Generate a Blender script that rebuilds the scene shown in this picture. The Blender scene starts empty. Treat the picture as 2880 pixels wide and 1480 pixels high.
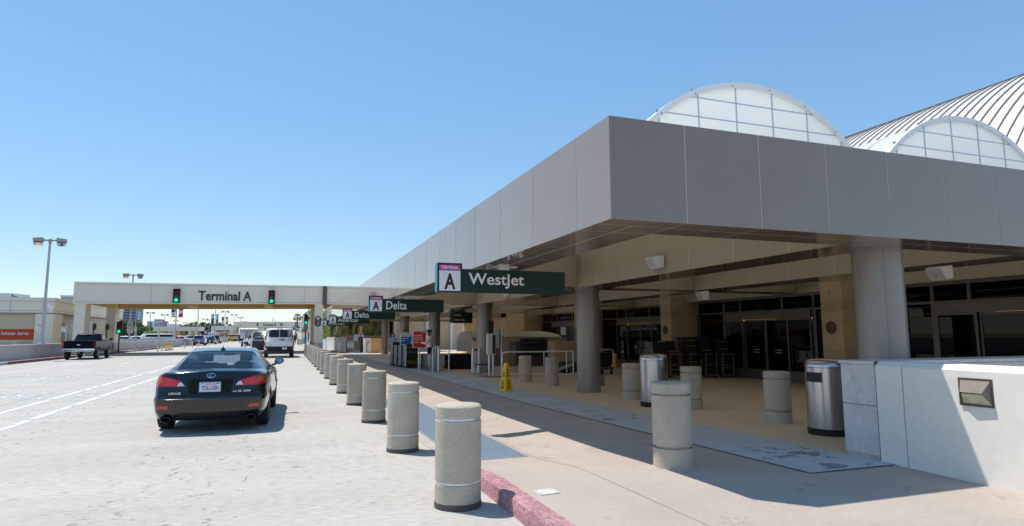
import bpy, bmesh, math, random
from mathutils import Vector, Matrix
from mathutils.bvhtree import BVHTree
rad = math.radians
PI = math.pi
S = bpy.context.scene
COL = S.collection
random.seed(7)

# ---------------------------------------------------------------- camera
FPX, TH, YAW, ROL, CAMH = 1740.0, rad(6.62), rad(19.92), rad(0.19), 1.55
fwd = Vector((math.sin(YAW) * math.cos(TH), math.cos(YAW) * math.cos(TH), math.sin(TH)))
rgt = Vector((math.cos(YAW), -math.sin(YAW), 0))
upv = rgt.cross(fwd)
rgt, upv = rgt * math.cos(ROL) - upv * math.sin(ROL), upv * math.cos(ROL) + rgt * math.sin(ROL)
cd = bpy.data.cameras.new('camera')
cam = bpy.data.objects.new('camera', cd)
COL.objects.link(cam)
cd.sensor_width = 36
cd.sensor_fit = 'HORIZONTAL'
cd.lens = 36 * FPX / 2880
cd.clip_end = 6000
cd.clip_start = 0.05
m = Matrix((rgt, upv, -fwd)).transposed().to_4x4()
m.translation = (0, 0, CAMH)
cam.matrix_world = m
S.camera = cam

# ---------------------------------------------------------------- sky, sun, exposure
SUN = Vector((-0.318, 0.352, 1.0)).normalized()
el = math.asin(SUN.z)
azs = math.atan2(SUN.x, SUN.y)
w = bpy.data.worlds.new('World')
S.world = w
w.use_nodes = True
nt = w.node_tree
bg = nt.nodes['Background']
sky = nt.nodes.new('ShaderNodeTexSky')
sky.sky_type = 'NISHITA'
sky.sun_disc = False
sky.sun_elevation = el
sky.sun_rotation = azs
sky.altitude = 20
sky.air_density = 1.0
sky.dust_density = 0.0
sky.ozone_density = 6.0
gam = nt.nodes.new('ShaderNodeGamma')
gam.inputs[1].default_value = 0.5
hsv = nt.nodes.new('ShaderNodeHueSaturation')
hsv.inputs['Saturation'].default_value = 1.5
hsv.inputs['Value'].default_value = 2.05
nt.links.new(sky.outputs[0], gam.inputs[0])
nt.links.new(gam.outputs[0], hsv.inputs['Color'])
nt.links.new(hsv.outputs[0], bg.inputs[0])
bg.inputs[1].default_value = 0.15
sl = bpy.data.lights.new('sun', 'SUN')
sl.energy = 3.9
sl.angle = rad(0.53)
sl.color = (1.0, 0.94, 0.86)
so = bpy.data.objects.new('sun', sl)
COL.objects.link(so)
so.rotation_euler = SUN.to_track_quat('Z', 'Y').to_euler()
so.location = (0, 0, 60)
vs = S.view_settings
vs.view_transform = 'Standard'
vs.look = 'None'
vs.exposure = 0.3
vs.gamma = 1.0
S.cycles.max_bounces = 10
S.cycles.diffuse_bounces = 7
S.cycles.glossy_bounces = 3
S.cycles.transparent_max_bounces = 12
S.cycles.transmission_bounces = 4
S.cycles.caustics_reflective = False
S.cycles.caustics_refractive = False
S.cycles.use_denoising = True
S.cycles.sample_clamp_indirect = 6

# ---------------------------------------------------------------- measuring helpers
def ray(px, py):
    return fwd + rgt * ((px - 1440) / FPX) + upv * ((740 - py) / FPX)
def G(px, py, z=0.0):
    r = ray(px, py)
    return Vector((0, 0, CAMH)) + r * ((z - CAMH) / r.z)
def AT(px, py, X=None, Y=None):
    r = ray(px, py)
    return Vector((0, 0, CAMH)) + r * (X / r.x if X is not None else Y / r.y)
def sstep(a, b, x):
    t = max(0.0, min(1.0, (x - a) / (b - a)))
    return t * t * (3 - 2 * t)
def hgt(y, x=9.0):
    """pavement height: a dropped kerb by the road that rises quickly to a full kerb towards the camera, a gentle even slope farther in"""
    quick = 0.13 * (1 - sstep(5.9, 7.7, y))
    even = 0.115 * max(0.0, min(1.0, (14.0 - y) / 9.0))
    t = sstep(3.0, 4.3, x)
    return quick * (1 - t) + even * t + 0.006

# ---------------------------------------------------------------- materials
def lin(c):
    o = []
    for v in c:
        v = v / 255.0
        o.append(v / 12.92 if v <= 0.04045 else ((v + 0.055) / 1.055) ** 2.4)
    return (o[0], o[1], o[2], 1)
MATS = {}
def mat(name, col, rough=0.6, metal=0.0, var=0.0, vs_=3.0, bump=0.0, bs=60.0, coat=0.0, spec=0.5, emit=0.0, pits=0.0, ps=60.0, stretch=None, fine=0.0, world=False, coatr=0.05, coati=1.5, rnd=0.0, isl=0.0):
    if name in MATS:
        return MATS[name]
    m = bpy.data.materials.new(name)
    m.use_nodes = True
    t = m.node_tree
    b = t.nodes['Principled BSDF']
    c = lin(col)
    b.inputs['Base Color'].default_value = c
    b.inputs['Roughness'].default_value = rough
    b.inputs['Metallic'].default_value = metal
    b.inputs['Specular IOR Level'].default_value = spec
    b.inputs['Coat Weight'].default_value = coat
    b.inputs['Coat Roughness'].default_value = coatr
    b.inputs['Coat IOR'].default_value = coati
    if emit:
        b.inputs['Emission Color'].default_value = c
        b.inputs['Emission Strength'].default_value = emit
    m.diffuse_color = c
    N = t.nodes.new
    L = t.links.new
    if var or bump or pits or fine:
        if world:
            g = N('ShaderNodeNewGeometry')
            vec = g.outputs['Position']
        else:
            g = N('ShaderNodeTexCoord')
            vec = g.outputs['Object']
        if stretch:
            mp = N('ShaderNodeMapping')
            mp.inputs['Scale'].default_value = stretch
            L(vec, mp.inputs['Vector'])
            vec = mp.outputs[0]
        if rnd:
            oi0 = N('ShaderNodeObjectInfo')
            sc0 = N('ShaderNodeVectorMath')
            sc0.operation = 'SCALE'
            sc0.inputs[0].default_value = (17.0, 29.0, 41.0)
            L(oi0.outputs['Random'], sc0.inputs['Scale'])
            ad0 = N('ShaderNodeVectorMath')
            L(vec, ad0.inputs[0])
            L(sc0.outputs[0], ad0.inputs[1])
            vec = ad0.outputs[0]
        src = None
        if var:
            n = N('ShaderNodeTexNoise')
            n.inputs['Scale'].default_value = vs_
            n.inputs['Detail'].default_value = 7
            n.inputs['Roughness'].default_value = 0.62
            L(vec, n.inputs['Vector'])
            r = N('ShaderNodeValToRGB')
            r.color_ramp.elements[0].position = 0.28
            r.color_ramp.elements[1].position = 0.72
            r.color_ramp.elements[0].color = tuple(max(0, v * (1 - var)) for v in c[:3]) + (1,)
            r.color_ramp.elements[1].color = tuple(min(1, v * (1 + var)) for v in c[:3]) + (1,)
            L(n.outputs['Fac'], r.inputs[0])
            src = r.outputs[0]
        if fine:
            n = N('ShaderNodeTexNoise')
            n.inputs['Scale'].default_value = ps * 2
            n.inputs['Detail'].default_value = 3
            L(vec, n.inputs['Vector'])
            mr = N('ShaderNodeMapRange')
            mr.inputs[1].default_value = 0.3
            mr.inputs[2].default_value = 0.7
            mr.inputs[3].default_value = 1 - fine
            mr.inputs[4].default_value = 1 + fine
            L(n.outputs['Fac'], mr.inputs[0])
            mx = N('ShaderNodeMix')
            mx.data_type = 'RGBA'
            mx.blend_type = 'MULTIPLY'
            mx.inputs[0].default_value = 1
            mx.inputs[6].default_value = c
            if src:
                L(src, mx.inputs[6])
            L(mr.outputs[0], mx.inputs[7])
            src = mx.outputs[2]
        if pits:
            v = N('ShaderNodeTexVoronoi')
            v.inputs['Scale'].default_value = ps
            v.inputs['Randomness'].default_value = 1
            L(vec, v.inputs['Vector'])
            mr = N('ShaderNodeMapRange')
            mr.inputs[1].default_value = 0.10
            mr.inputs[2].default_value = 0.2
            mr.inputs[3].default_value = 1 - pits
            mr.inputs[4].default_value = 1
            L(v.outputs['Distance'], mr.inputs[0])
            n = N('ShaderNodeTexNoise')
            n.inputs['Scale'].default_value = ps * 0.35
            L(vec, n.inputs['Vector'])
            m2 = N('ShaderNodeMapRange')
            m2.inputs[1].default_value = 0.48
            m2.inputs[2].default_value = 0.56
            m2.inputs[3].default_value = 0
            m2.inputs[4].default_value = 1
            L(n.outputs['Fac'], m2.inputs[0])
            mm = N('ShaderNodeMath')
            mm.operation = 'MAXIMUM'
            L(mr.outputs[0], mm.inputs[0])
            L(m2.outputs[0], mm.inputs[1])
            mx = N('ShaderNodeMix')
            mx.data_type = 'RGBA'
            mx.blend_type = 'MULTIPLY'
            mx.inputs[0].default_value = 1
            mx.inputs[6].default_value = c
            if src:
                L(src, mx.inputs[6])
            L(mm.outputs[0], mx.inputs[7])
            src = mx.outputs[2]
        for amt, nd, oname in ((rnd, 'ShaderNodeObjectInfo', 'Random'), (isl, 'ShaderNodeNewGeometry', 'Random Per Island')):
            if not amt:
                continue
            oi = N(nd)
            mr = N('ShaderNodeMapRange')
            mr.inputs[3].default_value = 1 - amt
            mr.inputs[4].default_value = 1 + amt * .6
            L(oi.outputs[oname], mr.inputs[0])
            mx = N('ShaderNodeMix')
            mx.data_type = 'RGBA'
            mx.blend_type = 'MULTIPLY'
            mx.inputs[0].default_value = 1
            mx.inputs[6].default_value = c
            if src:
                L(src, mx.inputs[6])
            L(mr.outputs[0], mx.inputs[7])
            src = mx.outputs[2]
        if src:
            L(src, b.inputs['Base Color'])
        if bump:
            n = N('ShaderNodeTexNoise')
            n.inputs['Scale'].default_value = bs
            n.inputs['Detail'].default_value = 4
            L(vec, n.inputs['Vector'])
            bp = N('ShaderNodeBump')
            bp.inputs['Strength'].default_value = bump
            bp.inputs['Distance'].default_value = 0.01
            L(n.outputs['Fac'], bp.inputs['Height'])
            L(bp.outputs[0], b.inputs['Normal'])
    MATS[name] = m
    return m
def glassmat(name, tint, trans=0.5, rough=0.02, refl=1.0, ior=1.4):
    """tinted pane: see-through tint with fresnel reflections"""
    if name in MATS:
        return MATS[name]
    m = bpy.data.materials.new(name)
    m.use_nodes = True
    t = m.node_tree
    t.nodes.remove(t.nodes['Principled BSDF'])
    out = t.nodes['Material Output']
    tr = t.nodes.new('ShaderNodeBsdfTransparent')
    c = lin(tint)
    tr.inputs[0].default_value = tuple(v * trans for v in c[:3]) + (1,)
    gl = t.nodes.new('ShaderNodeBsdfGlossy')
    gl.inputs['Roughness'].default_value = rough
    gl.inputs[0].default_value = (refl, refl, refl, 1)
    lw = t.nodes.new('ShaderNodeLayerWeight')
    lw.inputs[0].default_value = 0.5
    pw_ = t.nodes.new('ShaderNodeMath')
    pw_.operation = 'POWER'
    pw_.inputs[1].default_value = 5
    t.links.new(lw.outputs['Facing'], pw_.inputs[0])
    fr = t.nodes.new('ShaderNodeMapRange')
    f0 = ((ior - 1) / (ior + 1)) ** 2
    fr.inputs[3].default_value = f0
    fr.inputs[4].default_value = 1.0
    t.links.new(pw_.outputs[0], fr.inputs[0])
    mx = t.nodes.new('ShaderNodeMixShader')
    t.links.new(fr.outputs[0], mx.inputs[0])
    t.links.new(tr.outputs[0], mx.inputs[1])
    t.links.new(gl.outputs[0], mx.inputs[2])
    t.links.new(mx.outputs[0], out.inputs[0])
    MATS[name] = m
    return m

def translucent(name, col, tr, rough=0.5):
    """thin opal sheet: part of the light passes through diffusely"""
    m = mat(name, col, rough)
    t = m.node_tree
    b = t.nodes['Principled BSDF']
    tl = t.nodes.new('ShaderNodeBsdfTranslucent')
    tl.inputs[0].default_value = lin(col)
    mx = t.nodes.new('ShaderNodeMixShader')
    mx.inputs[0].default_value = tr
    t.links.new(b.outputs[0], mx.inputs[1])
    t.links.new(tl.outputs[0], mx.inputs[2])
    t.links.new(mx.outputs[0], t.nodes['Material Output'].inputs[0])
    return m

# ---------------------------------------------------------------- mesh helpers
class MB:
    def __init__(self):
        self.v, self.f, self.mi = [], [], []
        self.cur = 0
    def mat(self, i):
        self.cur = i
        return self
    def add(self, vs, fs):
        o = len(self.v)
        self.v += [tuple(p) for p in vs]
        for f in fs:
            self.f.append([i + o for i in f])
            self.mi.append(self.cur)
        return self
    def box(self, x0, y0, z0, x1, y1, z1):
        x0, x1 = min(x0, x1), max(x0, x1)
        y0, y1 = min(y0, y1), max(y0, y1)
        z0, z1 = min(z0, z1), max(z0, z1)
        return self.add([(x0, y0, z0), (x1, y0, z0), (x1, y1, z0), (x0, y1, z0), (x0, y0, z1), (x1, y0, z1), (x1, y1, z1), (x0, y1, z1)],
                        [(0, 3, 2, 1), (4, 5, 6, 7), (0, 1, 5, 4), (1, 2, 6, 5), (2, 3, 7, 6), (3, 0, 4, 7)])
    def cbox(self, c, s, rz=0, rx=0):
        M = Matrix.Translation(c) @ Matrix.Rotation(rz, 4, 'Z') @ Matrix.Rotation(rx, 4, 'X')
        x, y, z = s[0] / 2, s[1] / 2, s[2] / 2
        vs = [M @ Vector(p) for p in [(-x, -y, -z), (x, -y, -z), (x, y, -z), (-x, y, -z), (-x, -y, z), (x, -y, z), (x, y, z), (-x, y, z)]]
        return self.add(vs, [(0, 3, 2, 1), (4, 5, 6, 7), (0, 1, 5, 4), (1, 2, 6, 5), (2, 3, 7, 6), (3, 0, 4, 7)])
    def hexa(self, b, t):
        """four bottom points (ccw from above) and four top points"""
        return self.add(list(b) + list(t), [(0, 3, 2, 1), (4, 5, 6, 7), (0, 1, 5, 4), (1, 2, 6, 5), (2, 3, 7, 6), (3, 0, 4, 7)])
    def cyl(self, p0, p1, r0, r1=None, n=16, cap=True):
        r1 = r0 if r1 is None else r1
        p0, p1 = Vector(p0), Vector(p1)
        d = (p1 - p0).normalized()
        a = d.orthogonal().normalized()
        b = d.cross(a)
        vs = []
        for p, r in ((p0, r0), (p1, r1)):
            for i in range(n):
                t = 2 * PI * i / n
                vs.append(p + (a * math.cos(t) + b * math.sin(t)) * r)
        fs = [(i, (i + 1) % n, n + (i + 1) % n, n + i) for i in range(n)]
        if cap:
            fs += [tuple(range(n - 1, -1, -1)), tuple(range(n, 2 * n))]
        return self.add(vs, fs)
    def tube(self, pts, r, n=8):
        for a, b in zip(pts[:-1], pts[1:]):
            self.cyl(a, b, r, r, n)
        return self
    def lathe(self, prof, n=32, c=(0, 0, 0), axis='Z'):
        """profile of (radius, height), closed with caps where the radius is not zero"""
        vs, fs = [], []
        for (r, z) in prof:
            for i in range(n):
                t = 2 * PI * i / n
                p = (r * math.cos(t), r * math.sin(t), z)
                if axis == 'X':
                    p = (z, p[0], p[1])
                if axis == 'Y':
                    p = (p[0], z, p[1])
                vs.append((p[0] + c[0], p[1] + c[1], p[2] + c[2]))
        k = len(prof)
        for j in range(k - 1):
            for i in range(n):
                fs.append((j * n + i, j * n + (i + 1) % n, (j + 1) * n + (i + 1) % n, (j + 1) * n + i))
        fs.append(tuple(range(n - 1, -1, -1)))
        fs.append(tuple((k - 1) * n + i for i in range(n)))
        return self.add(vs, fs)
    def prism(self, poly, d0, d1, axis='Z'):
        """polygon extruded between d0 and d1; axis Y takes (x,z) points, axis X takes (y,z) points"""
        n = len(poly)
        def P(p, d):
            return (p[0], p[1], d) if axis == 'Z' else ((p[0], d, p[1]) if axis == 'Y' else (d, p[0], p[1]))
        vs = [P(p, d0) for p in poly] + [P(p, d1) for p in poly]
        fs = [tuple(range(n - 1, -1, -1)), tuple(range(n, 2 * n))] + [(i, (i + 1) % n, n + (i + 1) % n, n + i) for i in range(n)]
        return self.add(vs, fs)
    def grid(self, P, close=False):
        """rows of points joined into quads"""
        r, c = len(P), len(P[0])
        vs = [p for row in P for p in row]
        fs = []
        for i in range(r - 1):
            for j in range(c - 1):
                fs.append((i * c + j, i * c + j + 1, (i + 1) * c + j + 1, (i + 1) * c + j))
        return self.add(vs, fs)
    def build(self, name, mats, parent=None, w=False, smooth=40, bevel=0, seg=2, fix=True):
        me = bpy.data.meshes.new(name)
        vs = self.v
        if w and parent is not None:
            l = parent.location
            if parent.parent is not None:
                l = l + parent.parent.location
            vs = [(p[0] - l[0], p[1] - l[1], p[2] - l[2]) for p in vs]
        me.from_pydata(vs, [], self.f)
        if not isinstance(mats, (list, tuple)):
            mats = [mats]
        for m_ in mats:
            me.materials.append(m_)
        me.polygons.foreach_set('material_index', self.mi)
        if fix or bevel:
            bm = bmesh.new()
            bm.from_mesh(me)
            if bevel:
                es = [e for e in bm.edges if len(e.link_faces) == 2 and e.calc_face_angle(0) > 0.5]
                bmesh.ops.bevel(bm, geom=es, offset=bevel, segments=seg, profile=0.5, affect='EDGES', clamp_overlap=True)
            if fix:
                bmesh.ops.recalc_face_normals(bm, faces=bm.faces)
            bm.to_mesh(me)
            bm.free()
        return link(name, me, parent, smooth)
def link(name, me, parent=None, smooth=40):
    if smooth:
        me.polygons.foreach_set('use_smooth', [True] * len(me.polygons))
        me.set_sharp_from_angle(angle=rad(smooth))
    me.update()
    o = bpy.data.objects.new(name, me)
    COL.objects.link(o)
    if parent is not None:
        o.parent = parent
    return o
def tag(o, label, cat, group=None):
    o['label'] = label
    o['category'] = cat
    if group:
        o['group'] = group
    return o
def thing(name, label, cat, loc=(0, 0, 0), rz=0, group=None):
    o = bpy.data.objects.new(name, None)
    o.empty_display_size = 0.1
    COL.objects.link(o)
    o.location = loc
    o.rotation_euler = (0, 0, rz)
    return tag(o, label, cat, group)
def struct(o, kind='structure'):
    o['kind'] = kind
    return o
def dup(root, loc, rz=None, label=None, group=None):
    """a copy of a thing, its parts and their sub-parts"""
    r = root.copy()
    COL.objects.link(r)
    r.location = loc
    if rz is not None:
        r.rotation_euler = (0, 0, rz)
    if label:
        r['label'] = label
    if group:
        r['group'] = group
    for ch in list(root.children):
        c = ch.copy()
        COL.objects.link(c)
        c.parent = r
        for g in list(ch.children):
            d = g.copy()
            COL.objects.link(d)
            d.parent = c
    return r
_txt = {}
def text_geo(s, bold=0.0, shear=0.0, ext=0.004):
    k = (s, bold, shear)
    if k not in _txt:
        cu = bpy.data.curves.new('t', 'FONT')
        cu.body = s
        cu.size = 1
        cu.offset = bold
        cu.shear = shear
        cu.extrude = 0.5
        cu.resolution_u = 4
        ob = bpy.data.objects.new('t', cu)
        COL.objects.link(ob)
        dg = bpy.context.evaluated_depsgraph_get()
        me = bpy.data.meshes.new_from_object(ob.evaluated_get(dg))
        vs = [v.co.copy() for v in me.vertices]
        fs = [tuple(p.vertices) for p in me.polygons]
        bpy.data.objects.remove(ob)
        bpy.data.curves.remove(cu)
        bpy.data.meshes.remove(me)
        x0, x1 = min(v.x for v in vs), max(v.x for v in vs)
        y0, y1 = min(v.y for v in vs), max(v.y for v in vs)
        _txt[k] = ([Vector(((v.x - x0) / (x1 - x0), (v.y - y0) / (y1 - y0), v.z)) for v in vs], fs)
    return _txt[k]
def text(mb, s, org, u, v, w_, h_, ext=0.004, bold=0.02, shear=0.0):
    """lettering fitted to a w x h box at org, running along u, standing along v"""
    vs, fs = text_geo(s, bold, shear)
    u, v, org = Vector(u), Vector(v), Vector(org)
    n = u.cross(v).normalized()
    mb.add([org + u * (p.x * w_) + v * (p.y * h_) + n * ((p.z + 0.5) * ext) for p in vs], fs)
    return mb
UX, UZ = (1, 0, 0), (0, 0, 1)
def cat_rom(a, b, c, d, t):
    return [0.5 * (2 * q + (r - p) * t + (2 * p - 5 * q + 4 * r - s) * t * t + (3 * q - p - 3 * r + s) * t ** 3) for p, q, r, s in zip(a, b, c, d)]
def refine(rows, k):
    """smooth interpolation between rows of points"""
    out = []
    n = len(rows)
    for i in range(n - 1):
        a, b, c, d = rows[max(i - 1, 0)], rows[i], rows[i + 1], rows[min(i + 2, n - 1)]
        for s in range(k):
            t = s / k
            out.append([cat_rom(pa, pb, pc, pd, t) for pa, pb, pc, pd in zip(a, b, c, d)])
    out.append([list(p) for p in rows[-1]])
    return out
ORD = ['first', 'second', 'third', 'fourth', 'fifth', 'sixth', 'seventh', 'eighth', 'ninth', 'tenth', 'eleventh', 'twelfth', 'thirteenth', 'fourteenth', 'fifteenth', 'sixteenth', 'seventeenth', 'eighteenth']
# ---------------------------------------------------------------- palette
def worn(name, col, cover, scale, stretch=(1, 1, 1), rough=0.8):
    """paint worn through in patches: noise decides where paint is left"""
    m = mat(name, col, rough)
    t = m.node_tree
    b = t.nodes['Principled BSDF']
    out = t.nodes['Material Output']
    g = t.nodes.new('ShaderNodeNewGeometry')
    mp = t.nodes.new('ShaderNodeMapping')
    mp.inputs['Scale'].default_value = stretch
    t.links.new(g.outputs['Position'], mp.inputs[0])
    n = t.nodes.new('ShaderNodeTexNoise')
    n.inputs['Scale'].default_value = scale
    n.inputs['Detail'].default_value = 8
    n.inputs['Roughness'].default_value = 0.7
    t.links.new(mp.outputs[0], n.inputs['Vector'])
    r = t.nodes.new('ShaderNodeMapRange')
    r.inputs[1].default_value = 0.5 - (cover - 0.5) - 0.04
    r.inputs[2].default_value = 0.5 - (cover - 0.5) + 0.04
    t.links.new(n.outputs['Fac'], r.inputs[0])
    tr = t.nodes.new('ShaderNodeBsdfTransparent')
    mx = t.nodes.new('ShaderNodeMixShader')
    t.links.new(r.outputs[0], mx.inputs[0])
    t.links.new(tr.outputs[0], mx.inputs[1])
    t.links.new(b.outputs[0], mx.inputs[2])
    t.links.new(mx.outputs[0], out.inputs[0])
    return m
M_ROAD = mat('road_concrete', (182, 177, 168), 0.9, var=0.10, vs_=0.55, fine=0.14, ps=9, pits=0.4, bump=0.18, bs=30, stretch=(0.45, 1.6, 1), world=True, spec=0.2)
M_GRD = mat('far_ground', (150, 148, 142), 0.95, var=0.12, vs_=0.05, world=True)
M_PAVE = mat('tan_pavement', (177, 165, 153), 0.85, var=0.10, vs_=0.8, fine=0.06, ps=14, bump=0.15, bs=50, world=True, spec=0.25)
M_FLOOR = mat('tan_floor', (214, 196, 168), 0.7, var=0.07, vs_=0.7, fine=0.05, ps=14, bump=0.08, bs=50, world=True, spec=0.3)
M_STRIP = mat('grey_strip', (184, 192, 198), 0.55, var=0.14, vs_=0.9, fine=0.05, ps=10, world=True, spec=0.4)
M_STAIN = worn('damp_stain', (134, 142, 146), 0.41, 2.6, rough=0.6)
M_TACT = mat('tactile_blue_grey', (122, 138, 150), 0.75, var=0.1, vs_=2, world=True)
M_TACTD = mat('tactile_dome', (92, 108, 122), 0.7)
M_KERB = mat('red_kerb_paint', (170, 126, 130), 0.75, var=0.34, vs_=4, fine=0.3, pits=0.5, ps=16, bump=0.25, bs=30, world=True, stretch=(1, 0.6, 1.4))
M_KERB2 = mat('dark_red_kerb_paint', (122, 62, 62), 0.8, var=0.3, vs_=2, world=True)
M_KERBG = mat('kerb_concrete', (178, 170, 160), 0.85, var=0.15, vs_=2, world=True)
M_WPAINT = worn('white_road_paint', (222, 224, 222), 0.56, 6, (1, 0.5, 1))
M_WPAINT2 = worn('worn_road_letter_paint', (214, 217, 216), 0.47, 6, (1, 0.6, 1))
M_BPAINT = worn('faded_blue_paint', (136, 148, 170), 0.37, 5, (0.5, 3.5, 1))
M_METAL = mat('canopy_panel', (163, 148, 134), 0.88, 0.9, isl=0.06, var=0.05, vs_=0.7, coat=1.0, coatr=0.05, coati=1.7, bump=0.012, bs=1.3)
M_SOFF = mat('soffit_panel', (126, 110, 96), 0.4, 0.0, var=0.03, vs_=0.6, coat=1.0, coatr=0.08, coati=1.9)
M_JOINT = mat('joint_strip', (176, 172, 168), 0.5)
M_BEAM = mat('beam_panel', (168, 160, 138), 0.5, 0.2, var=0.04, vs_=0.5)
M_BJOINT = mat('beam_joint', (196, 190, 168), 0.5)
M_COLM = mat('column_paint', (142, 136, 131), 0.34, 0.35, var=0.03, vs_=0.8)
M_CONC = mat('bollard_concrete', (185, 174, 157), 0.9, rnd=0.16, var=0.16, vs_=3, fine=0.1, ps=34, pits=0.5, bump=0.3, bs=120)
M_CONCD = mat('bollard_base_band', (84, 80, 76), 0.8, var=0.2, vs_=9)
M_GAL = mat('galvanised_band', (206, 212, 222), 0.35, 0.6)
M_STEEL = mat('brushed_steel', (186, 186, 188), 0.24, 0.95, var=0.08, vs_=2.2, stretch=(9, 9, 0.3))
M_STEELD = mat('steel_dark', (120, 118, 116), 0.35, 0.9)
M_BLACK = mat('black_plastic', (24, 24, 26), 0.5)
M_RUB = mat('black_rubber', (30, 30, 31), 0.8)
M_WHITE = mat('white_paint', (222, 222, 220), 0.55, var=0.03, vs_=2)
M_WALLW = mat('white_wall_paint', (232, 227, 217), 0.6, var=0.04, vs_=1.1, fine=0.03, ps=6, bump=0.1, bs=25)
M_MARB = mat('marble_cladding', (206, 200, 198), 0.35, isl=.08, var=0.14, vs_=4, fine=0.08, ps=9)
M_STONE = mat('tan_stone', (190, 166, 132), 0.65, isl=.1, var=0.14, vs_=1.6, fine=0.06, ps=8)
M_STONE2 = mat('pale_stone', (212, 184, 158), 0.65, isl=.06, var=0.10, vs_=1.2, fine=0.06, ps=6)
M_SLINE = mat('stone_joint', (120, 100, 78), 0.8)
M_BRONZE = mat('bronze_trim', (96, 82, 74), 0.5, 0.4, var=0.15, vs_=6)
M_FRAME = mat('bronze_window_frame', (104, 98, 92), 0.4, 0.5)
M_GLASS = glassmat('door_glass', (120, 120, 120), 0.5, 0.01, 1.0, 1.28)
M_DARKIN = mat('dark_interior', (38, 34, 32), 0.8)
M_COVE = mat('warm_cove_lamp', (255, 190, 70), 0.5, emit=1.6)
M_OPAL = translucent('opal_panel', (244, 248, 247), 0.82, 0.4)
M_VEIL = translucent('added_opal_ceiling', (238, 226, 210), 0.16, 0.6)  # added ceiling sheet, lets daylight through to brighten the space below
M_MULL = mat('blue_grey_mullion', (176, 194, 210), 0.4, 0.2)
M_ARCHW = mat('white_arch_metal', (232, 234, 236), 0.4)
M_BARREL = translucent('white_barrel_fabric', (244, 245, 246), 0.5, 0.5)
M_ROOFW = mat('white_roof_metal', (225, 220, 214), 0.35, 0.1, var=0.02, vs_=0.3)
M_SEAM = mat('dark_roof_seam', (112, 106, 100), 0.5)
M_BRG = mat('bridge_stucco', (232, 222, 204), 0.85, var=0.04, vs_=0.4, world=True)
M_BRGT = mat('bridge_tan', (214, 186, 128), 0.85, var=0.05, vs_=0.5, world=True)
M_GROOVE = mat('stucco_groove', (150, 150, 150), 0.8)
M_GREEN = mat('sign_dark_green', (10, 50, 43), 0.45, spec=.35)
M_GREENL = mat('letter_green', (14, 60, 58), 0.5)
M_SWHITE = mat('sign_white', (236, 236, 238), 0.4)
M_PINK = mat('sign_magenta', (190, 40, 140), 0.4)
M_SBLACK = mat('sign_black', (34, 28, 30), 0.5)
M_RED = mat('sign_red', (206, 30, 26), 0.45)
M_BLUE = mat('sign_blue', (12, 96, 178), 0.45)
M_ORNG = mat('sign_orange', (196, 66, 26), 0.6)
M_YEL = mat('yellow_plastic', (250, 196, 14), 0.45)
M_YELD = mat('yellow_post', (206, 160, 50), 0.6)
M_IVORY = mat('ivory_post', (226, 206, 160), 0.6)
M_CONE = mat('cone_orange', (240, 78, 40), 0.6)
M_WALLC = mat('parapet_concrete', (182, 178, 174), 0.85, isl=.08, var=0.15, vs_=0.9, fine=0.08, ps=4, world=True, stretch=(1, 1, 0.25))
M_LAMPP = mat('lamp_post_paint', (176, 174, 186), 0.5)
M_LHEAD = mat('lamp_head_paint', (158, 152, 142), 0.5)
M_REFR = glassmat('lamp_refractor', (240, 240, 250), 0.75, 0.15)
M_GLOW = mat('lamp_glow', (255, 150, 70), 0.5, emit=1.3)
M_SIGNAL = mat('signal_housing', (26, 28, 26), 0.5)
M_LGREEN = mat('lit_green_lens', (0, 235, 165), 0.4, emit=1.0)
M_LRED = mat('unlit_red_lens', (120, 16, 14), 0.25)
M_LAMB = mat('unlit_amber_lens', (160, 70, 8), 0.25)
M_STUC = mat('tan_stucco', (206, 190, 164), 0.85, var=0.05, vs_=0.5, world=True)
M_WINDK = mat('dark_window', (24, 28, 34), 0.1, spec=0.3)
M_TEAL = mat('sign_edge_teal', (30, 130, 140), 0.4)

# ---------------------------------------------------------------- ground, road, pavement
mb = MB()
mb.add([(-3000, -300, -.05), (3000, -300, -.05), (3000, 5000, -.05), (-3000, 5000, -.05)], [(0, 1, 2, 3)])
struct(mb.build('ground', M_GRD, fix=False))
mb = MB()
mb.add([(-14.6, -30, 0), (60, -30, 0), (60, 900, 0), (-14.6, 900, 0)], [(0, 1, 2, 3)])
struct(mb.build('road', M_ROAD, fix=False))
KX = 1.89
def sheet(name, m, xs, ys, dz, z=None):
    P = [[(x, y, (hgt(y, x) if z is None else z) + dz) for x in xs] for y in ys]
    mb = MB()
    mb.grid(P)
    return struct(mb.build(name, m, smooth=0, fix=False))
YS = [-25, -8, -4, 0, 2, 4, 5, 5.5] + [5.7 + i * .15 for i in range(16)] + [8.2, 10, 12, 14, 20, 40, 56]
sheet('pavement', M_PAVE, [2.06, 3.0] + [3.0 + i * .13 for i in range(1, 11)] + [4.6, 6, 16], YS, 0)
sheet('canopy_floor', M_FLOOR, [6.37, 10, 15.4], [y for y in YS if y > 5.4] + [], .004)
# far pavement beyond the canopy
mb = MB()
mb.add([(1.9, 56, .006), (16, 56, .006), (16, 74, .006), (2.6, 74, .006), (1.9, 62, .006)], [(0, 1, 2, 3, 4)])
struct(mb.build('far_pavement', M_PAVE, smooth=0, fix=False))
mb = MB()
for (x0, x1) in ((3.2, 30),):
    mb.box(x0, 78, -.02, x1, 235, .13)
struct(mb.build('far_pavement', M_PAVE, smooth=0))
mb = MB()
for i in range(26):
    mb.mat(1 if i in (4, 9) else 0).box(3.0, 78 + i * 6, -.02, 3.2, 83.98 + i * 6, .135)
struct(mb.build('far_kerb', [M_KERBG, M_KERB2], smooth=0))
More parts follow.
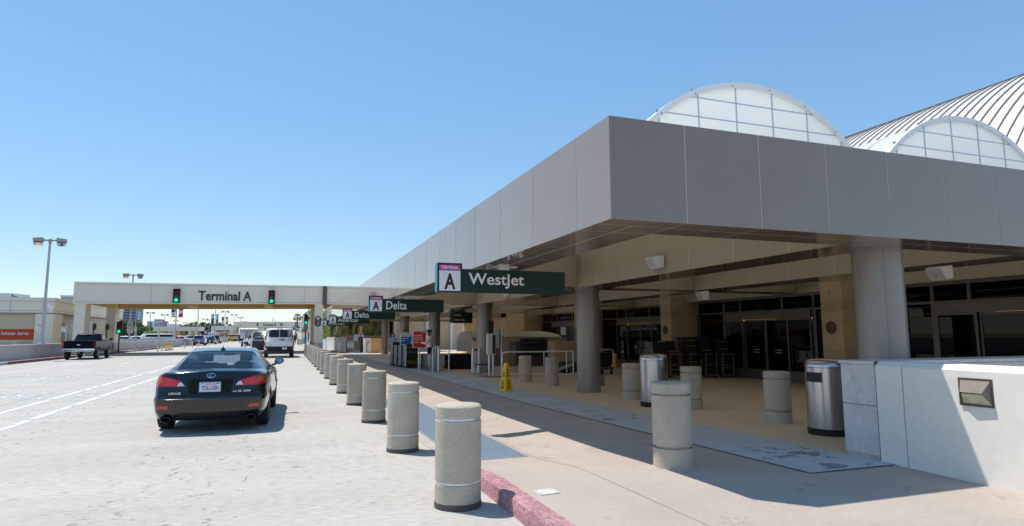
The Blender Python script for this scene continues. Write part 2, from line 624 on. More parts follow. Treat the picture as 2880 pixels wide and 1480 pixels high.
# kerb on the right, painted red, rising towards the camera
P = []
for y in [-25, -8, -4, -1, 1, 2.5, 4, 5, 5.5] + [5.7 + i * .15 for i in range(16)]:
    h = hgt(y, 2) + .004
    P.append([(KX - .004, y, -.01), (KX + .008, y, max(.003, h - .022)), (KX + .014, y, max(.004, h - .007)), (KX + .03, y, h), (2.07, y, h + .002)])
mb = MB()
mb.grid(P)
struct(mb.build('kerb', M_KERB, smooth=30))
mb = MB()
mb.box(KX, 7.96, -.01, 2.06, 56, .008)
struct(mb.build('kerb', M_KERBG, smooth=0))
# pale steel-grey strip along the shop front
P = []
ysb = [y for y in YS if y > 5.15]
sheet('grey_strip', M_STRIP, [5.12, 5.7, 6.36], [5.13] + ysb, .012)
mb = MB()
mb.add([(5.2, 5.2, hgt(5.2) + .0165), (6.2, 5.2, hgt(5.2) + .0165), (6.2, 6.6, hgt(6.6) + .0165), (5.2, 6.6, hgt(6.6) + .0165)], [(0, 1, 2, 3)])
mb.add([(5.2, 9.4, hgt(9.4) + .0165), (6.2, 9.4, hgt(9.4) + .0165), (6.2, 12, hgt(12) + .0165), (5.2, 12, hgt(12) + .0165)], [(0, 1, 2, 3)])
struct(mb.build('damp_stain', M_STAIN, fix=False, smooth=0), 'structure')
# tactile paving
mb = MB()
mb.box(2.06, 7.55, .0, 2.95, 15.4, .0135)
mb.mat(1)
nx, ny = 15, 130
for i in range(nx):
    for j in range(ny):
        x, y = 2.09 + (i + .5) * .83 / nx, 7.58 + (j + .5) * 7.8 / ny
        mb.add([(x - .018, y - .018, .0135), (x + .018, y - .018, .0135), (x + .018, y + .018, .0135), (x - .018, y + .018, .0135),
                (x - .009, y - .009, .019), (x + .009, y - .009, .019), (x + .009, y + .009, .019), (x - .009, y + .009, .019)],
               [(4, 5, 6, 7), (0, 1, 5, 4), (1, 2, 6, 5), (2, 3, 7, 6), (3, 0, 4, 7)])
struct(mb.build('tactile_paving', [M_TACT, M_TACTD], smooth=0))
# road paint
mb = MB()
def line(p, q, w_):
    p, q = Vector(p), Vector(q)
    d = (q - p).normalized()
    n = Vector((-d.y, d.x)) * w_ / 2
    mb.add([(a.x, a.y, .005) for a in (p - n, q - n, q + n, p + n)], [(0, 1, 2, 3)])
def g2(x, y):
    v = G(x, y)
    return (v.x, v.y)
a, b = g2(0, 1211.4), g2(459.5, 1058.2)
dx = (a[0] + b[0]) / 2
line((a[0], a[1] - 4), (b[0] - .2, b[1] + 40), .15)
a, b = g2(0, 1164.2), g2(491, 1026.8)
line((a[0], a[1] - 4), (b[0] - .1, b[1] + 55), .12)
a, b = g2(0, 1052.5), g2(300, 1010.5)
line(a, b, .12)
a, b = g2(0, 1038.5), g2(125, 1032.5)
line(a, b, .1)
for p, q in (((88, 1071), (150, 1060)), ((345, 1024), (368, 1020)), ((417, 1012), (432, 1009.5))):
    line(g2(*p), g2(*q), .12)
struct(mb.build('road_line', M_WPAINT, fix=False, smooth=0))
mb = MB()
a, b = g2(-60, 1112), g2(205, 1089)
text(mb, 'ONLY', (-7.9, 18.6, .005), (1, 0, 0), (0, 1, 0), 3.3, 2.6, .001, .03)
text(mb, 'MERGE AHEAD', (-11.9, 27.6, .005), (1, 0, 0), (0, 1, 0), 6.6, 2.7, .001, .03)
struct(mb.build('road_lettering', M_WPAINT2, smooth=0))
mb = MB()
for (x0, y0, x1, y1) in ((-.35, 7.6, 1.15, 9.6), (.25, 14.6, 1.35, 16.2), (.6, 23.6, 1.4, 25.6), (.4, 41, 1.5, 43)):
    mb.add([(x0, y0, .004), (x1, y0, .004), (x1, y1, .004), (x0, y1, .004)], [(0, 1, 2, 3)])
struct(mb.build('blue_road_mark', M_BPAINT, fix=False, smooth=0))

M_RJ = mat('road_joint', (162, 158, 150), .9, var=.2, vs_=3, world=True)
mb = MB()
for x in (-6.0, -9.7):
    mb.add([(x - .008, -20, .0025), (x + .008, -20, .0025), (x + .008, 120, .0025), (x - .008, 120, .0025)], [(0, 1, 2, 3)])
y = 21.5
while y < 60:
    mb.add([(-14, y, .0022), (1.88, y, .0022), (1.88, y + .014, .0022), (-14, y + .014, .0022)], [(0, 1, 2, 3)])
    y += 4.6
struct(mb.build('road_joint', M_RJ, fix=False, smooth=0))
mb = MB()
for (x0, x1, y0, y1) in ((-1.75, -.35, -6, 60), (-5.0, -3.4, -6, 80), (-8.6, -7.0, 0, 90)):
    mb.add([(x0, y0, .0015), (x1, y0, .0015), (x1, y1, .0015), (x0, y1, .0015)], [(0, 1, 2, 3)])
struct(mb.build('oil_drip_stain', worn('oil_drips', (158, 156, 150), 0.37, 6.5, (1, .5, 1)), fix=False, smooth=0))
M_PJ = mat('pavement_joint', (160, 147, 134), .9, var=.2, vs_=3, world=True)
mb = MB()
def pj(pts, w_, ax):
    P = [[(x - (w_ if ax else 0), y - (0 if ax else w_), hgt(y, x) + .0025), (x + (w_ if ax else 0), y + (0 if ax else w_), hgt(y, x) + .0025)] for x, y in pts]
    mb.grid(P)
yy = [-3 + .25 * i for i in range(70)]
pj([(3.0, y) for y in yy], .006, True)
for y in (9.2, 13.4, 17.6, 21.8):
    pj([(2.1 + .1 * i, y) for i in range(30)], .006, False)
struct(mb.build('pavement_joint', M_PJ, fix=False, smooth=0))
mb = MB()
for (x0, y0, x1, y1) in ((2.2, 2.6, 6.0, 5.0), (3.05, 6, 5.1, 13)):
    ys = [y0 + (y1 - y0) * i / 12 for i in range(13)]
    xs = [x0 + (x1 - x0) * i / 12 for i in range(13)]
    mb.grid([[(x, y, hgt(y, x) + .0018) for x in xs] for y in ys])
struct(mb.build('pavement_stain', worn('pale_pavement_stain', (190, 182, 172), 0.36, 1.7), fix=False, smooth=0))

# ---------------------------------------------------------------- canopy
CX, CY, CY1, ZB, ZT = 3.03, 5.43, 53.2, 2.71, 3.785
CXR = 22.0
COLS = [6.38, 15.34, 24.9, 34.2, 43.6, 52.6]
cano = thing('entrance_canopy', 'long grey metal panelled canopy over the terminal entrance with round columns', 'canopy', (CX, CY, 0))
yj = [CY] + [6.2 + 1.34 * i for i in range(36)]
yj = [y for y in yj if y < CY1 - .3] + [CY1]
xj = [CX] + [3.947 + .985 * i for i in range(19)]
mb = MB()
gp = .008
for a, b in zip(yj[:-1], yj[1:]):
    mb.box(CX, a + (gp if a > CY else 0), ZB, CX + .03, b - gp, ZT)
for a, b in zip(xj[:-1], xj[1:]):
    mb.box(a + (gp if a > CX else .0305), CY, ZB, b - gp, CY + .03, ZT)
mb.mat(1)
mb.box(CX + .003, CY + .04, ZB + .003, CX + .028, CY1 - .02, ZT - .003)
mb.box(CX + .04, CY + .003, ZB + .003, xj[-1], CY + .028, ZT - .003)
mb.build('fascia', [M_METAL, M_JOINT], cano, w=True, smooth=0)
mb = MB()
for a, b in zip(yj[:-1], yj[1:]):
    for x0, x1 in ((CX + .04, 3.467), (3.483, 3.95)):
        a_ = max(a + gp, 6.165) if x0 > 3.2 else max(a + gp, 5.775)
        if b - gp > a_ + .01:
            mb.box(x0, a_, ZB + .004, x1, b - gp, ZB + .05)
for a, b in zip(xj[:-1], xj[1:]):
    for y0, y1 in ((CY + .04, 5.759), (5.775, 6.15)):
        x_ = max(a + gp, CX + .05 if y0 < 5.6 else 3.483)
        if b - gp > x_ + .01:
            mb.box(x_, y0, ZB + .004, b - gp, y1, ZB + .05)
mb.mat(1)
mb.box(CX + .05, CY + .1, ZB + .006, 3.945, CY1 - .1, ZB + .04)
mb.box(CX + .06, CY + .06, ZB + .0063, xj[-1], 6.14, ZB + .041)
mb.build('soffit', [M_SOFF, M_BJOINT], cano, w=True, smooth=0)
mb = MB()
mb.box(CX + .035, CY + .035, 3.7, 3.99, CY1 - .03, 3.77).box(3.995, CY + .036, 3.701, CXR, 6.19, 3.771)
mb.box(15.7, 6.2, 3.702, CXR, CY1 - .03, 3.772)
mb.mat(1)
mb.box(3.95, 6.17, ZB + .055, 3.99, CY1 - .2, 3.73)
mb.box(3.995, 6.15, ZB + .056, xj[-1], 6.19, 3.729)
mb.box(CX + .03, CY1 - .03, ZB + .002, CXR, CY1, 3.78)
mb.mat(2).add([(3.99, 6.19, 3.745), (15.7, 6.19, 3.745), (15.7, CY1 - .03, 3.745), (3.99, CY1 - .03, 3.745)], [(0, 1, 2, 3)])
mb.build('ceiling', [M_BEAM, M_BEAM, M_VEIL], cano, w=True, smooth=0)
def beam_y(x0, x1, y0, y1):
    mb = MB()
    mb.box(x0, y0, 2.80, x1, y1, 3.2)
    mb.box(x0 + .03, y0 + .02, 3.2, x1 - .03, y1 - .02, 3.735)
    mb.mat(1)
    y = y0 + .012
    while y < y1:
        mb.box(x0 - .003, y, 2.803, x0 + .01, y + .014, 3.198)
        y += 1.28
    y = y0 + .8
    while y < y1:
        mb.box(x0 + .027, y, 3.203, x0 + .04, y + .014, 3.73)
        y += 1.28
    mb.mat(2)
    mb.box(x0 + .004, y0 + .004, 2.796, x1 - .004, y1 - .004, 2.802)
    mb.build('beam', [M_BEAM, M_BJOINT, M_SOFF], cano, w=True, smooth=0)
def beam_x(x0, x1, yc):
    mb = MB()
    mb.box(x0, yc - .35, 2.815, x1, yc + .35, 3.734)
    mb.mat(1)
    x = x0 + 1.0
    while x < x1:
        mb.box(x, yc - .353, 2.818, x + .014, yc - .34, 3.73)
        x += 1.28
    mb.mat(2)
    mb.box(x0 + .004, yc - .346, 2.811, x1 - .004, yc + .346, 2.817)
    mb.build('beam', [M_BEAM, M_BJOINT, M_SOFF], cano, w=True, smooth=0)
for i in range(5):
    y0, y1 = (6.2 if i == 0 else COLS[i] + .36), COLS[i + 1] - .36
    for x0, x1 in ((7.3, 8.2), (11.0, 11.9), (14.8, 15.25)):
        beam_y(x0, x1, y0, y1)
for i in range(1, 6):
    beam_x(4.0, 15.6, COLS[i])
for i, y in enumerate(COLS):
    mb = MB()
    z0 = hgt(y) - .01
    mb.lathe([(.34, z0), (.34, z0 + .03), (.318, z0 + .035), (.318, 2.72), (.335, 2.73), (.335, 2.815)], 48, (7.77, y, 0))
    for t in (-.62, 2.2):
        a = -PI / 2 + t
        mb.cbox((7.77 + .318 * math.cos(a), y + .318 * math.sin(a), 1.4), (.012, .012, 2.6), a)
    mb.build('column', M_COLM, cano, w=True)

# ---------------------------------------------------------------- terminal front
WX = 15.3
term = thing('terminal_building', 'terminal front of dark glass doors between tan stone pillars under the canopy', 'building', (WX, CY, 0))
BAY0, BAYL = 5.43, 7.96
def door_bay(b0, lean=True):
    o = b0 - 13.39
    V = lambda y: y + o
    mb = MB()
    fr = .05
    def post(y, z0, z1, w_=.1, d=.12):
        mb.box(WX - d / 2, y - w_ / 2, z0, WX + d / 2, y + w_ / 2, z1)
    mb.box(WX - .055, V(13.39), 2.29, WX + .055, V(20.58), 2.35)
    mb.box(WX - .057, V(13.39), 2.74, WX + .057, V(20.58), 3.0)
    for y in (13.42, 14.8, 18.98, 20.55):
        post(V(y), 0, 2.29, .14)
    for y in (14.8, 16.1, 18.1, 19.0):
        post(V(y), 2.35, 2.74, .08)
    mb.box(WX - .14, V(14.87), 2.05, WX + .05, V(18.91), 2.288)
    mb.build('door_frame', M_FRAME, term, w=True, smooth=0)
    for (y0, y1) in ((14.88, 15.86), (15.88, 16.87), (16.89, 17.9), (17.92, 18.9)):
        mb = MB()
        x = WX - .04 if y0 in (15.88, 16.89) else WX - .1
        s = .05
        mb.box(x - .025, V(y0), .02, x + .025, V(y0) + s, 2.045)
        mb.box(x - .025, V(y1) - s, .02, x + .025, V(y1), 2.045)
        mb.box(x - .0245, V(y0) + s, .02, x + .0245, V(y1) - s, .36)
        mb.box(x - .0245, V(y0) + s, 1.99, x + .0245, V(y1) - s, 2.045)
        d = mb.build('door', M_FRAME, term, w=True, smooth=0)
        mb = MB()
        mb.box(x - .006, V(y0) + s, .36, x + .006, V(y1) - s, 1.99)
        g = mb.build('pane', M_GLASS, d, smooth=0)
        g.location = (-WX, -CY, 0)
        if y0 in (15.88, 16.89):
            mb = MB()
            for k, (dz, mi) in enumerate(((1.02, 0), (.93, 1))):
                mb.mat(mi if y0 > 16 else 1).lathe([(.032, x - .0075), (.032, x - .0065)], 14, (0, V((y0 + y1) / 2) + .1, dz), axis='X')
                mb.mat(2)
                for q in range(2):
                    mb.box(x - .0075, V((y0 + y1) / 2) - .16, dz + .003 - q * .016, x - .0065, V((y0 + y1) / 2) + .04, dz + .011 - q * .016)
            s_ = mb.build('door_sticker', [M_BLUE, M_RED, M_SWHITE], d, smooth=0)
            s_.location = (-WX, -CY, 0)
    for (y0, y1) in ((13.49, 14.73), (19.05, 20.48)):
        mb = MB()
        mb.box(WX - .006, V(y0), .02, WX + .006, V(y1), 2.29)
        mb.build('window', M_GLASS, term, w=True, smooth=0)
    for (y0, y1) in ((13.42, 14.76), (14.84, 16.06), (16.14, 18.06), (18.14, 18.96), (19.04, 20.55)):
        mb = MB()
        mb.box(WX - .005, V(y0), 2.35, WX + .005, V(y1), 2.74)
        mb.build('transom_window', M_GLASS, term, w=True, smooth=0)
for k in range(-1, 3):
    door_bay(13.39 + k * BAYL)
for k in range(-1, 4):
    y0 = 12.68 + k * BAYL
    mb = MB()
    z = [0, .55, 1.1, 1.66, 2.2, 2.42, 2.98]
    for a, b in zip(z[:-1], z[1:]):
        mb.box(14.05, y0, a + .002, 15.62, y0 + .7, b - .004)
    mb.mat(1)
    mb.box(14.056, y0 + .006, 0, 15.6, y0 + .694, 2.975)
    p = mb.build('pillar', [M_STONE, M_SLINE], term, w=True, smooth=0)
    mb = MB()
    mb.lathe([(.16, 14.02), (.175, 14.03), (.175, 14.049)], 28, (0, y0 + .38, 1.72), axis='X')
    o = mb.build('plaque', M_BRONZE, p)
    o.location = (-WX, -CY, 0)
    mb = MB()
    mb.box(14.03, y0 + .33, 2.6, 14.049, y0 + .43, 2.72)
    o = mb.build('junction_box', M_LHEAD, p, smooth=0)
    o.location = (-WX, -CY, 0)
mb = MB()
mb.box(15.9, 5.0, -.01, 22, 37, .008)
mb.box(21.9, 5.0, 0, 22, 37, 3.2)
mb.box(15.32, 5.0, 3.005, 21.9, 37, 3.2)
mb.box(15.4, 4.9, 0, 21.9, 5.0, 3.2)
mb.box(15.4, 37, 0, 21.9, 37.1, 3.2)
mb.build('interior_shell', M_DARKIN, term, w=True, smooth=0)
for k in range(-1, 3):
    o = 13.39 + k * BAYL
    mb = MB()
    mb.box(19.9, o + .1, 2.17, 20.0, o + 7.1, 2.2)
    mb.build('cove_lamp', M_COVE, term, w=True, smooth=0)
    mb = MB()
    mb.box(20.02, o - .3, 0, 20.4, o + 7.6, 2.5)
    mb.mat(1)
    for q in range(5):
        mb.box(19.97, o + .3 + q * 1.4, 1.45, 20.018, o + 1.1 + q * 1.4, 1.95)
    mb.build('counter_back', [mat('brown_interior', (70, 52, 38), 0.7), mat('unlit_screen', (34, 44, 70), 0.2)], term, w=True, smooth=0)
# stone front continuing to the far end
mb = MB()
for (y0, y1, x0, mi) in ((37.3, 41.5, 14.6, 0), (41.5, 45.0, 14.8, 1), (45.0, 50.2, 14.5, 1), (50.2, 53.5, 14.7, 0)):
    mb.mat(mi).box(x0, y0, 0, 16.5, y1 - .01, 3.3)
mb.build('stone_wall', [M_STONE, M_STONE2], term, w=True, smooth=0)

# vaulted skylights above the canopy
YE = 16.0
def vault(name, label, pl, pt, pr, back, grp):
    A, T, B = AT(*pl, Y=YE), AT(*pt, Y=YE), AT(*pr, Y=YE)
    (x1, y1), (x2, y2), (x3, y3) = (A.x, A.z), (T.x, T.z), (B.x, B.z)
    d = 2 * (x1 * (y2 - y3) + x2 * (y3 - y1) + x3 * (y1 - y2))
    cx = ((x1 ** 2 + y1 ** 2) * (y2 - y3) + (x2 ** 2 + y2 ** 2) * (y3 - y1) + (x3 ** 2 + y3 ** 2) * (y1 - y2)) / d
    cz = ((x1 ** 2 + y1 ** 2) * (x3 - x2) + (x2 ** 2 + y2 ** 2) * (x1 - x3) + (x3 ** 2 + y3 ** 2) * (x2 - x1)) / d
    R = math.hypot(x1 - cx, y1 - cz)
    print('VAULT', name, cx, cz, R)
    zb = 3.76
    h = max(-.999, min(.999, (zb - cz) / R))
    a0, a1 = math.asin(h), PI - math.asin(h)
    n = 60
    th = [a0 + (a1 - a0) * i / n for i in range(n + 1)]
    t = thing(name, label, 'skylight', (cx, YE, zb), 0, grp)
    fw = .17
    def arc(r):
        return [(cx + r * math.cos(q), cz + r * math.sin(q)) for q in th]
    mb = MB()
    o_, i_ = arc(R), arc(R - fw)
    i_ = [(x, max(z, zb)) for x, z in i_]
    for k in range(n):
        mb.hexa([(o_[k][0], YE, o_[k][1]), (o_[k + 1][0], YE, o_[k + 1][1]), (i_[k + 1][0], YE, i_[k + 1][1]), (i_[k][0], YE, i_[k][1])],
                [(o_[k][0], YE + .22, o_[k][1]), (o_[k + 1][0], YE + .22, o_[k + 1][1]), (i_[k + 1][0], YE + .22, i_[k + 1][1]), (i_[k][0], YE + .22, i_[k][1])])
    mb.mat(1)
    for k in range(3, n, 5):
        q = th[k]
        mb.cyl((cx + (R - .12) * math.cos(q), YE - .012, cz + (R - .12) * math.sin(q)), (cx + (R - .12) * math.cos(q), YE + .01, cz + (R - .12) * math.sin(q)), .03, n=8)
        mb.cbox((cx + (R + .03) * math.cos(q), YE + .12, cz + (R + .03) * math.sin(q)), (.07, .07, .07))
    mb.build('arch_frame', [M_ARCHW, M_LHEAD], t, w=True, smooth=30)
    mb = MB()
    e = arc(R - fw * .5)
    mb.add([(x, YE + .10, max(z, zb)) for x, z in e], [tuple(range(n + 1))])
    mb.build('end_panel', M_OPAL, t, w=True, smooth=0)
    mb = MB()
    st = 1.505
    ri = R - fw * .6
    k = 0
    for s in range(-6, 7):
        x = cx + (s + .5) * st
        if abs(x - cx) < ri - .1:
            z = cz + math.sqrt(ri ** 2 - (x - cx) ** 2)
            if z > zb:
                mb.box(x - .016, YE + .06, zb, x + .016, YE + .095, z)
    z = 8.52 - .64 * 7
    while z < cz + ri - .15:
        if z < zb + .1:
            z += .64
            continue
        xx = math.sqrt(ri ** 2 - (z - cz) ** 2)
        mb.box(cx - xx, YE + .065, z - .016, cx + xx, YE + .098, z + .016)
        z += .64
    mb.build('mullion', M_MULL, t, w=True, smooth=0)
    mb = MB()
    r2 = R - .1
    ys = [YE + .221 + back * i / 10 for i in range(11)]
    P = [[(cx + r2 * math.cos(q), y, cz + r2 * math.sin(q)) for q in th] for y in ys]
    mb.grid(P)
    mb.mat(1)
    for y in ys[1:]:
        P = [[(cx + (r2 + .03) * math.cos(q), yy, cz + (r2 + .03) * math.sin(q)) for q in th] for yy in (y - .03, y + .03)]
        mb.grid(P)
    mb.build('barrel_cover', [M_BARREL, M_LHEAD], t, w=True, smooth=30)
    return t, cx, cz, R
Z3 = lambda x, y: (1600 + x / 2.0125, 180 + y / 2.0125)
vault('vaulted_skylight', 'larger-looking white arched skylight with opal panels above the canopy corner', Z3(455, 315), Z3(930, 104), Z3(1595, 460), 14, 'arched skylights')
vault('vaulted_skylight', 'white arched skylight at the right edge in front of the ribbed roof', Z3(1830, 480), Z3(2210, 297), Z3(2560, 480), 14, 'arched skylights')
# the great ribbed barrel roof behind
rx, rR = 52.0, 20.0
rz_ = 1.55 + .376 * rx - rR * math.sqrt(1 + .376 ** 2)
ro = thing('ribbed_barrel_roof', 'huge white barrel roof with dark standing seams rising behind the skylights', 'roof', (rx, 16, 0))
n = 72
th = [PI * i / n for i in range(n + 1)]
mb = MB()
mb.grid([[(rx + rR * math.cos(q), y, rz_ + rR * math.sin(q)) for q in th] for y in (17, 40, 90)])
mb.add([(rx + rR * math.cos(q), 17, rz_ + rR * math.sin(q)) for q in th], [tuple(range(n + 1))])
mb.add([(rx + rR * math.cos(q), 90, rz_ + rR * math.sin(q)) for q in th], [tuple(range(n + 1))])
mb.build('vault_shell', M_ROOFW, ro, w=True, smooth=30)
mb = MB()
y = 17.0
while y < 90:
    for k in range(n // 4, n):
        a, b = th[k], th[k + 1]
        r2 = rR + .07
        q = [(rx + r * math.cos(t), yy, rz_ + r * math.sin(t)) for t in (a, b) for r in (rR - .01, r2) for yy in (y - .035, y + .035)]
        mb.add(q, [(0, 1, 5, 4), (2, 6, 7, 3), (0, 4, 6, 2), (1, 3, 7, 5)])
    y += .74
mb.build('standing_seam', M_SEAM, ro, w=True, smooth=0, fix=False)

# ---------------------------------------------------------------- loudspeakers on the beams
def speaker(px, py, X, size, label):
    p = AT(px, py, X=X)
    t = thing('loudspeaker', label, 'loudspeaker', (X, p.y, p.z), 0, 'white loudspeakers on the canopy beams')
    w_, h_, d = .42 * size, .27 * size, .28 * size
    mb = MB()
    # wedge body: slanting baffle facing down and to the road side and camera
    b = [(-.02, -w_ / 2, h_ / 2), (-.02, w_ / 2, h_ / 2), (-.02, w_ / 2, -h_ * .42), (-.02, -w_ / 2, -h_ * .42)]
    f = [(-d, -w_ * .36, h_ * .36), (-d, w_ * .36, h_ * .36), (-d * .5, w_ * .4, -h_ / 2), (-d * .5, -w_ * .4, -h_ / 2)]
    mb.hexa(b, f)
    o = mb.build('cabinet', M_WHITE, t, bevel=.02)
    mb = MB()
    F = [Vector(p) for p in f]
    c = sum(F, Vector()) / 4
    nrm = (F[1] - F[0]).cross(F[2] - F[0]).normalized()
    if nrm.x > 0:
        nrm = -nrm
    G_ = [c + (p - c) * .84 + nrm * .004 for p in F]
    H_ = [p - nrm * .012 for p in G_]
    mb.hexa(H_, G_)
    mb.mat(1)
    q = [c + (p - c) * .07 + (F[3] - F[0]) * .12 + nrm * .008 for p in F]
    mb.hexa([p - nrm * .006 for p in q], q)
    mb.build('grille', [mat('speaker_grille', (196, 196, 194), 0.7), M_SBLACK], t, smooth=0)
    mb = MB()
    mb.box(-.03, -.05, -.06, .0, .05, .06)
    mb.build('bracket', M_LHEAD, t, smooth=0)
speaker(1856, 739, 7.3, 1.0, 'white loudspeaker nearest the camera on the first beam')
speaker(1984, 832, 11.0, .95, 'white loudspeaker on the second beam above the door bay')
speaker(2653, 769, 11.0, .95, 'white loudspeaker on the beam right of the near column')
speaker(1429, 826, 7.3, .95, 'white loudspeaker just below the nearest hanging airline sign')
speaker(1179, 872, 7.3, .95, 'small white loudspeaker below the second hanging airline sign')

# ---------------------------------------------------------------- hanging signs
def hang_sign(y, s, tx0, tx1, label):
    t = thing('hanging_sign', label, 'sign', (2.31, y, 2.26), 0, 'hanging green airline signs along the canopy')
    mb = MB()
    mb.box(.42, 0, 0, 2.32, .15, .395)
    b = mb.build('sign_box', M_GREEN, t, smooth=0, bevel=.006, seg=1)
    mb = MB()
    text(mb, s, (tx0, 0.0, .075), UX, UZ, tx1 - tx0, .255 if s != 'American' else .25, .004, .013)
    mb.build('lettering', M_SWHITE, b, smooth=0)
    mb = MB()
    mb.box(0, -.012, -.004, .42, .162, .485)
    mb.mat(1).box(-.004, -.008, 0, .0, .158, .482)
    p = mb.build('terminal_panel', [M_GREEN, M_TEAL], t, smooth=0)
    mb = MB()
    mb.box(.03, -.0145, .02, .39, -.0125, .355)
    mb.mat(1).box(.03, -.0145, .357, .39, -.0125, .455)
    mb.mat(2)
    text(mb, 'A', (.115, -.0145, .045), UX, UZ, .19, .265, .003, .035)
    mb.mat(0)
    text(mb, 'TERMINAL', (.05, -.0145, .38), UX, UZ, .32, .055, .003, .02)
    mb.build('lettering', [M_SWHITE, M_PINK, M_SBLACK], p, smooth=0)
    mb = MB()
    mb.box(1.1, .05, .395, 1.28, .11, .45)
    mb.box(1.0, .02, .44, 1.42, .13, .453)
    mb.build('hanger', M_GAL, t, smooth=0)
hang_sign(10.0, 'WestJet', .535, 1.535, 'nearest hanging green airline sign with a magenta and white terminal panel')
hang_sign(19.1, 'Delta', .52, 1.15, 'second hanging green airline sign from the camera, right above the tray stacks')
hang_sign(28.47, 'Delta', .52, 1.15, 'third hanging green airline sign from the camera, overlapping one behind it')
hang_sign(37.88, 'American', .5, 1.67, 'fourth hanging green airline sign from the camera, partly covered by the third')
hang_sign(47.3, 'American', .5, 1.67, 'farthest hanging green airline sign next to the bridge column')
# dark green sign box under the canopy, seen at an angle
p = AT(1298, 893, X=9.2)
t = thing('entrance_sign', 'dark green overhead sign box with small white lines turned across the walkway', 'sign', (p.x, p.y, p.z), rad(38))
mb = MB()
mb.box(-.9, -.12, -.32, .9, .12, .32)
b = mb.build('sign_box', M_GREEN, t, smooth=0, bevel=.008, seg=1)
mb = MB()
text(mb, 'Domestic', (-.82, -.12, .06), UX, UZ, .6, .12, .004, .01)
text(mb, 'Arrivals   Exits', (-.82, -.12, -.2), UX, UZ, .95, .12, .004, .01)
mb.build('lettering', M_SWHITE, b, smooth=0)
mb = MB()
mb.box(-.35, -.05, .32, .35, .05, .5)
mb.build('hanger', M_BLACK, t, smooth=0)

# ---------------------------------------------------------------- bollards
def make_bollard(label, group, band=True):
    t = thing('bollard', label, 'bollard', (0, 0, 0), 0, group)
    mb = MB()
    r = .212
    mb.lathe([(r, 0), (r, .21), (r - .006, .216), (r - .03, .217), (r - .03, .237), (r - .006, .238), (r, .244), (r, .77), (r - .006, .776), (r - .03, .777), (r - .03, .797), (r - .006, .798),
              (r, .804), (r, .895), (r - .012, .907), (r - .02, .912), (0.001, .914)], 48)
    mb.build('body', M_CONC, t)
    if band:
        for z in (.2175, .7775):
            mb = MB()
            mb.lathe([(r - .008, z), (r - .008, z + .019)], 48)
            mb.build('metal_band', M_GAL, t)
        mb = MB()
        mb.lathe([(r + .004, 0), (r + .004, .05), (r + .0005, .054)], 48)
        mb.build('base_band', M_CONCD, t)
    else:
        mb = MB()
        mb.lathe([(r + .012, 0), (r + .008, .012), (r + .0005, .014)], 48)
        mb.build('base_seal', M_KERBG, t)
    return t
GB = 'concrete bollards in a row along the kerb'
b0 = make_bollard('first concrete bollard of the kerb row, nearest the camera by the red kerb', GB)
BY = [5.70, 8.58, 11.57, 14.55, 17.55, 20.58, 23.56, 26.6, 29.6, 32.6, 35.6, 38.6, 41.6, 44.6, 47.6, 50.6]
for i, y in enumerate(BY):
    lab = b0['label'] if i == 0 else ('%s concrete bollard from the camera in the row along the kerb' % ORD[i] if i < 15 else 'last and farthest concrete bollard of the row along the kerb')
    o = b0 if i == 0 else dup(b0, (0, 0, 0), label=lab)
    o.location = (1.53, y, 0)
    o.rotation_euler.z = i * 1.37
GI = 'concrete bollards under the canopy'
b1 = make_bollard('concrete bollard half in sunlight on the pavement in front of the steel bin', GI, False)
b1.location = (4.02, 5.95, hgt(5.93, 4))
for (x, y, lab) in ((7.76, 8.4, 'shaded concrete bollard standing left of the slotted steel bin'), (7.75, 10.75, 'shaded concrete bollard partly hidden by the sunlit pavement bollard'),
                    (7.73, 13.05, 'shaded concrete bollard just left of the far steel bin'), (7.69, 17.65, 'shaded concrete bollard left of the second round column, in front of the tube barrier'),
                    (7.52, 19.5, 'shaded concrete bollard right of the yellow wet floor cone'), (4.4, 56.4, 'lone concrete bollard in the sun beyond the end of the canopy')):
    o = dup(b1, (x, y, hgt(y)), rz=x * y, label=lab)
    if x > 5:
        o.scale = (1, 1, .93)

# ---------------------------------------------------------------- steel litter bins
def make_bin(label, slot):
    t = thing('litter_bin', label, 'litter bin', (0, 0, 0), 0, 'round steel litter bins')
    mb = MB()
    mb.lathe([(.3, .1), (.3, .965), (.297, .968)], 56)
    b = mb.build('drum', M_STEEL, t)
    mb = MB()
    mb.lathe([(.302, .972), (.302, 1.0), (.292, 1.04), (.262, 1.07), (.2, 1.088), (.1, 1.095), (.001, 1.097)], 56)
    mb.build('lid', M_STEEL, t, smooth=60)
    mb = MB()
    mb.lathe([(.288, 0), (.306, .004), (.306, .098), (.29, .1)], 56)
    mb.build('base_ring', M_RUB, t)
    if slot:
        mb = MB()
        P = [[(.3025 * math.cos(a), .3025 * math.sin(a), z) for a in [rad(slot - 26 + 52 * i / 12) for i in range(13)]] for z in (.76, .9)]
        mb.grid(P)
        mb.build('slot', M_BLACK, t, smooth=60, fix=False)
    return t
cb = make_bin('brushed steel litter bin with a dark slot beside the marble wall end', 184)
cb.location = (7.52, 7.12, hgt(7.1))
cb = make_bin('brushed steel litter bin without visible slot between two shaded bollards', None)
cb.location = (7.4, 11.55, hgt(11))

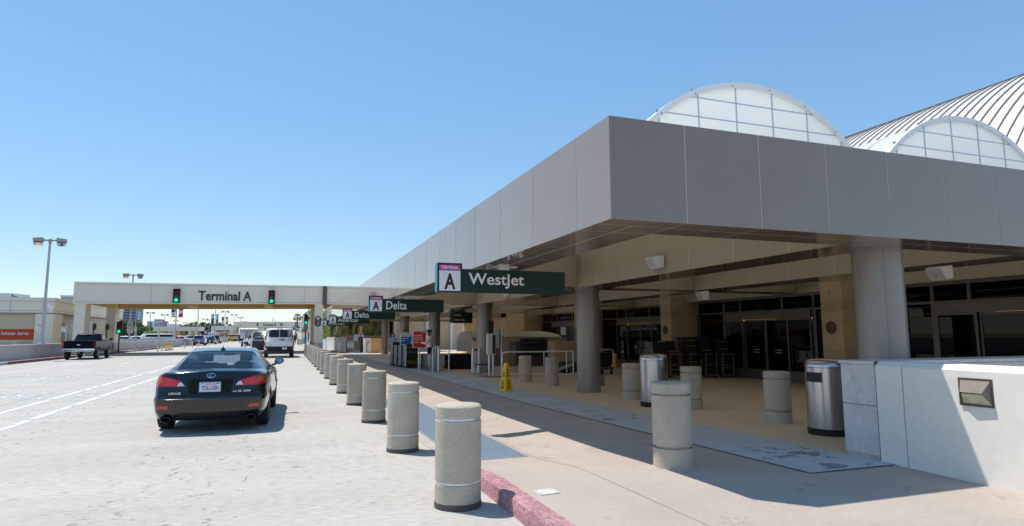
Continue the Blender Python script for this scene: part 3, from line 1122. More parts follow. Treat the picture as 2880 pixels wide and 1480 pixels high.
# ---------------------------------------------------------------- low walls on the right
wl = thing('low_white_wall', 'low white painted wall with a chamfered top at the right edge', 'wall', (6.3, 5.3, 0))
def wallpiece(y0, y1, name):
    X = lambda y: 6.33 - (5.3 - y) * .055
    mb = MB()
    sec = lambda y: [(X(y), y, -.02), (X(y), y, 1.185), (X(y) + .07, y, 1.236), (X(y) + .3, y, 1.236), (X(y) + .34, y, 1.2), (X(y) + .34, y, -.02)]
    a, b = sec(y0), sec(y1)
    mb.add(a + b, [(0, 1, 7, 6), (1, 2, 8, 7), (2, 3, 9, 8), (3, 4, 10, 9), (4, 5, 11, 10), (0, 5, 4, 3, 2, 1), (6, 7, 8, 9, 10, 11)])
    mb.build(name, M_WALLW, wl, w=True, smooth=0)
wallpiece(5.318, 4.985, 'wall_section')
wallpiece(4.972, -6, 'wall_section')
mb = MB()
mb.box(6.36, -6, 0, 6.6, 5.3, 1.15)
mb.build('joint_filler', M_BRONZE, wl, w=True, smooth=0)
ms = thing('marble_wall', 'low wall clad in worn grey-white marble slabs running right behind the white wall', 'wall', (6.5, 5.6, 0))
mb = MB()
mb.box(6.375, 5.345, .16, 6.7, 5.83, .72)
mb.box(6.375, 5.345, .725, 6.7, 5.83, 1.19)
mb.box(6.4, 5.36, -.02, 6.7, 5.82, .155)
x = 6.702
while x < 15:
    mb.box(x, 5.35, .6, x + 1.2, 5.83, 1.19)
    mb.box(x, 5.35, -.02, x + 1.2, 5.83, .598)
    x += 1.203
mb.build('slab', M_MARB, ms, w=True, smooth=0, bevel=.004, seg=1)
mb = MB()
x = 6.36
while x < 15:
    mb.box(x, 5.335, 1.193, x + 1.6, 5.845, 1.232)
    x += 1.603
mb.build('coping', M_MARB, ms, w=True, smooth=0)
mb = MB()
mb.box(6.352, 5.322, -.02, 6.374, 5.344, 1.236)
mb.build('corner_trim', M_BRONZE, ms, w=True, smooth=0)
# recessed lamp in the white wall
A, B, Cc, D = [AT(x, y, X=6.24) for x, y in ((2690, 1062), (2787, 1068), (2794, 1149), (2696, 1140))]
y1_, y0_, zt, zb_ = (A.y + D.y) / 2, (B.y + Cc.y) / 2, (A.z + B.z) / 2, (Cc.z + D.z) / 2
X0 = 6.33 - (5.3 - (y0_ + y1_) / 2) * .055
lt = thing('wall_lamp', 'bronze wedge-shaped wall lamp with a slanted lens set in the white wall', 'wall lamp', (X0, (y0_ + y1_) / 2, (zt + zb_) / 2))
hw, hh = (y1_ - y0_) / 2, (zt - zb_) / 2
mb = MB()
f = .022
mb.box(-.012, -hw, -hh, .02, hw, -hh + f).box(-.012, -hw, hh - f, .02, hw, hh).box(-.0125, -hw, -hh, .02, -hw + f, hh).box(-.0125, hw - f, -hh, .02, hw, hh)
mb.build('frame', M_BRONZE, lt, smooth=0)
mb = MB()
i_, j_ = hw - f, hh - f
pk = -.085
mb.add([(-.012, -i_, j_), (-.012, i_, j_), (pk, i_ * .74, 0.0), (pk, -i_ * .74, 0.0), (-.012, -i_, -j_), (-.012, i_, -j_)],
       [(0, 1, 2, 3), (0, 3, 4), (1, 5, 2)])
mb.build('hood', mat('weathered_bronze', (120, 112, 106), 0.6, 0.2, var=0.2, vs_=9), lt, smooth=0, fix=False)
mb = MB()
k = .9
mb.add([(pk + .004, -i_ * .74 * k, -.006), (pk + .004, i_ * .74 * k, -.006), (-.016, i_ * .95, -j_ * .96), (-.016, -i_ * .95, -j_ * .96)], [(0, 1, 2, 3)])
mb.build('lens', glassmat('lamp_lens', (244, 246, 230), 0.95, 0.12), lt, smooth=0, fix=False)
mb = MB()
mb.add([(pk + .01, -i_ * .7, -.012), (pk + .01, i_ * .7, -.012), (-.002, i_ * .95, -j_ * .98), (-.002, -i_ * .95, -j_ * .98)], [(0, 1, 2, 3)])
mb.build('reflector', mat('lamp_reflector', (232, 232, 220), 0.5, 0.0, var=.25, vs_=12), lt, smooth=0, fix=False)
# small square cover in the pavement
p = G(1537, 1387, .13)
mb = MB()
mb.cbox((0, 0, .004), (.2, .17, .008), .1)
for sx in (-1, 1):
    for sy in (-1, 1):
        mb.mat(1).cyl((sx * .075, sy * .06, .008), (sx * .075, sy * .06, .0095), .007, n=8)
ac = mb.build('access_cover', [mat('cover_plate', (206, 204, 200), 0.6, var=.08, vs_=20), M_SBLACK], smooth=0)
ac.location = (p.x, p.y, hgt(p.y, p.x))
tag(ac, 'small pale square access cover let into the sunlit pavement', 'access cover')
Z2 = lambda x, y: (300 + x / 3.903, 760 + y / 3.903)
ZA = lambda x, y: (300 + x / 9.459, 860 + y / 9.459)
ZB_ = lambda x, y: (480 + x / 9.459, 860 + y / 9.459)
ZC = lambda x, y: (660 + x / 9.459, 860 + y / 9.459)
ZD = lambda x, y: (840 + x / 7.357, 860 + y / 7.357)
def signal_head(t, w_, h_, lit=True, back=False, name='signal_head'):
    """traffic light head in local coordinates, facing -y, centred at the origin"""
    mb = MB()
    mb.box(-w_ / 2, 0, -h_ / 2, w_ / 2, .18, h_ / 2)
    o = mb.build(name, M_SIGNAL, t, bevel=.02, seg=1)
    for i, (m_, zz) in enumerate(((M_LRED, .3), (M_LAMB, 0), (M_LGREEN, -.3))):
        mb = MB()
        r = h_ * .125
        mb.lathe([(r, -.012), (r * .9, -.03), (r * .5, -.045), (.001, -.05)], 18, (0, 0, zz * h_), axis='Y')
        mb.build('lens', m_, o)
        mb = MB()
        n = 10
        P = [[(r * 1.12 * math.cos(a), y, zz * h_ + r * 1.12 * math.sin(a)) for a in [rad(-20 + 220 * k / n) for k in range(n + 1)]] for y in (0, -.2)]
        mb.grid(P)
        mb.build('visor', M_SIGNAL, o, fix=False)
    return o
# ---------------------------------------------------------------- overhead bridge with the Terminal A lettering
def bridge(name, label, Y0, D, xl, xr, zbl, zbr, ztl, ztr, far=False):
    t = thing(name, label, 'bridge', (xl, Y0, 0))
    zb = lambda x: zbl + (zbr - zbl) * (x - xl) / (xr - xl)
    zt = lambda x: ztl + (ztr - ztl) * (x - xl) / (xr - xl)
    mb = MB()
    def slab(x0, x1, f0, f1, y0, y1):
        a, b = zt(x0) - zb(x0), zt(x1) - zb(x1)
        mb.hexa([(x0, y0, zb(x0) + f0 * a), (x1, y0, zb(x1) + f0 * b), (x1, y1, zb(x1) + f0 * b), (x0, y1, zb(x0) + f0 * a)],
                [(x0, y0, zb(x0) + f1 * a), (x1, y0, zb(x1) + f1 * b), (x1, y1, zb(x1) + f1 * b), (x0, y1, zb(x0) + f1 * a)])
    # base and cornice bands with grooves between, broken by vertical joints
    js = [xl]
    for f in (.19, .394, .61, .80):
        js.append(xl + (xr - xl) * f)
    js.append(xr)
    for a, b in zip(js[:-1], js[1:]):
        for f0, f1 in ((0, .08), (.095, .89), (.905, 1.0)):
            slab(a + .012, b - .012, f0, f1, Y0 - (.06 if f0 != .095 else 0), Y0 + .4)
    mb.mat(1)
    slab(xl + .03, xr - .03, .02, .98, Y0 + .03, Y0 + .39)
    mb.build('fascia', [M_BRG, M_GROOVE], t, w=True, smooth=0)
    mb = MB()
    slab(xl + .04, xr - .04, .0, .98, Y0 + D - .4, Y0 + D)
    slab(xl + .1, xr - .1, .5, .9, Y0 + .41, Y0 + D - .41)
    n = 4 if not far else 2
    for i in range(n + 1):
        x = xl + .5 + (xr - xl - 1.0) * i / n
        slab(x - .35, x + .35, .06, .5, Y0 + .41, Y0 + D - .41)
    if not far:
        for i in range(n):
            x = xl + .5 + (xr - xl - 1.0) * (i + .5) / n
            mb.cbox((x + 1.6, Y0 + 5, zb(x) + .75), (.5, .5, .25))
    mb.build('deck', M_BRGT, t, w=True, smooth=0)  # tan underside has warm light reflected from below put into its colour
    return t
BX0, BX1 = -16.04, 12.5
br = bridge('overhead_bridge', 'near overhead walkway bridge of pale stucco spanning the road with terminal lettering', 58, 11, BX0, BX1, 4.11, 4.45, 5.87, 6.02)
for (x0, x1, y0, y1, zt_) in ((-15.9, -15.15, 58.05, 59.5, 4.2), (-15.9, -15.15, 67.3, 68.8, 4.25), (2.3, 3.02, 58.05, 59.4, 4.4), (2.3, 3.02, 67.4, 68.8, 4.4)):
    mb = MB()
    mb.box(x0, y0, .9, x1, y1, zt_)
    mb.mat(1).box(x0 - .03, y0 - .03, 0, x1 + .03, y1 + .03, .898)
    mb.build('column', [M_BRG, mat('column_base_concrete', (176, 172, 170), .8, var=.08, vs_=1)], br, w=True, smooth=0)
mb = MB()
p0, p1 = AT(*Z2(1003, 332), Y=57.9), AT(*Z2(1592, 236), Y=57.9)
text(mb, 'Terminal A', (p0.x, 57.99, p0.z), UX, UZ, p1.x - p0.x, p1.z - p0.z, .05, .02)
mb.build('lettering', M_GREENL, br, w=True, smooth=0)
p0, p1 = AT(*Z2(2370, 395), Y=57.8), AT(*Z2(2415, 184), Y=57.8)
mb = MB()
mb.box(p0.x, 57.75, 4.3, p0.x + .27, 57.99, 5.95).box(p0.x + .33, 57.78, 4.25, p1.x, 57.985, 5.95)
mb.build('expansion_joint_cover', M_BRONZE, br, w=True, smooth=0)
for (x0, y0, x1, y1, lab) in ((720, 202, 806, 357, 'left traffic signal with lit green lens on the near bridge face'), (1773, 220, 1848, 369, 'right traffic signal with lit green lens on the near bridge face')):
    a, b = AT(*Z2(x0, y1), Y=57.6), AT(*Z2(x1, y0), Y=57.6)
    t = thing('traffic_signal', lab, 'traffic signal', ((a.x + b.x) / 2, 57.72, (a.z + b.z) / 2), 0, 'traffic signals')
    signal_head(t, b.x - a.x, b.z - a.z)
def post_signal(cx, cy, x, y, w_, h_, z, lab, back=False, post=True, rz=0):
    t = thing('traffic_signal', lab, 'traffic signal', (x, y, z), rz, 'traffic signals')
    signal_head(t, w_, h_)
    if back:
        t.rotation_euler.z = PI
    mb = MB()
    mb.cyl((.0, .25 if not back else .25, -z), (.0, .25, h_ / 2 + .1), .06, n=10)
    mb.cyl((0, .25, -z), (0, .25, -z + .25), .12, .1, n=10)
    mb.box(-.03, .17, -.1, .03, .28, .1)
    mb.build('post', M_BRONZE, t)
    return t
a, b = AT(*ZA(292, 745), Y=67), AT(*ZA(462, 425), Y=67)
post_signal(0, 0, -14.7, 67.0, b.x - a.x, b.z - a.z, (a.z + b.z) / 2, 'post-mounted traffic signal with lit green lens beside the speed limit sign')
for (x0, y0, x1, y1, Y, lab) in ((261, 911, 272, 928, 63.5, 'traffic signal seen from behind near the left bridge columns'), (297, 913, 308, 928, 66.5, 'traffic signal seen from behind just left of the far bridge column')):
    a, b = AT(x0, y1, Y=Y), AT(x1, y0, Y=Y)
    post_signal(0, 0, (a.x + b.x) / 2, Y, b.x - a.x, b.z - a.z, (a.z + b.z) / 2, lab, back=True)
a, b = AT(854.7, 913.7, Y=64), AT(866.7, 885, Y=64)
t = post_signal(0, 0, (a.x + b.x) / 2, 64, b.x - a.x, b.z - a.z, (a.z + b.z) / 2, 'post-mounted traffic signal with lit green lens beside the right bridge column')
mb = MB()
mb.box(-.2, .02, -1.05, .2, .06, -.56)
mb.mat(1)
for i in range(5):
    mb.box(-.15, .012, -.98 + i * .08, .15, .019, -.945 + i * .08)
mb.build('sign_plate', [M_GREEN, M_SWHITE], t, smooth=0)
# no parking sign on a post by the end of the bollard row
Y = 52.0
c_ = AT(894, 904, Y=Y)
t = thing('no_parking_sign', 'dark green oval no parking sign on a white post at the end of the bollards', 'sign', (c_.x, Y, 0))
z1, r = c_.z, .24
mb = MB()
P = [(r * math.cos(a), z1 + .2 + r * math.sin(a)) for a in [PI * i / 14 for i in range(15)]] + [(r * math.cos(a), z1 - .2 + r * math.sin(a)) for a in [PI + PI * i / 14 for i in range(15)]]
mb.prism(P, -.015, .015, 'Y')
s_ = mb.build('sign_plate', M_GREEN, t, smooth=0)
mb = MB()
mb.lathe([(.125, -.017), (.125, -.019)], 20, (0, 0, z1 + .24), axis='Y')
mb.mat(1).lathe([(.155, -.0155), (.155, -.0165)], 20, (0, 0, z1 + .24), axis='Y')
mb.mat(1).cbox((0, -.0205, z1 + .24), (.25, .002, .03), rx=0)
mb.mat(2)
text(mb, 'P', (-.045, -.019, z1 + .17), UX, UZ, .09, .14, .002, .03)
mb.mat(0)
text(mb, 'No Parking', (-.17, -.017, z1 + .0), UX, UZ, .34, .055, .002, .02)
text(mb, 'or Standing', (-.17, -.017, z1 - .09), UX, UZ, .34, .055, .002, .02)
for i in range(5):
    mb.box(-.13, -.018, z1 - .15 - i * .05, .13, -.016, z1 - .135 - i * .05)
mb.build('lettering', [M_SWHITE, M_RED, M_SBLACK], s_, smooth=0)
mb = MB()
mb.cyl((0, .05, 0), (0, .05, z1 + .3), .045, n=12)
mb.build('post', M_IVORY, t)

# ---------------------------------------------------------------- parapet wall and kerb on the left
WXL = -15.2
pw = thing('parapet_wall', 'long low concrete parapet wall along the left side of the road', 'wall', (WXL, 48, 0))
mb = MB()
y = 22.0
while y < 240:
    if not (58 < y + 1.2 < 60 or 67 < y + 1.2 < 69):
        mb.box(WXL - .3, y, 0, WXL, y + 2.39, 1.0)
    y += 2.4
mb.mat(1).box(WXL - .32, 22, 1.0, WXL + .02, 240, 1.05)
mb.mat(0).box(WXL - .29, 22, 0, WXL - .01, 240, .999)
mb.build('wall_panel', [M_WALLC, mat('sunlit_parapet_cap', (212, 208, 200), .8, var=.1, vs_=.6, world=True)], pw, w=True, smooth=0)  # cap colour is lightened for the sunlight on the wall top
p2_ = thing('parapet_wall', 'second lower concrete parapet behind the left roadside wall', 'wall', (-19.3, 40, 0))
mb = MB()
mb.box(-19.6, 20, 0, -19.3, 60, 1.2).box(-19.6, 86, 0, -19.3, 125, 1.2).box(-19.8, 125, 0, -19.5, 240, 1.22)
mb.build('wall_panel', M_WALLC, p2_, w=True, smooth=0)
mb = MB()
y = 22
while y < 235:
    i = int((y - 22) / 4)
    mb.mat(0 if (i % 4) else 1).box(-14.62, y, -.02, -14.42, y + 3.98, .15)
    y += 4
mb.mat(1).box(-15.19, 22, -.02, -14.63, 238, .14)
struct(mb.build('left_kerb', [M_KERB2, M_KERBG], smooth=0))

# ---------------------------------------------------------------- street lamps
def make_lamp(label, group):
    t = thing('street_lamp', label, 'street lamp', (0, 0, 0), 0, group)
    H_ = 6.75
    mb = MB()
    mb.lathe([(.16, 0), (.16, .06), (.105, .1), (.1, .3), (.065, H_)], 14)
    mb.build('pole', M_LAMPP, t)
    mb = MB()
    mb.box(-.45, -.04, H_ + .04, .45, .04, H_ + .13)
    mb.box(-.07, -.07, H_ - .12, .07, .07, H_ + .18)
    mb.build('arm', M_LHEAD, t, smooth=0)
    for s in (-1, 1):
        mb = MB()
        x0, x1 = (.4, .9)
        mb.prism([(s * x0, H_ + .25), (s * (x1 + .02), H_ + .2), (s * x1, H_ - .02), (s * x0, H_ - .02)], -.2, .2, 'Y')
        mb.mat(1).box(s * .44, -.16, H_ - .07, s * .87, .16, H_ - .019)
        h = mb.build('lamp_head', [M_LHEAD, M_SBLACK], t, smooth=0)
        mb = MB()
        mb.hexa([(s * .655 - .2, -.16, H_ - .28), (s * .655 + .2, -.16, H_ - .28), (s * .655 + .2, .16, H_ - .28), (s * .655 - .2, .16, H_ - .28)],
                [(s * .655 - .24, -.19, H_ - .07), (s * .655 + .24, -.19, H_ - .07), (s * .655 + .24, .19, H_ - .07), (s * .655 - .24, .19, H_ - .07)])
        mb.build('refractor', M_REFR, h, smooth=0)
        mb = MB()
        mb.lathe([(.17, -.26), (.06, -.15), (.03, -.08)] , 12, (s * .655, 0, H_))
        mb.build('reflector', M_GLOW if s < 0 else M_LHEAD, h)
    return t
GL = 'twin-headed street lamps along the left wall'
l0 = make_lamp('nearest twin-headed street lamp standing on the left parapet wall', GL)
l0.location = (-15.0, 48.7, 1.05)
mb = MB()
mb.cyl((.1, -.02, 4.35 - .0), (.3, -.05, 4.35), .03)
mb.lathe([(.02, 4.28), (.12, 4.26), (.12, 4.05), (.09, 3.98), (.02, 3.95)], 14, (.34, -.05, 0))
cmr = mb.build('dome_camera', M_WHITE, None)
cmr.location = (-15.0, 48.7, 1.05 - 1.85)
tag(cmr, 'white dome security camera bracketed to the nearest lamp pole', 'security camera')
def slope(px, py=945):
    r = ray(px, py)
    return r.x / r.y
LAMPS = [(366.5, 'second twin-headed street lamp, rising above the near bridge'), (494.5, 'street lamp pole carrying the nearest pair of flag banners'),
         (556, 'bare street lamp pole left of the portrait banner'), (604, 'street lamp pole carrying the portrait banner'), (632, 'street lamp carrying the farther pair of flag banners'),
         (656.5, 'street lamp just left of the far bridge end'), (675, 'tallest of the lamp heads showing over the far bridge'), (687, 'second lamp head from the left over the far bridge'),
         (698.5, 'third lamp head from the left over the far bridge'), (708.5, 'lowest lamp head showing over the far bridge')]
LY = {}
for px, lab in LAMPS:
    y = -15.2 / slope(px, 945)
    LY[px] = y
    dup(l0, (-15.3, y, 1.05 if y < 238 else .05), label=lab)
GP = 'distant twin-headed lamps of the parking area'
dl = make_lamp('distant car park lamp in front of the dark office tower', GP)
for c in list(dl.children):
    for g in list(c.children):
        if g.name.startswith('reflector'):
            bpy.data.objects.remove(g)
pts = [(ZA(755, 700), 150, None), (ZA(1130, 770), 170, 'distant car park lamp left of the white hospital block'), (ZA(1520, 760), 185, 'distant car park lamp in front of the white hospital block'),
       (ZA(1830, 640), 260, 'small distant car park lamp left of the flag banners'), (ZB_(385, 600), 300, 'small distant lamp in front of the dark tree line'),
       (ZB_(905, 700), 230, 'distant grey lamp post right of the flat booth roof'), (ZB_(1025, 640), 240, 'distant lamp post before the trees left of the tan stair building')]
for (p, Y, lab) in pts:
    v = AT(p[0], p[1], Y=Y)
    o = dl if lab is None else dup(dl, (0, 0, 0), label=lab)
    o.location = (v.x, Y, .3)

# ---------------------------------------------------------------- banners on the lamp poles
M_FBLUE, M_FRED, M_FWHITE = mat('flag_blue', (44, 54, 110), .7), mat('flag_red', (190, 44, 40), .7), mat('flag_white', (226, 226, 224), .7)
def banner(px0, py0, px1, py1, Y, style, label, bar):
    a, b = AT(px0, py1, Y=Y), AT(px1, py0, Y=Y)
    w_, h_ = b.x - a.x, b.z - a.z
    t = thing('lamp_banner', label, 'banner', (a.x, Y - .1, a.z), 0, 'banners on the lamp poles')
    mb = MB()
    if style == 'portrait':
        mb.mat(0).box(0, -.01, 0, w_, .01, h_)
        mb.mat(1).prism([(w_ * .1, .0), (w_ * .98, 0), (w_ * .98, h_ * .45), (w_ * .7, h_ * .6), (w_ * .5, h_ * .58), (w_ * .25, h_ * .48)], -.014, -.0105, 'Y')
        mb.mat(2).lathe([(w_ * .22, -.016), (w_ * .22, -.0145)], 16, (w_ * .6, 0, h_ * .74), axis='Y')
        mb.mat(1).prism([(w_ * .36, h_ * .8), (w_ * .84, h_ * .8), (w_ * .78, h_ * .93), (w_ * .45, h_ * .93)], -.019, -.0165, 'Y')
        ms_ = [mat('banner_pale', (196, 206, 214), .7), mat('banner_dark', (54, 44, 46), .7), mat('banner_skin', (206, 160, 136), .7)]
    elif style == 'sky':
        mb.mat(0).box(0, -.01, 0, w_, .01, h_)
        mb.mat(1).box(w_ * .12, -.013, 0, w_ - .001, -.0105, h_ * .4)
        mb.mat(2).prism([(0, 0), (w_ * .2, .0), (w_ * .14, h_ * .5), (0, h_ * .6)], -.016, -.0135, 'Y')
        ms_ = [mat('banner_sky', (150, 184, 210), .7), mat('banner_sea', (84, 112, 146), .7), mat('banner_dark', (54, 44, 46), .7)]
    else:
        mb.mat(0).box(0, -.01, 0, w_, .01, h_)
        if style == 'left':
            mb.mat(1).prism([(0, h_ * .48), (w_, h_ * .62), (w_, h_), (0, h_)], -.013, -.0105, 'Y')
            mb.mat(2).prism([(w_ * .1, 0), (w_, 0), (w_, h_ * .16)], -.013, -.0105, 'Y')
            mb.mat(3).lathe([(w_ * .2, -.015), (w_ * .2, -.0135)], 14, (w_ * .46, 0, h_ * .3), axis='Y')
            mb.mat(0).prism([(w_ * .6, h_ * .84), (w_ * .74, h_ * .93), (w_ * .82, h_ * .8), (w_ * .7, h_ * .76)], -.0155, -.0135, 'Y')
        else:
            mb.mat(1).box(0, -.013, h_ * .78, w_, -.0105, h_)
            mb.mat(2).prism([(0, 0), (w_, 0), (w_, h_ * .5), (0, h_ * .28)], -.013, -.0105, 'Y')
            for i in range(4):
                mb.mat(3).prism([(w_ * .1, h_ * (.74 - .09 * i)), (w_ * .9, h_ * (.66 - .06 * i)), (w_ * .9, h_ * (.645 - .06 * i)), (w_ * .1, h_ * (.725 - .09 * i))], -.013, -.0105, 'Y')
        ms_ = [M_FWHITE, M_FBLUE, M_FRED, mat('seal_olive', (130, 130, 90), .7)]
    mb.build('cloth', ms_, t, smooth=0)
    for z in (-.02, h_ + .02):
        mb = MB()
        mb.cyl((0 if bar > 0 else -.2, .06, z), (w_ + (.2 if bar > 0 else 0), .06, z), .025, n=8)
        mb.build('bracket', M_LAMPP, t)
yA, yB, yC = LY[494.5], LY[604], LY[632]
banner(481.5, 868, 495, 892, yA, 'left', 'left banner of the nearest pair, blue over white with a round seal', 1)
banner(502, 868, 516, 892, yA, 'right', 'right banner of the nearest pair, grey lines over red', -1)
banner(593, 884, 603, 909, yB, 'portrait', 'banner with the portrait of a person in dark clothes', 1)
banner(607, 884, 615.5, 909, yB, 'sky', 'pale blue banner right of the portrait banner', -1)
banner(623, 892, 631, 913, yC, 'left', 'left banner of the farther pair, dark blue with white marks', 1)
banner(635, 892, 642, 913, yC, 'right', 'right banner of the farther pair, blue top and red foot', -1)

# ---------------------------------------------------------------- small warning plates and the speed limit sign
def plate(px0, py0, px1, py1, Y, label, post=None):
    a, b = AT(px0, py1, Y=Y), AT(px1, py0, Y=Y)
    w_, h_ = b.x - a.x, b.z - a.z
    t = thing('warning_plate', label, 'sign', (a.x, Y - .16, a.z), 0, 'small white and red warning plates along the wall')
    mb = MB()
    mb.box(0, 0, 0, w_, .02, h_)
    mb.mat(1).box(w_ * .08, -.004, h_ * .82, w_ * .92, -.0005, h_ * .95)
    for i in range(5):
        mb.box(w_ * .14, -.004, h_ * (.72 - .09 * i), w_ * .86, -.0005, h_ * (.74 - .09 * i))
    mb.mat(2).box(w_ * .38, -.004, h_ * .1, w_ * .6, -.0005, h_ * .25)
    mb.build('sign_plate', [M_SWHITE, mat('faded_red', (206, 96, 104), .6), mat('brown_mark', (120, 84, 72), .6)], t, smooth=0)
    mb = MB()
    if post:
        mb.cyl((w_ + .03, .05, 1.05 - a.z), (w_ + .03, .05, h_ + .05), .05, n=8)
    else:
        mb.box(w_ - .02, .0205, h_ * .1, w_ + .12, .05, h_ * .16).box(w_ - .02, .0205, h_ * .84, w_ + .12, .05, h_ * .9)
    mb.build('post' if post else 'bracket', M_LAMPP, t)
plate(105.5, 913, 120, 930.5, 48.9, 'white warning plate bracketed to the nearest lamp pole')
plate(175, 918, 188, 934, 56.0, 'white warning plate on a thin post behind the pickup truck', True)
plate(376.5, 921, 384, 932, 75.0, 'white warning plate on a post right of the speed limit sign', True)
plate(442, 925, 448.5, 934, 92.0, 'white warning plate on a post left of the flag banners', True)
plate(487.5, 927.5, 493.5, 935, yA + .1, 'white warning plate on the flag banner pole')
plate(549, 930, 555, 936.5, LY[556] + .1, 'white warning plate on the bare lamp pole')
plate(577, 931, 581.5, 937, 150, 'farthest white warning plate, on a post left of the tan stair building', True)
y2 = LY[366.5]
t = thing('speed_limit_sign', 'white speed limit 30 sign with a smaller notice plate below it', 'sign', (-15.3, y2 - .2, 0))
for (px0, py0, px1, py1, body) in ((357.6, 904, 374.2, 921.3, (('SPEED', .74, .16), ('LIMIT', .53, .15), ('30', .1, .37))), (356.8, 922.5, 373.6, 937.8, (('SPEED', .76, .12), ('CHECKED', .55, .12), ('BY', .36, .1), ('RADAR', .12, .14)))):
    a, b = AT(px0, py1, Y=y2 - .2), AT(px1, py0, Y=y2 - .2)
    w_, h_ = b.x - a.x, b.z - a.z
    mb = MB()
    mb.box(a.x, y2 - .215, a.z, b.x, y2 - .195, b.z)
    s_ = mb.build('sign_plate', mat('sign_offwhite', (216, 214, 204), .5), t, w=True, smooth=0)
    mb = MB()
    for (s, z, hh) in body:
        f = .72 if s != 'BY' else .2
        text(mb, s, (a.x + w_ * (1 - f) / 2, y2 - .216, a.z + z * h_), UX, UZ, w_ * f, hh * h_, .003, .03)
    o = mb.build('lettering', M_SBLACK, s_, smooth=0)
    o.location = (15.3, -(y2 - .2), 0)

# ---------------------------------------------------------------- delineator posts and cones
def make_post(top, lab, grp):
    t = thing('delineator_post', lab, 'delineator', (0, 0, 0), 0, grp)
    mb = MB()
    mb.lathe([(.14, 0), (.13, .03), (.07, .05), (.06, .06)], 12)
    mb.build('base', mat('delineator_base', (120, 104, 84), .8), t)
    mb = MB()
    mb.lathe([(.055, .06), (.055, .56)], 12)
    mb.build('tube', M_IVORY, t)
    mb = MB()
    mb.lathe([(.057, .56), (.057, .8), (.05, .82), (.001, .825)], 12)
    mb.build('top_sleeve', top, t)
    return t
G1 = 'yellow-topped delineator posts near the bridge'
G2_ = 'ivory delineator posts along the left lane'
d1 = make_post(M_YELD, 'lone yellow-topped delineator post near the left bridge column', G1)
pp = [(735, 1225), (1358, 1207), (1468, 1203), (1553, 1198), (1597, 1195), (1635, 1190), (1670, 1186), (1700, 1182), (1742, 1178)]
for i, (x, y) in enumerate(pp):
    v = G(*ZA(x, y))
    o = d1 if i == 0 else dup(d1, (0, 0, 0), label='%s post of the cluster of yellow-topped delineators' % ORD[i - 1])
    o.location = (v.x, v.y, 0)
d2 = make_post(mat('ivory_top', (232, 214, 170), .6), 'nearest ivory delineator post, left of the parked grey car', G2_)
pp = [(375, 1130), (572, 1105), (750, 1080), (893, 1060), (1037, 1045), (1148, 1028), (1258, 1015), (1347, 998), (1435, 990), (1510, 978), (1583, 968), (1640, 960), (1745, 940)]
for i, (x, y) in enumerate(pp):
    v = G(*ZB_(x, y))
    o = d2 if i == 0 else dup(d2, (0, 0, 0), label='%s ivory delineator post from the camera along the left lane' % ORD[i])
    o.location = (v.x, v.y, 0)
def cone(px, py, h_, m_, label, name='traffic_cone', slim=1.0, group=None):
    v = G(px, py)
    t = thing(name, label, 'traffic cone', (v.x, v.y, 0), 0, group)
    mb = MB()
    mb.cbox((0, 0, .02), (h_ * .55 * slim, h_ * .55 * slim, .04))
    mb.build('base', m_ if slim == 1 else M_BLACK, t, smooth=0)
    mb = MB()
    mb.lathe([(h_ * .2 * slim, .04), (h_ * .055, h_), (.01, h_ + .005)], 16)
    mb.mat(1).lathe([(h_ * .2 * slim * .62 + .02, h_ * .45), (h_ * .2 * slim * .45 + .02, h_ * .62)], 16)
    mb.build('cone_body', [m_, M_SWHITE if slim == 1 else M_BLUE], t)
cone(680.6, 975.3, 1.1, mat('cone_blue', (28, 52, 130), .6), 'tall slim dark blue cone standing on the road left of the white van', 'tall_cone', .7)
cone(689.3, 976, .55, M_CONE, 'small orange cone by the front wheel of the white sedan', group='orange cones')
cone(658.8, 960, .95, M_CONE, 'orange cone beside the yellow van', group='orange cones')
cone(690.4, 956.2, .95, M_CONE, 'orange cone left of the white sedan, farther up the road', group='orange cones')
# ---------------------------------------------------------------- left stair building
BXR, BYF = -18.0, 60.6
sb = thing('stair_building', 'low tan stucco stair building at the left edge with an orange lettered band', 'building', (BXR, BYF, 0))
mb = MB()
mb.box(-44, BYF + .35, 0, BXR - .3, 83.5, 3.35)
mb.mat(1).box(BXR - 1.25, BYF + .02, 0, BXR - .005, BYF + 2.2, 3.36)
mb.build('wall', [M_STUC, M_BRG], sb, w=True, smooth=0)
mb = MB()
for x0, x1 in ((-44, -21.0), (-20.97, BXR + .0)):
    mb.box(x0, BYF, 3.47, x1, BYF + .5, 3.62).box(x0, BYF + .02, 3.65, x1, BYF + .5, 4.38).box(x0, BYF - .04, 4.41, x1, BYF + .5, 4.7)
mb.box(BXR - .6, BYF + .51, 3.47, BXR, 83.5, 3.62).box(BXR - .6, BYF + .51, 3.65, BXR - .02, 83.5, 4.38).box(BXR - .6, BYF + .51, 4.41, BXR + .04, 83.5, 4.7)
mb.mat(1).box(-43.9, BYF + .05, 3.36, BXR - .06, 83.4, 4.6)
mb.build('parapet', [M_BRG, M_GROOVE], sb, w=True, smooth=0)
mb = MB()
mb.box(-43, BYF + .3, 1.30, -18.87, BYF + .348, 2.14)
ob = mb.build('orange_band', M_ORNG, sb, w=True, smooth=0)
mb = MB()
a, b = AT(0, 943.5, Y=BYF + .29), AT(80, 938, Y=BYF + .29)
text(mb, 'Pedestrian  Stairway', (a.x + .05, BYF + .299, a.z - .03), UX, UZ, b.x - a.x, .31, .02, .01, .25)
mb.build('lettering', M_SWHITE, sb, w=True, smooth=0)
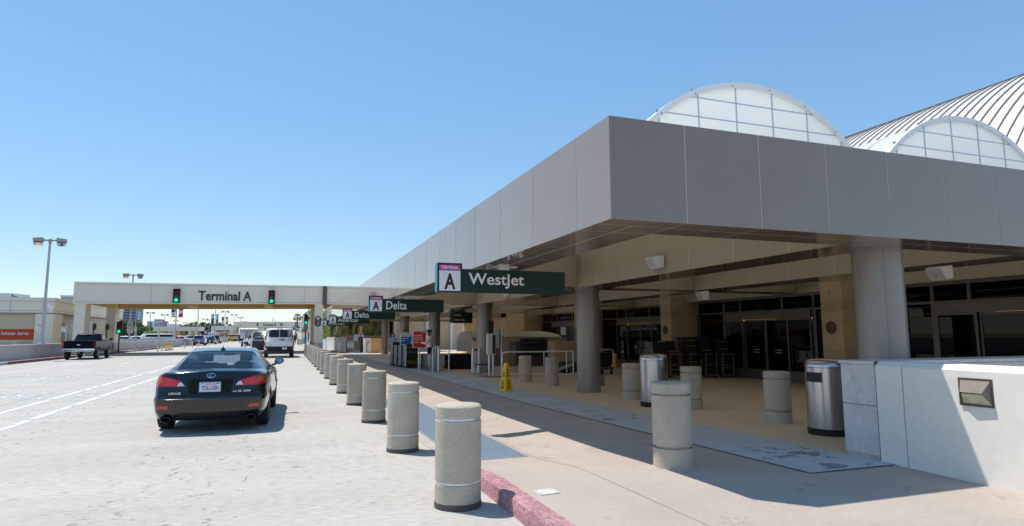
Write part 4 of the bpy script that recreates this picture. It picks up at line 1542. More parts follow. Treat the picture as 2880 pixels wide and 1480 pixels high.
# windows in the wall facing the road
fx = BXR - .3
ya, yb = AT(160, 940, X=fx).y, AT(214, 940, X=fx).y
mb = MB()
mb.box(fx, ya, .45, fx + .06, yb + 6, 3.0)
wf = mb.build('window_frame', mat('pale_window_frame', (176, 184, 184), .5), sb, w=True, smooth=0)
n = 6
st = (yb - ya) / 4
for i in range(n):
    for z0, z1 in ((2.35, 2.75), (.55, 1.85)):
        mb = MB()
        mb.box(fx + .055, ya + i * st + .12, z0, fx + .075, ya + (i + 1) * st - .12, z1)
        mb.build('pane', M_WINDK, sb, w=True, smooth=0)
# white building with a dark sign far behind on the left
wb = thing('office_building', 'white flat office building with a small dark sign peeping over the stair building', 'building', (-62, 150, 0))
a, b = AT(33, 825, Y=170), AT(85, 830, Y=200)
mb = MB()
mb.hexa([(a.x - 40, 170, 0), (a.x, 170, 0), (b.x, 200, 0), (b.x - 60, 230, 0)], [(a.x - 40, 170, a.z), (a.x, 170, a.z), (b.x, 200, b.z), (b.x - 60, 230, b.z)])
mb.build('wall', M_WHITE, wb, w=True, smooth=0)
u = Vector((b.x - a.x, 30, 0)).normalized()
mb = MB()
o = Vector((a.x, 170, a.z)) + u * 1.6 + Vector((.03, -.03, -1.12))
text(mb, 'Great Western', o, u, UZ, 10.0, .85, .05, .03)
mb.build('lettering', mat('navy_lettering', (34, 48, 110), .5), wb, w=True, smooth=0)
mb = MB()
text(mb, 'O', o - u * 1.4 - Vector((0, 0, .2)), u, UZ, 1.2, 1.2, .05, .0)
mb.build('logo', mat('navy_lettering', (34, 48, 110), .5), wb, w=True, smooth=0)
a, b = AT(171, 839, Y=125), AT(212, 831, Y=125)
gb = thing('rooftop_block', 'pale grey-green rooftop block showing left of the near bridge', 'building', (a.x, 125, 0))
mb = MB()
mb.box(a.x, 125, 0, b.x, 132, b.z - .25)
mb.mat(1).box(a.x - .1, 124.9, b.z - .249, b.x + .1, 132.1, b.z)
mb.build('wall', [mat('grey_green_wall', (166, 180, 182), .7), M_BRG], gb, w=True, smooth=0)

# ---------------------------------------------------------------- far buildings under and beyond the bridge
def far_block(name, label, x0, x1, ytop, Y, depth, m_, cat='building'):
    a, b = AT(x0, ytop, Y=Y), AT(x1, ytop, Y=Y)
    t = thing(name, label, cat, ((a.x + b.x) / 2, Y, 0))
    mb = MB()
    mb.box(a.x, Y, -1, b.x, Y + depth, a.z)
    mb.build('wall', m_, t, w=True, smooth=0)
    return t, a.x, b.x, a.z
M_OFFB = mat('blue_grey_concrete', (150, 162, 182), .7)
t, x0, x1, zt = far_block('office_tower', 'tall blue-grey office tower with dark glass storeys seen under the near bridge', 303, 400.5, 826, 430, 6, M_OFFB)
fl = 430 * 8.0 / 1740 * .86
z = zt - .6
k = 0
while z > 4:
    wd = (x1 - x0)
    for (f0, f1) in ((.02, .28), (.30, .56), (.58, .80), (.815, .885)):
        mb = MB()
        mb.box(x0 + wd * f0, 429.8, z - fl * .66, x0 + wd * f1, 429.99, z)
        mb.build('window', mat('dark_tower_glass', (52, 66, 92), .15), t, w=True, smooth=0)
    mb = MB()
    mb.box(x0 + wd * .905, 429.8, z - fl * .66, x0 + wd * .985, 429.99, z)
    mb.build('balcony', mat('pale_tower_opening', (206, 222, 238), .6), t, w=True, smooth=0)
    z -= fl
t, x0, x1, zt = far_block('hospital_block', 'white mid-rise block with dark vertical window slots and a red-brown roof box', 413.5, 469, 903, 520, 8, mat('far_white', (214, 222, 232), .7))
for f0, f1 in ((.10, .25), (.42, .45), (.505, .535), (.59, .62), (.675, .705), (.76, .79), (.87, .90)):
    mb = MB()
    mb.box(x0 + (x1 - x0) * f0, 519.7, 2, x0 + (x1 - x0) * f1, 519.98, zt - 1.0)
    mb.build('window', mat('far_slot', (92, 110, 136), .4), t, w=True, smooth=0)
a, b = AT(434, 898, Y=525), AT(452, 898, Y=525)
mb = MB()
mb.box(a.x, 525, zt, b.x, 540, a.z)
mb.build('roof_box', mat('red_brown_block', (168, 122, 120), .8), t, w=True, smooth=0)
mb = MB()
mb.box(x1 - 2.2, 519.6, 0, x1 + .05, 519.97, zt - .02)
mb.build('side_pier', mat('red_brown_block', (168, 122, 120), .8), t, w=True, smooth=0)
far_block('distant_block', 'small pale box building right of the hospital block', 472, 488, 911, 600, 20, mat('far_white', (214, 222, 232), .7))
far_block('distant_block', 'smallest pale box building just left of the flag banner pole', 490, 505, 912.2, 640, 20, mat('far_white', (214, 222, 232), .7))
far_block('distant_block', 'pale building behind the tall palm at the far right of the road', 849, 882, 892, 260, 20, M_BRG)
# toll booth roofs: flat canopy on piers
Y = 150
a, b = AT(432, 919, Y=Y), AT(572, 931, Y=Y)
t = thing('booth_canopy', 'long flat tan canopy on piers over the parking booths left of the road', 'canopy', (a.x, Y, 0))
mb = MB()
mb.box(a.x, Y, b.z, b.x - .8, Y + 8, a.z).box(a.x - .1, Y - .1, a.z - .35, b.x - .7, Y + 8, a.z + .02)
mb.build('roof_band', M_BRG, t, w=True, smooth=0)
for px in (450, 480, 501, 533, 545):
    v = AT(px, 940, Y=Y)
    for q in (0, 6.8):
        mb = MB()
        mb.box(v.x - .35, Y + .3 + q, 0, v.x + .35, Y + .9 + q, b.z)
        mb.build('pier', M_BRGT if px != 533 else M_BRG, t, w=True, smooth=0)
# second stair building further on
Y = 238
a, b = AT(594.5, 916.5, Y=Y), AT(657, 944, Y=Y)
t = thing('stair_building', 'farther tan stair building with an orange band left of the far bridge', 'building', (a.x, Y, 0))
mb = MB()
mb.box(a.x + .3, Y + .4, 0, b.x, Y + 14, a.z - 2)
mb.mat(1).box(a.x, Y, a.z - 1.55, b.x, Y + 14, a.z)
mb.box(a.x, Y, 0, a.x + 1.4, Y + 1, a.z - 1.56).box(b.x - 1.4, Y, 0, b.x, Y + 1, a.z - 1.56)
mb.build('wall', [M_STUC, M_BRG], t, w=True, smooth=0)
p, q = AT(611, 945, Y=Y), AT(641, 938.7, Y=Y)
mb = MB()
mb.box(p.x, Y + .2, p.z, q.x, Y + .39, q.z)
o = mb.build('orange_band', M_ORNG, t, w=True, smooth=0)
mb = MB()
text(mb, 'Pedestrian  Stairway', (p.x + .6, Y + .19, p.z + .25), UX, UZ, (q.x - p.x) * .8, (q.z - p.z) * .45, .02, .01, .2)
mb.build('lettering', M_SWHITE, t, w=True, smooth=0)
# white railing of the stair in front of it
a, m_, b = AT(585, 939, Y=225), AT(597.5, 933.5, Y=225), AT(616, 939, Y=225)
t = thing('stair_railing', 'white gabled stair railing in front of the farther tan stair building', 'railing', (m_.x, 225, 0))
mb = MB()
for z in (0, .7):
    mb.tube([(a.x, 225, a.z - z), (m_.x, 225, m_.z - z), (b.x, 225, b.z - z)], .16, 6)
for f in (0, .25, .5, .75, 1):
    x = a.x + (b.x - a.x) * f
    mb.cyl((x, 225, 0), (x, 225, a.z - .2 + .5 * (1 - abs(f - .5) * 2)), .08, n=6)
mb.build('rail', M_WHITE, t, w=True)
# Terminal B bridge and the one after
Y = 240
a, b, c_ = AT(657.5, 905.4, Y=Y), AT(657.5, 921, Y=Y), AT(882, 905.0, Y=Y)
bb = bridge('overhead_bridge', 'farther overhead bridge of pale stucco with a second terminal name', Y, 10, a.x, c_.x, b.z, b.z - .15, a.z, c_.z, True)
for (x0, x1) in ((657.8, 666.0), (830, 840)):
    p, q = AT(x0, 945, Y=Y), AT(x1, 945, Y=Y)
    for dy in (0, 8):
        mb = MB()
        mb.box(p.x, Y + dy + .1, 0, q.x, Y + dy + 1.2, b.z + .1)
        mb.build('column', M_BRG if dy == 0 else M_BRGT, bb, w=True, smooth=0)
p, q = AT(739, 917, Y=Y), AT(777, 911, Y=Y)
mb = MB()
text(mb, 'Terminal B', (p.x, Y - .08, p.z), UX, UZ, q.x - p.x, q.z - p.z, .06, .02)
mb.build('lettering', M_GREENL, bb, w=True, smooth=0)
p, q = AT(830, 920, Y=Y), AT(833, 905.5, Y=Y)
mb = MB()
mb.box(p.x, Y - .2, p.z, q.x, Y - .07, q.z)
mb.build('expansion_joint_cover', M_BRONZE, bb, w=True, smooth=0)
for (x0, y0, x1, y1, Y_, lab) in ((721.6, 909.2, 726.8, 918.8, 239, 'left traffic signal with lit green lens on the farther bridge'), (788.4, 909.4, 793.8, 918.8, 239, 'right traffic signal with lit green lens on the farther bridge'),
                                  (743.6, 922.3, 746.8, 928, 398, 'tiny traffic signal with lit green lens on the last bridge')):
    p, q = AT(x0, y1, Y=Y_), AT(x1, y0, Y=Y_)
    t = thing('traffic_signal', lab, 'traffic signal', ((p.x + q.x) / 2, Y_, (p.z + q.z) / 2), 0, 'traffic signals')
    signal_head(t, q.x - p.x, q.z - p.z)
Y = 400
p, q = AT(724, 931, Y=Y), AT(826, 921.5, Y=Y)
bridge('overhead_bridge', 'last and smallest overhead bridge half hidden behind the farther bridge', Y, 8, p.x, q.x, p.z, p.z, q.z, q.z, True)
far_block('distant_wall', 'long grey building closing the road beyond the farther bridge', 674, 730, 926.5, 470, 20, mat('grey_block', (150, 156, 160), .8))
far_block('construction_hoarding', 'grey hoarding box at the foot of the farther bridge', 675.5, 687, 933, 232, 5, mat('hoarding_grey', (196, 198, 198), .8), 'hoarding')
p = AT(705, 939.5, Y=200)
t = thing('work_sign', 'orange diamond road work sign beyond the white sedan', 'sign', (p.x, 200, 0))
mb = MB()
mb.prism([(-.55, p.z), (0, p.z - .55), (.55, p.z), (0, p.z + .55)], -.02, .02, 'Y')
mb.build('sign_plate', mat('work_orange', (240, 150, 30), .5), t, smooth=0)
mb = MB()
mb.cyl((0, .05, 0), (0, .05, p.z + .3), .04, n=8)
mb.build('post', M_LAMPP, t)
# airline boards, tent, stands and posts on the far pavement
t = thing('far_airline_sign', 'blue and dark green hanging sign with a red flower design over the far pavement', 'sign', (0, 128, 0))
p, q = AT(824, 932, Y=128), AT(842.5, 918, Y=128)
mb = MB()
mb.box(p.x, 127.9, p.z + .28, q.x, 128.1, q.z - .28)
mb.mat(1).box(p.x, 127.88, q.z - .279, q.x, 128.1, q.z)
mb.build('sign_box', [M_GREEN, M_BLUE], t, w=True, smooth=0)
mb = MB()
for i in range(7):
    mb.mat(i % 2).cbox((q.x - .5 + .3 * math.sin(i * 2.1), 127.84, p.z + .45 + .3 * math.cos(i * 1.7)), (.42, .06, .12), rx=0)
mb.mat(1).box(p.x + .25, 127.87, p.z + .6, p.x + .75, 127.899, p.z + .75)
mb.build('flower_design', [mat('flower_red', (176, 70, 84), .6), M_SWHITE], t, w=True, smooth=0)
mb = MB()
mb.cyl((p.x + .2, 128, .1), (p.x + .2, 128, p.z + .3), .07, n=8)
mb.build('post', M_LAMPP, t, w=True)
p = AT(850, 930, Y=135)
t = thing('market_tent', 'small dark peaked tent on the far pavement', 'tent', (p.x, 135, 0))
mb = MB()
mb.add([(-1.4, -1.4, 2.2), (1.4, -1.4, 2.2), (1.4, 1.4, 2.2), (-1.4, 1.4, 2.2), (0, 0, 3.0)], [(0, 1, 4), (1, 2, 4), (2, 3, 4), (3, 0, 4), (3, 2, 1, 0)])
mb.build('roof', mat('tent_black', (52, 54, 58), .8), t, smooth=0)
for sx in (-1.3, 1.3):
    for sy in (-1.3, 1.3):
        mb = MB()
        mb.cyl((sx, sy, .13), (sx, sy, 2.2), .05, n=8)
        mb.build('pole', M_BLACK, t)
for px, Y, hh, lab in ((836, 118, 2.4, 'thin pale post left of the dark tent on the far pavement'), (844, 100, 2.6, 'nearest thin pale post on the far pavement beside the red kerb'), (860, 88, 2.9, 'thin pale post close to the right bridge column')):
    v = AT(px, 950, Y=Y)
    t = thing('pavement_post', lab, 'post', (v.x, Y, 0), 0, 'thin posts on the far pavement')
    mb = MB()
    mb.cyl((0, 0, .1), (0, 0, hh), .06, n=10)
    mb.cbox((0, 0, .12), (.5, .5, .05))
    mb.build('pole', M_IVORY, t)
    mb = MB()
    mb.box(-.16, -.1, hh - .5, .16, -.06, hh)
    mb.build('plate', M_SWHITE, t, smooth=0)
v = G(834, 958)
t = thing('sandwich_board', 'light blue sandwich board on the far pavement', 'board', (v.x, 112, 0))
mb = MB()
mb.hexa([(-.3, -.3, .13), (.3, -.3, .13), (.3, -.26, .13), (-.3, -.26, .13)], [(-.3, -.04, 1.3), (.3, -.04, 1.3), (.3, 0, 1.3), (-.3, 0, 1.3)])
mb.hexa([(-.3, .26, .13), (.3, .26, .13), (.3, .3, .13), (-.3, .3, .13)], [(-.3, .0, 1.3), (.3, .0, 1.3), (.3, .04, 1.3), (-.3, .04, 1.3)])
mb.build('panel', mat('pale_blue_board', (120, 176, 220), .5), t, smooth=0)
for px, lab in ((840, 'left pale stubby bollard on the far pavement'), (849, 'right pale stubby bollard on the far pavement')):
    v = AT(px, 950, Y=106)
    dup(b1, (v.x, 106, .1), label=lab, group='bollards on the far pavement')
# flag pole with a hanging flag by the bridge column, and roof antennas
v = AT(871, 900, Y=150)
t = thing('flag_pole', 'flag pole with a limp red white and blue flag left of the bridge column', 'flag pole', (v.x, 150, 0))
mb = MB()
mb.cyl((-.35, 0, 0), (-.35, 0, 9.6), .07, .04, n=8)
mb.build('pole', M_LAMPP, t)
mb = MB()
for i in range(6):
    mb.mat(i % 2 if i > 1 else 2).hexa([(-.3, -.06, 8.9 - i * .6), (.42, -.1 + .03 * (i % 2), 8.9 - i * .6), (.42, .02, 8.9 - i * .6), (-.3, .02, 8.9 - i * .6)],
                                       [(-.3, -.06, 9.5 - i * .6), (.42, -.07 + .03 * ((i + 1) % 2), 9.5 - i * .6), (.42, .02, 9.5 - i * .6), (-.3, .02, 9.5 - i * .6)])
mb.build('flag', [M_FRED, M_FWHITE, M_FBLUE], t, smooth=0)
v = AT(771, 904, Y=300)
t = thing('antenna_mast', 'thin roof antennas rising over the farther bridge', 'antenna', (v.x, 300, 0))
mb = MB()
for dx, zt in ((-.7, AT(769, 894, Y=300).z), (.5, AT(773, 899, Y=300).z)):
    mb.cyl((dx, 0, 0), (dx, 0, zt), .1, n=6)
    for k in range(3):
        mb.cyl((dx - .1, 0, zt - .3 - k * .9), (dx + .9, 0, zt - .35 - k * .9), .07, n=6)
mb.build('mast', M_LAMPP, t)

# ---------------------------------------------------------------- trees and palms
LEAFS = {'olive': [(58, 70, 46), (78, 88, 56), (44, 54, 38)], 'green': [(70, 96, 44), (98, 122, 56), (50, 74, 36)], 'bright': [(146, 168, 52), (186, 192, 76), (98, 126, 42)]}
M_BARK = mat('bark', (92, 78, 64), .9, var=.2, vs_=6)
def tree(name, label, px, py_top, Y, w_px, kind, seed, n=900, base=0.0, grp='trees beyond the road', size=1.0):
    rnd = random.Random(seed)
    top = AT(px, py_top, Y=Y)
    W = w_px * Y / 1740 * 1.55
    H_ = max(top.z - base, 1.5)
    t = thing(name, label, 'tree', (top.x, Y, base), 0, grp)
    mb = MB()
    th = H_ * .32
    mb.cyl((0, 0, 0), (rnd.uniform(-.2, .2), 0, th), W * .035, W * .022, n=8)
    for k in range(5):
        a = rnd.uniform(0, 6.28)
        mb.cyl((0, 0, th * rnd.uniform(.75, 1)), (math.cos(a) * W * .26, math.sin(a) * W * .26, H_ * rnd.uniform(.5, .8)), W * .018, W * .006, n=6)
    mb.build('trunk', M_BARK, t)
    ms_ = [mat('leaf_%s_%s' % (kind, q), c, .75, var=.15, vs_=1) for q, c in zip(('mid', 'light', 'dark'), LEAFS[kind])]
    mb = MB()
    blobs = []
    for k in range(11):
        a = rnd.uniform(0, 6.28)
        r = rnd.uniform(.1, .36) * W
        blobs.append((math.cos(a) * r, math.sin(a) * r, H_ * rnd.uniform(.3, .86), W * rnd.uniform(.13, .24), rnd.choice((0, 0, 1, 2))))
    blobs.append((0, 0, H_ * .86, W * .17, 1))
    s0 = W * .045 * size
    for i in range(n):
        bx, by, bz, br_, bm_ = rnd.choice(blobs)
        d = Vector((rnd.gauss(0, 1), rnd.gauss(0, 1), rnd.gauss(0, 1))).normalized() * br_ * rnd.uniform(.55, 1.08)
        c = Vector((bx, by, bz)) + Vector((d.x, d.y, d.z * .8))
        if c.z > H_:
            c.z = H_ - rnd.uniform(0, .1) * H_
        u_ = Vector((rnd.gauss(0, 1), rnd.gauss(0, 1), rnd.gauss(0, .6))).normalized()
        v_ = u_.cross(Vector((rnd.gauss(0, 1), rnd.gauss(0, 1), rnd.gauss(0, 1)))).normalized()
        s = s0 * rnd.uniform(.6, 1.4)
        mb.mat(bm_ if rnd.random() < .7 else rnd.randrange(3))
        mb.add([c - u_ * s, c + v_ * s * .6, c + u_ * s, c - v_ * s * .6], [(0, 1, 2, 3)])
    mb.build('crown', ms_, t, fix=False, smooth=0)
    return t
TR = [(348, 903, 250, 46, 'green', 'green tree between the signal and the speed limit sign'), (372, 906, 300, 40, 'olive', 'dark tree in front of the office tower'), (392, 914, 280, 34, 'green', 'bushy green tree at the right foot of the office tower'),
      (412, 918, 260, 36, 'green', 'low green tree left of the hospital block'), (430, 921, 240, 36, 'green', 'low green tree in front of the hospital block'), (366, 918, 200, 44, 'green', 'leafy tree behind the speed limit sign'),
      (510, 910, 420, 16, 'olive', 'small dark conifer right of the flag banners'), (524, 912, 430, 26, 'olive', 'dark tree left of the bare lamp pole'), (536, 906, 400, 26, 'olive', 'taller dark tree behind the booth canopy'), (549, 905, 400, 30, 'green', 'paler tree behind the bare lamp pole'),
      (572, 906, 380, 30, 'olive', 'dark tree right of the bare lamp pole'), (588, 908, 380, 26, 'green', 'yellowish tree left of the portrait banner'), (603, 909, 390, 30, 'olive', 'dark tree behind the portrait banner'), (620, 906, 390, 22, 'green', 'tree between the portrait and the farther flag banners'),
      (646, 910, 400, 22, 'olive', 'dark tree right of the farther flag banners'), (440, 928, 200, 30, 'bright', 'yellow-green shrub mass left of the booth canopy'), (580, 918, 300, 40, 'olive', 'wide dark tree behind the grey fence right of the booths')]
for i, (px, pt, Y, wp, kd, lab) in enumerate(TR):
    tree('broadleaf_tree', lab, px, pt, Y, wp, kd, 50 + i)
tree('planter_shrub', 'yellow-green shrubs behind the white planter wall beside the bridge column', 921, 918, 75, 34, 'bright', 3, 900, base=.4, grp='planter shrubs', size=.8)
tree('planter_shrub', 'yellow-green shrub in front of the drooping palm left of the steel carts', 951, 921, 74, 24, 'bright', 4, 700, base=.4, grp='planter shrubs', size=.8)
tree('planter_shrub', 'small green shrub between the two drooping palms', 1024, 933, 72, 12, 'bright', 5, 300, base=.6, grp='planter shrubs', size=.9)
def fan_palm(label, px, py_top, py_bot, Y, seed, grp):
    rnd = random.Random(seed)
    a, b = AT(px, py_top, Y=Y), AT(px, py_bot, Y=Y)
    R = (a.z - b.z) / 2
    t = thing('fan_palm', label, 'palm tree', (a.x, Y, 0), 0, grp)
    c = (a.z + b.z) / 2
    mb = MB()
    mb.cyl((0, 0, 0), (0, 0, c), R * .2, R * .13, n=10)
    mb.build('trunk', M_BARK, t)
    mb = MB()
    for i in range(90):
        th = rnd.uniform(0, 6.28)
        ph = rnd.uniform(-.9, 1.35)
        d = Vector((math.cos(th) * math.cos(ph), math.sin(th) * math.cos(ph), math.sin(ph)))
        tip = Vector((0, 0, c)) + d * R * rnd.uniform(.55, .8)
        s = d.orthogonal().normalized()
        s.rotate(Matrix.Rotation(rnd.uniform(0, 6.28), 3, d))
        mb.mat(rnd.randrange(3) if ph > -.3 else 2)
        for k in range(7):
            q = (s * math.cos(-1.1 + k * .37 + 1.57) + d * math.sin(1.57 + (-1.1 + k * .37)) * 1) .normalized()
            q = (d * math.cos(-1.1 + .37 * k) + s * math.sin(-1.1 + .37 * k)).normalized()
            e = tip + q * R * .36
            n_ = q.cross(d.cross(s)).normalized() * R * .035
            mb.add([tip - n_, e - Vector((0, 0, R * .06)), tip + n_], [(0, 1, 2)])
        w2 = d.cross(s).normalized() * R * .012
        mb.add([Vector((0, 0, c)) - w2, Vector((0, 0, c)) + w2, tip + w2, tip - w2], [(0, 1, 2, 3)])
    mb.build('crown', [mat('palm_green', (96, 112, 62), .7), mat('palm_light', (140, 146, 88), .7), mat('palm_dark', (72, 78, 50), .7)], t, fix=False, smooth=0)
fan_palm('tall fan palm showing over the farther bridge on the right', 837, 881, 906, 225, 1, 'fan palms')
fan_palm('fan palm crown in front of the office tower', 388, 898, 920, 270, 2, 'fan palms')
def feather_palm(label, px, Y, zc, L, seed, nf=84):
    rnd = random.Random(seed)
    v = AT(px, 945, Y=Y)
    t = thing('feather_palm', label, 'palm tree', (v.x, Y, 0), 0, 'drooping feather palms')
    mb = MB()
    for k in range(9):
        z0 = .2 + (zc - .4) * k / 9
        mb.lathe([(.42, z0), (.52, z0 + .16), (.43, z0 + .31)], 14)
    mb.build('trunk', mat('palm_trunk', (106, 76, 58), .9, var=.25, vs_=4), t)
    mb = MB()
    for i in range(nf):
        th = i * 2.39996 + rnd.uniform(-.2, .2)
        up = 1.35 - 1.9 * (i / nf) + rnd.uniform(-.1, .1)
        d = Vector((math.cos(th), math.sin(th), 0))
        sd = Vector((-d.y, d.x, 0))
        p = Vector((0, 0, zc)) + d * .25
        ang = up
        n = 15
        seg = L / n * rnd.uniform(.85, 1.05)
        pts = [p.copy()]
        for k in range(n):
            p = p + (d * math.cos(ang) + Vector((0, 0, math.sin(ang)))) * seg
            ang -= .135 + .01 * k * .6
            pts.append(p.copy())
        m_ = 0 if i < nf * .3 else (1 if rnd.random() < .55 else 2)
        for k in range(1, n + 1):
            a, b = pts[k - 1], pts[k]
            tdir = (b - a).normalized()
            nrm = sd.cross(tdir).normalized()
            ll = L * .2 * math.sin(PI * min(1, .12 + .88 * k / n)) + .12
            mb.mat(m_ if rnd.random() < .8 else rnd.randrange(3))
            for s in (-1, 1):
                for h in (.0, .33, .66):
                    o = a.lerp(b, h)
                    e = o + sd * s * ll * .62 + tdir * ll * .62 - Vector((0, 0, ll * (.38 + .3 * rnd.random()))) + nrm * .05
                    w_ = tdir * .06
                    mb.add([o - w_, e, o + w_], [(0, 1, 2)])
            mb.mat(2).add([a - nrm * .02 - sd * .025, a - nrm * .02 + sd * .025, b - nrm * .02 + sd * .025, b - nrm * .02 - sd * .025], [(0, 1, 2, 3)])
    mb.build('fronds', [mat('frond_green', (112, 128, 70), .6), mat('frond_pale', (166, 172, 122), .6), mat('frond_dark', (80, 94, 52), .6)], t, fix=False, smooth=0)
feather_palm('left drooping feather palm with a thick brown trunk behind the steel carts', 988, 72, 3.3, 4.1, 11)
feather_palm('right drooping feather palm with a thick brown trunk left of the last columns', 1046, 70, 3.5, 4.0, 12)
feather_palm('dark feather palm in the shade behind the no parking sign', 912, 80, 3.6, 3.4, 13, 40)

# ---------------------------------------------------------------- beyond the end of the canopy
t = thing('planter_wall', 'low white planter wall in the sun beyond the bridge column', 'wall', (4.5, 70, 0))
a, b = Vector((3.95, 80, 0)), Vector((5.1, 61.5, 0))
d = (b - a).normalized()
n_ = Vector((d.y, -d.x, 0))
mb = MB()
mb.hexa([a, b, b - n_ * .3, a - n_ * .3], [p + Vector((0, 0, 1.35)) for p in (a, b, b - n_ * .3, a - n_ * .3)])
mb.mat(1)
for i in range(6):
    c = a + d * (1.5 + 3 * i) + n_ * .02 + Vector((0, 0, 1.15))
    mb.cbox(c, (.05, .2, .12), 0)
mb.build('wall_panel', [M_WHITE, M_LHEAD], t, w=True, smooth=0)
t = thing('far_wing', 'tan stone wing with white strips in the sun behind the last canopy columns', 'building', (13, 66, 0))
mb = MB()
x = 10.9
for i, wd in enumerate((3.1, 2.4, 4.2, 3.0, 6.0)):
    mb.mat(i % 2).box(x, 66, 0, x + wd, 72, 5.5)
    mb.mat(2).box(x - .3, 65.8, 0, x - .01, 66.4, 5.6)
    x += wd + .3
mb.build('wall', [M_STONE2, M_STONE, M_WHITE], t, w=True, smooth=0)
t = thing('planter_wall', 'low tan planter wall running under the feather palms', 'wall', (9, 69, 0))
mb = MB()
a, b = AT(962, 950, Y=68), AT(1110, 950, Y=66)
mb.box(a.x, 67.8, 0, b.x + 3, 68.2, 1.38)
mb.mat(1).box(a.x - .05, 67.7, 1.381, b.x + 3, 68.25, 1.5)
mb.build('wall_panel', [mat('tan_planter', (206, 164, 122), .8, var=.06, vs_=1, world=True), M_STONE2], t, w=True, smooth=0)
def block_at(name, label, cat, x0, y0, x1, y1, Y, depth, m_, bevel=.01, group=None, part='body'):
    a, b = AT(x0, y1, Y=Y), AT(x1, y0, Y=Y)
    zb_ = max(a.z, 0.008)
    t = thing(name, label, cat, ((a.x + b.x) / 2, Y + depth / 2, zb_), 0, group)
    mb = MB()
    mb.box(-(b.x - a.x) / 2, -depth / 2, 0, (b.x - a.x) / 2, depth / 2, b.z - zb_)
    mb.build(part, m_, t, smooth=0, bevel=bevel, seg=1)
    return t, (b.x - a.x), b.z - zb_
t, w_, h_ = block_at('stone_counter', 'white and tan counter block in the sun at the far end of the canopy', 'counter', 1024, 952, 1044, 995, 55.2, 1.2, M_WHITE)
mb = MB()
mb.box(w_ / 2 + .001, -.6, 0, w_ / 2 + .85, .6, h_ - .02)
mb.build('tan_side', mat('tan_planter', (206, 164, 122), .8), t, smooth=0)
mb = MB()
mb.box(-.1, -.63, .1, -.04, -.6, h_ * .75)
mb.mat(0).box(-.1, -.63, h_ * .7, .16, -.6, h_ * .75)
mb.build('seat_rail', M_STEELD, t, smooth=0)
t, w_, h_ = block_at('bag_wrap_kiosk', 'white kiosk with a dark recess behind the steel carts', 'kiosk', 996.5, 941, 1023, 994, 58, .9, M_WHITE)
mb = MB()
mb.box(-w_ * .08, -.46, h_ * .25, w_ * .4, -.451, h_ * .88)
mb.mat(1).box(w_ * .1, -.47, h_ * .3, w_ * .2, -.4605, h_ * .8)
mb.mat(2).box(-w_ * .14, -.465, h_ * .4, -w_ * .09, -.4515, h_ * .8)
mb.build('recess', [M_SBLACK, mat('orange_label', (226, 120, 40), .5), mat('orange_label', (226, 120, 40), .5)], t, smooth=0)
p, q = AT(1008.5, 939, Y=56.5), AT(1020, 918, Y=56.5)
t = thing('cart_sign', 'small sign on a post showing an orange luggage cart symbol on black', 'sign', ((p.x + q.x) / 2, 56.5, 0))
mb = MB()
wd, hd = (q.x - p.x) / 2, q.z - p.z
mb.box(-wd, -.02, p.z, wd, .02, q.z)
mb.mat(1).box(-wd * .88, -.026, p.z + hd * .22, wd * .88, -.0205, p.z + hd * .82)
mb.mat(2).box(-wd * .5, -.032, p.z + hd * .42, wd * .6, -.0265, p.z + hd * .7)
mb.box(-wd * .6, -.032, p.z + hd * .34, wd * .6, -.0265, p.z + hd * .38).box(wd * .1, -.032, p.z + hd * .7, wd * .45, -.0265, p.z + hd * .77)
for s in (-.4, .4):
    mb.mat(2).lathe([(.035, -.032), (.035, -.0265)], 10, (s * wd, 0, p.z + hd * .29), axis='Y')
mb.mat(3).box(-wd * .88, -.026, p.z + hd * .06, wd * .88, -.0205, p.z + hd * .18)
mb.build('sign_plate', [M_LHEAD, M_SBLACK, mat('cart_symbol_orange', (250, 160, 30), .5), mat('sign_amber_strip', (220, 160, 80), .5)], t, smooth=0)
mb = MB()
mb.cyl((0, .05, 0), (0, .05, q.z), .04, n=8)
mb.build('post', M_STEELD, t)
t, w_, h_ = block_at('steel_cart_stand', 'row of nested steel luggage carts with an olive end panel', 'luggage carts', 996, 959, 1012, 986, 55.9, .08, mat('olive_panel', (92, 92, 74), .5), part='end_panel')
for k in range(6):
    mb = MB()
    x = -w_ / 2 - .06 - k * .085
    y = k * .1
    mb.tube([(x, y, .0), (x, y, h_ + .02), (x, y + .5, h_ + .02)], .022, 6)
    mb.box(x - .01, y, .2, x + .01, y + .6, h_ * .9)
    mb.build('cart_frame', M_STEEL, t)
for k in range(7):
    mb = MB()
    mb.lathe([(.07, -.02), (.075, 0), (.07, .02)], 14, (-w_ / 2 - .5 + k * .2, -.05 - .05 * (k % 2), -.2), axis='X')
    mb.build('wheel', M_GAL, t)
mb = MB()
mb.box(-w_ / 2 - .6, -.03, -.14, w_ / 2 + .3, .5, -.08)
mb.mat(1).box(w_ / 2 + .05, -.05, -.26, w_ / 2 + .5, .3, h_ * .55)
mb.build('chassis', [M_STEELD, M_BLACK], t, smooth=0)
v = G(965, 984)
t = thing('waste_cart', 'black wheeled waste cart behind the lone far bollard', 'cart', (v.x, 62, 0))
mb = MB()
mb.hexa([(-.35, -.3, .2), (.3, -.3, .2), (.3, .3, .2), (-.35, .3, .2)], [(-.5, -.35, 1.02), (.4, -.35, 1.1), (.4, .35, 1.1), (-.5, .35, 1.02)])
mb.build('tub', M_BLACK, t, smooth=0, bevel=.03)
mb = MB()
mb.hexa([(.38, -.2, .5), (.62, -.2, .55), (.62, .2, .55), (.38, .2, .5)], [(.38, -.2, .72), (.7, -.2, .8), (.7, .2, .8), (.38, .2, .72)])
mb.build('bag', M_BLACK, t, smooth=0, bevel=.04)
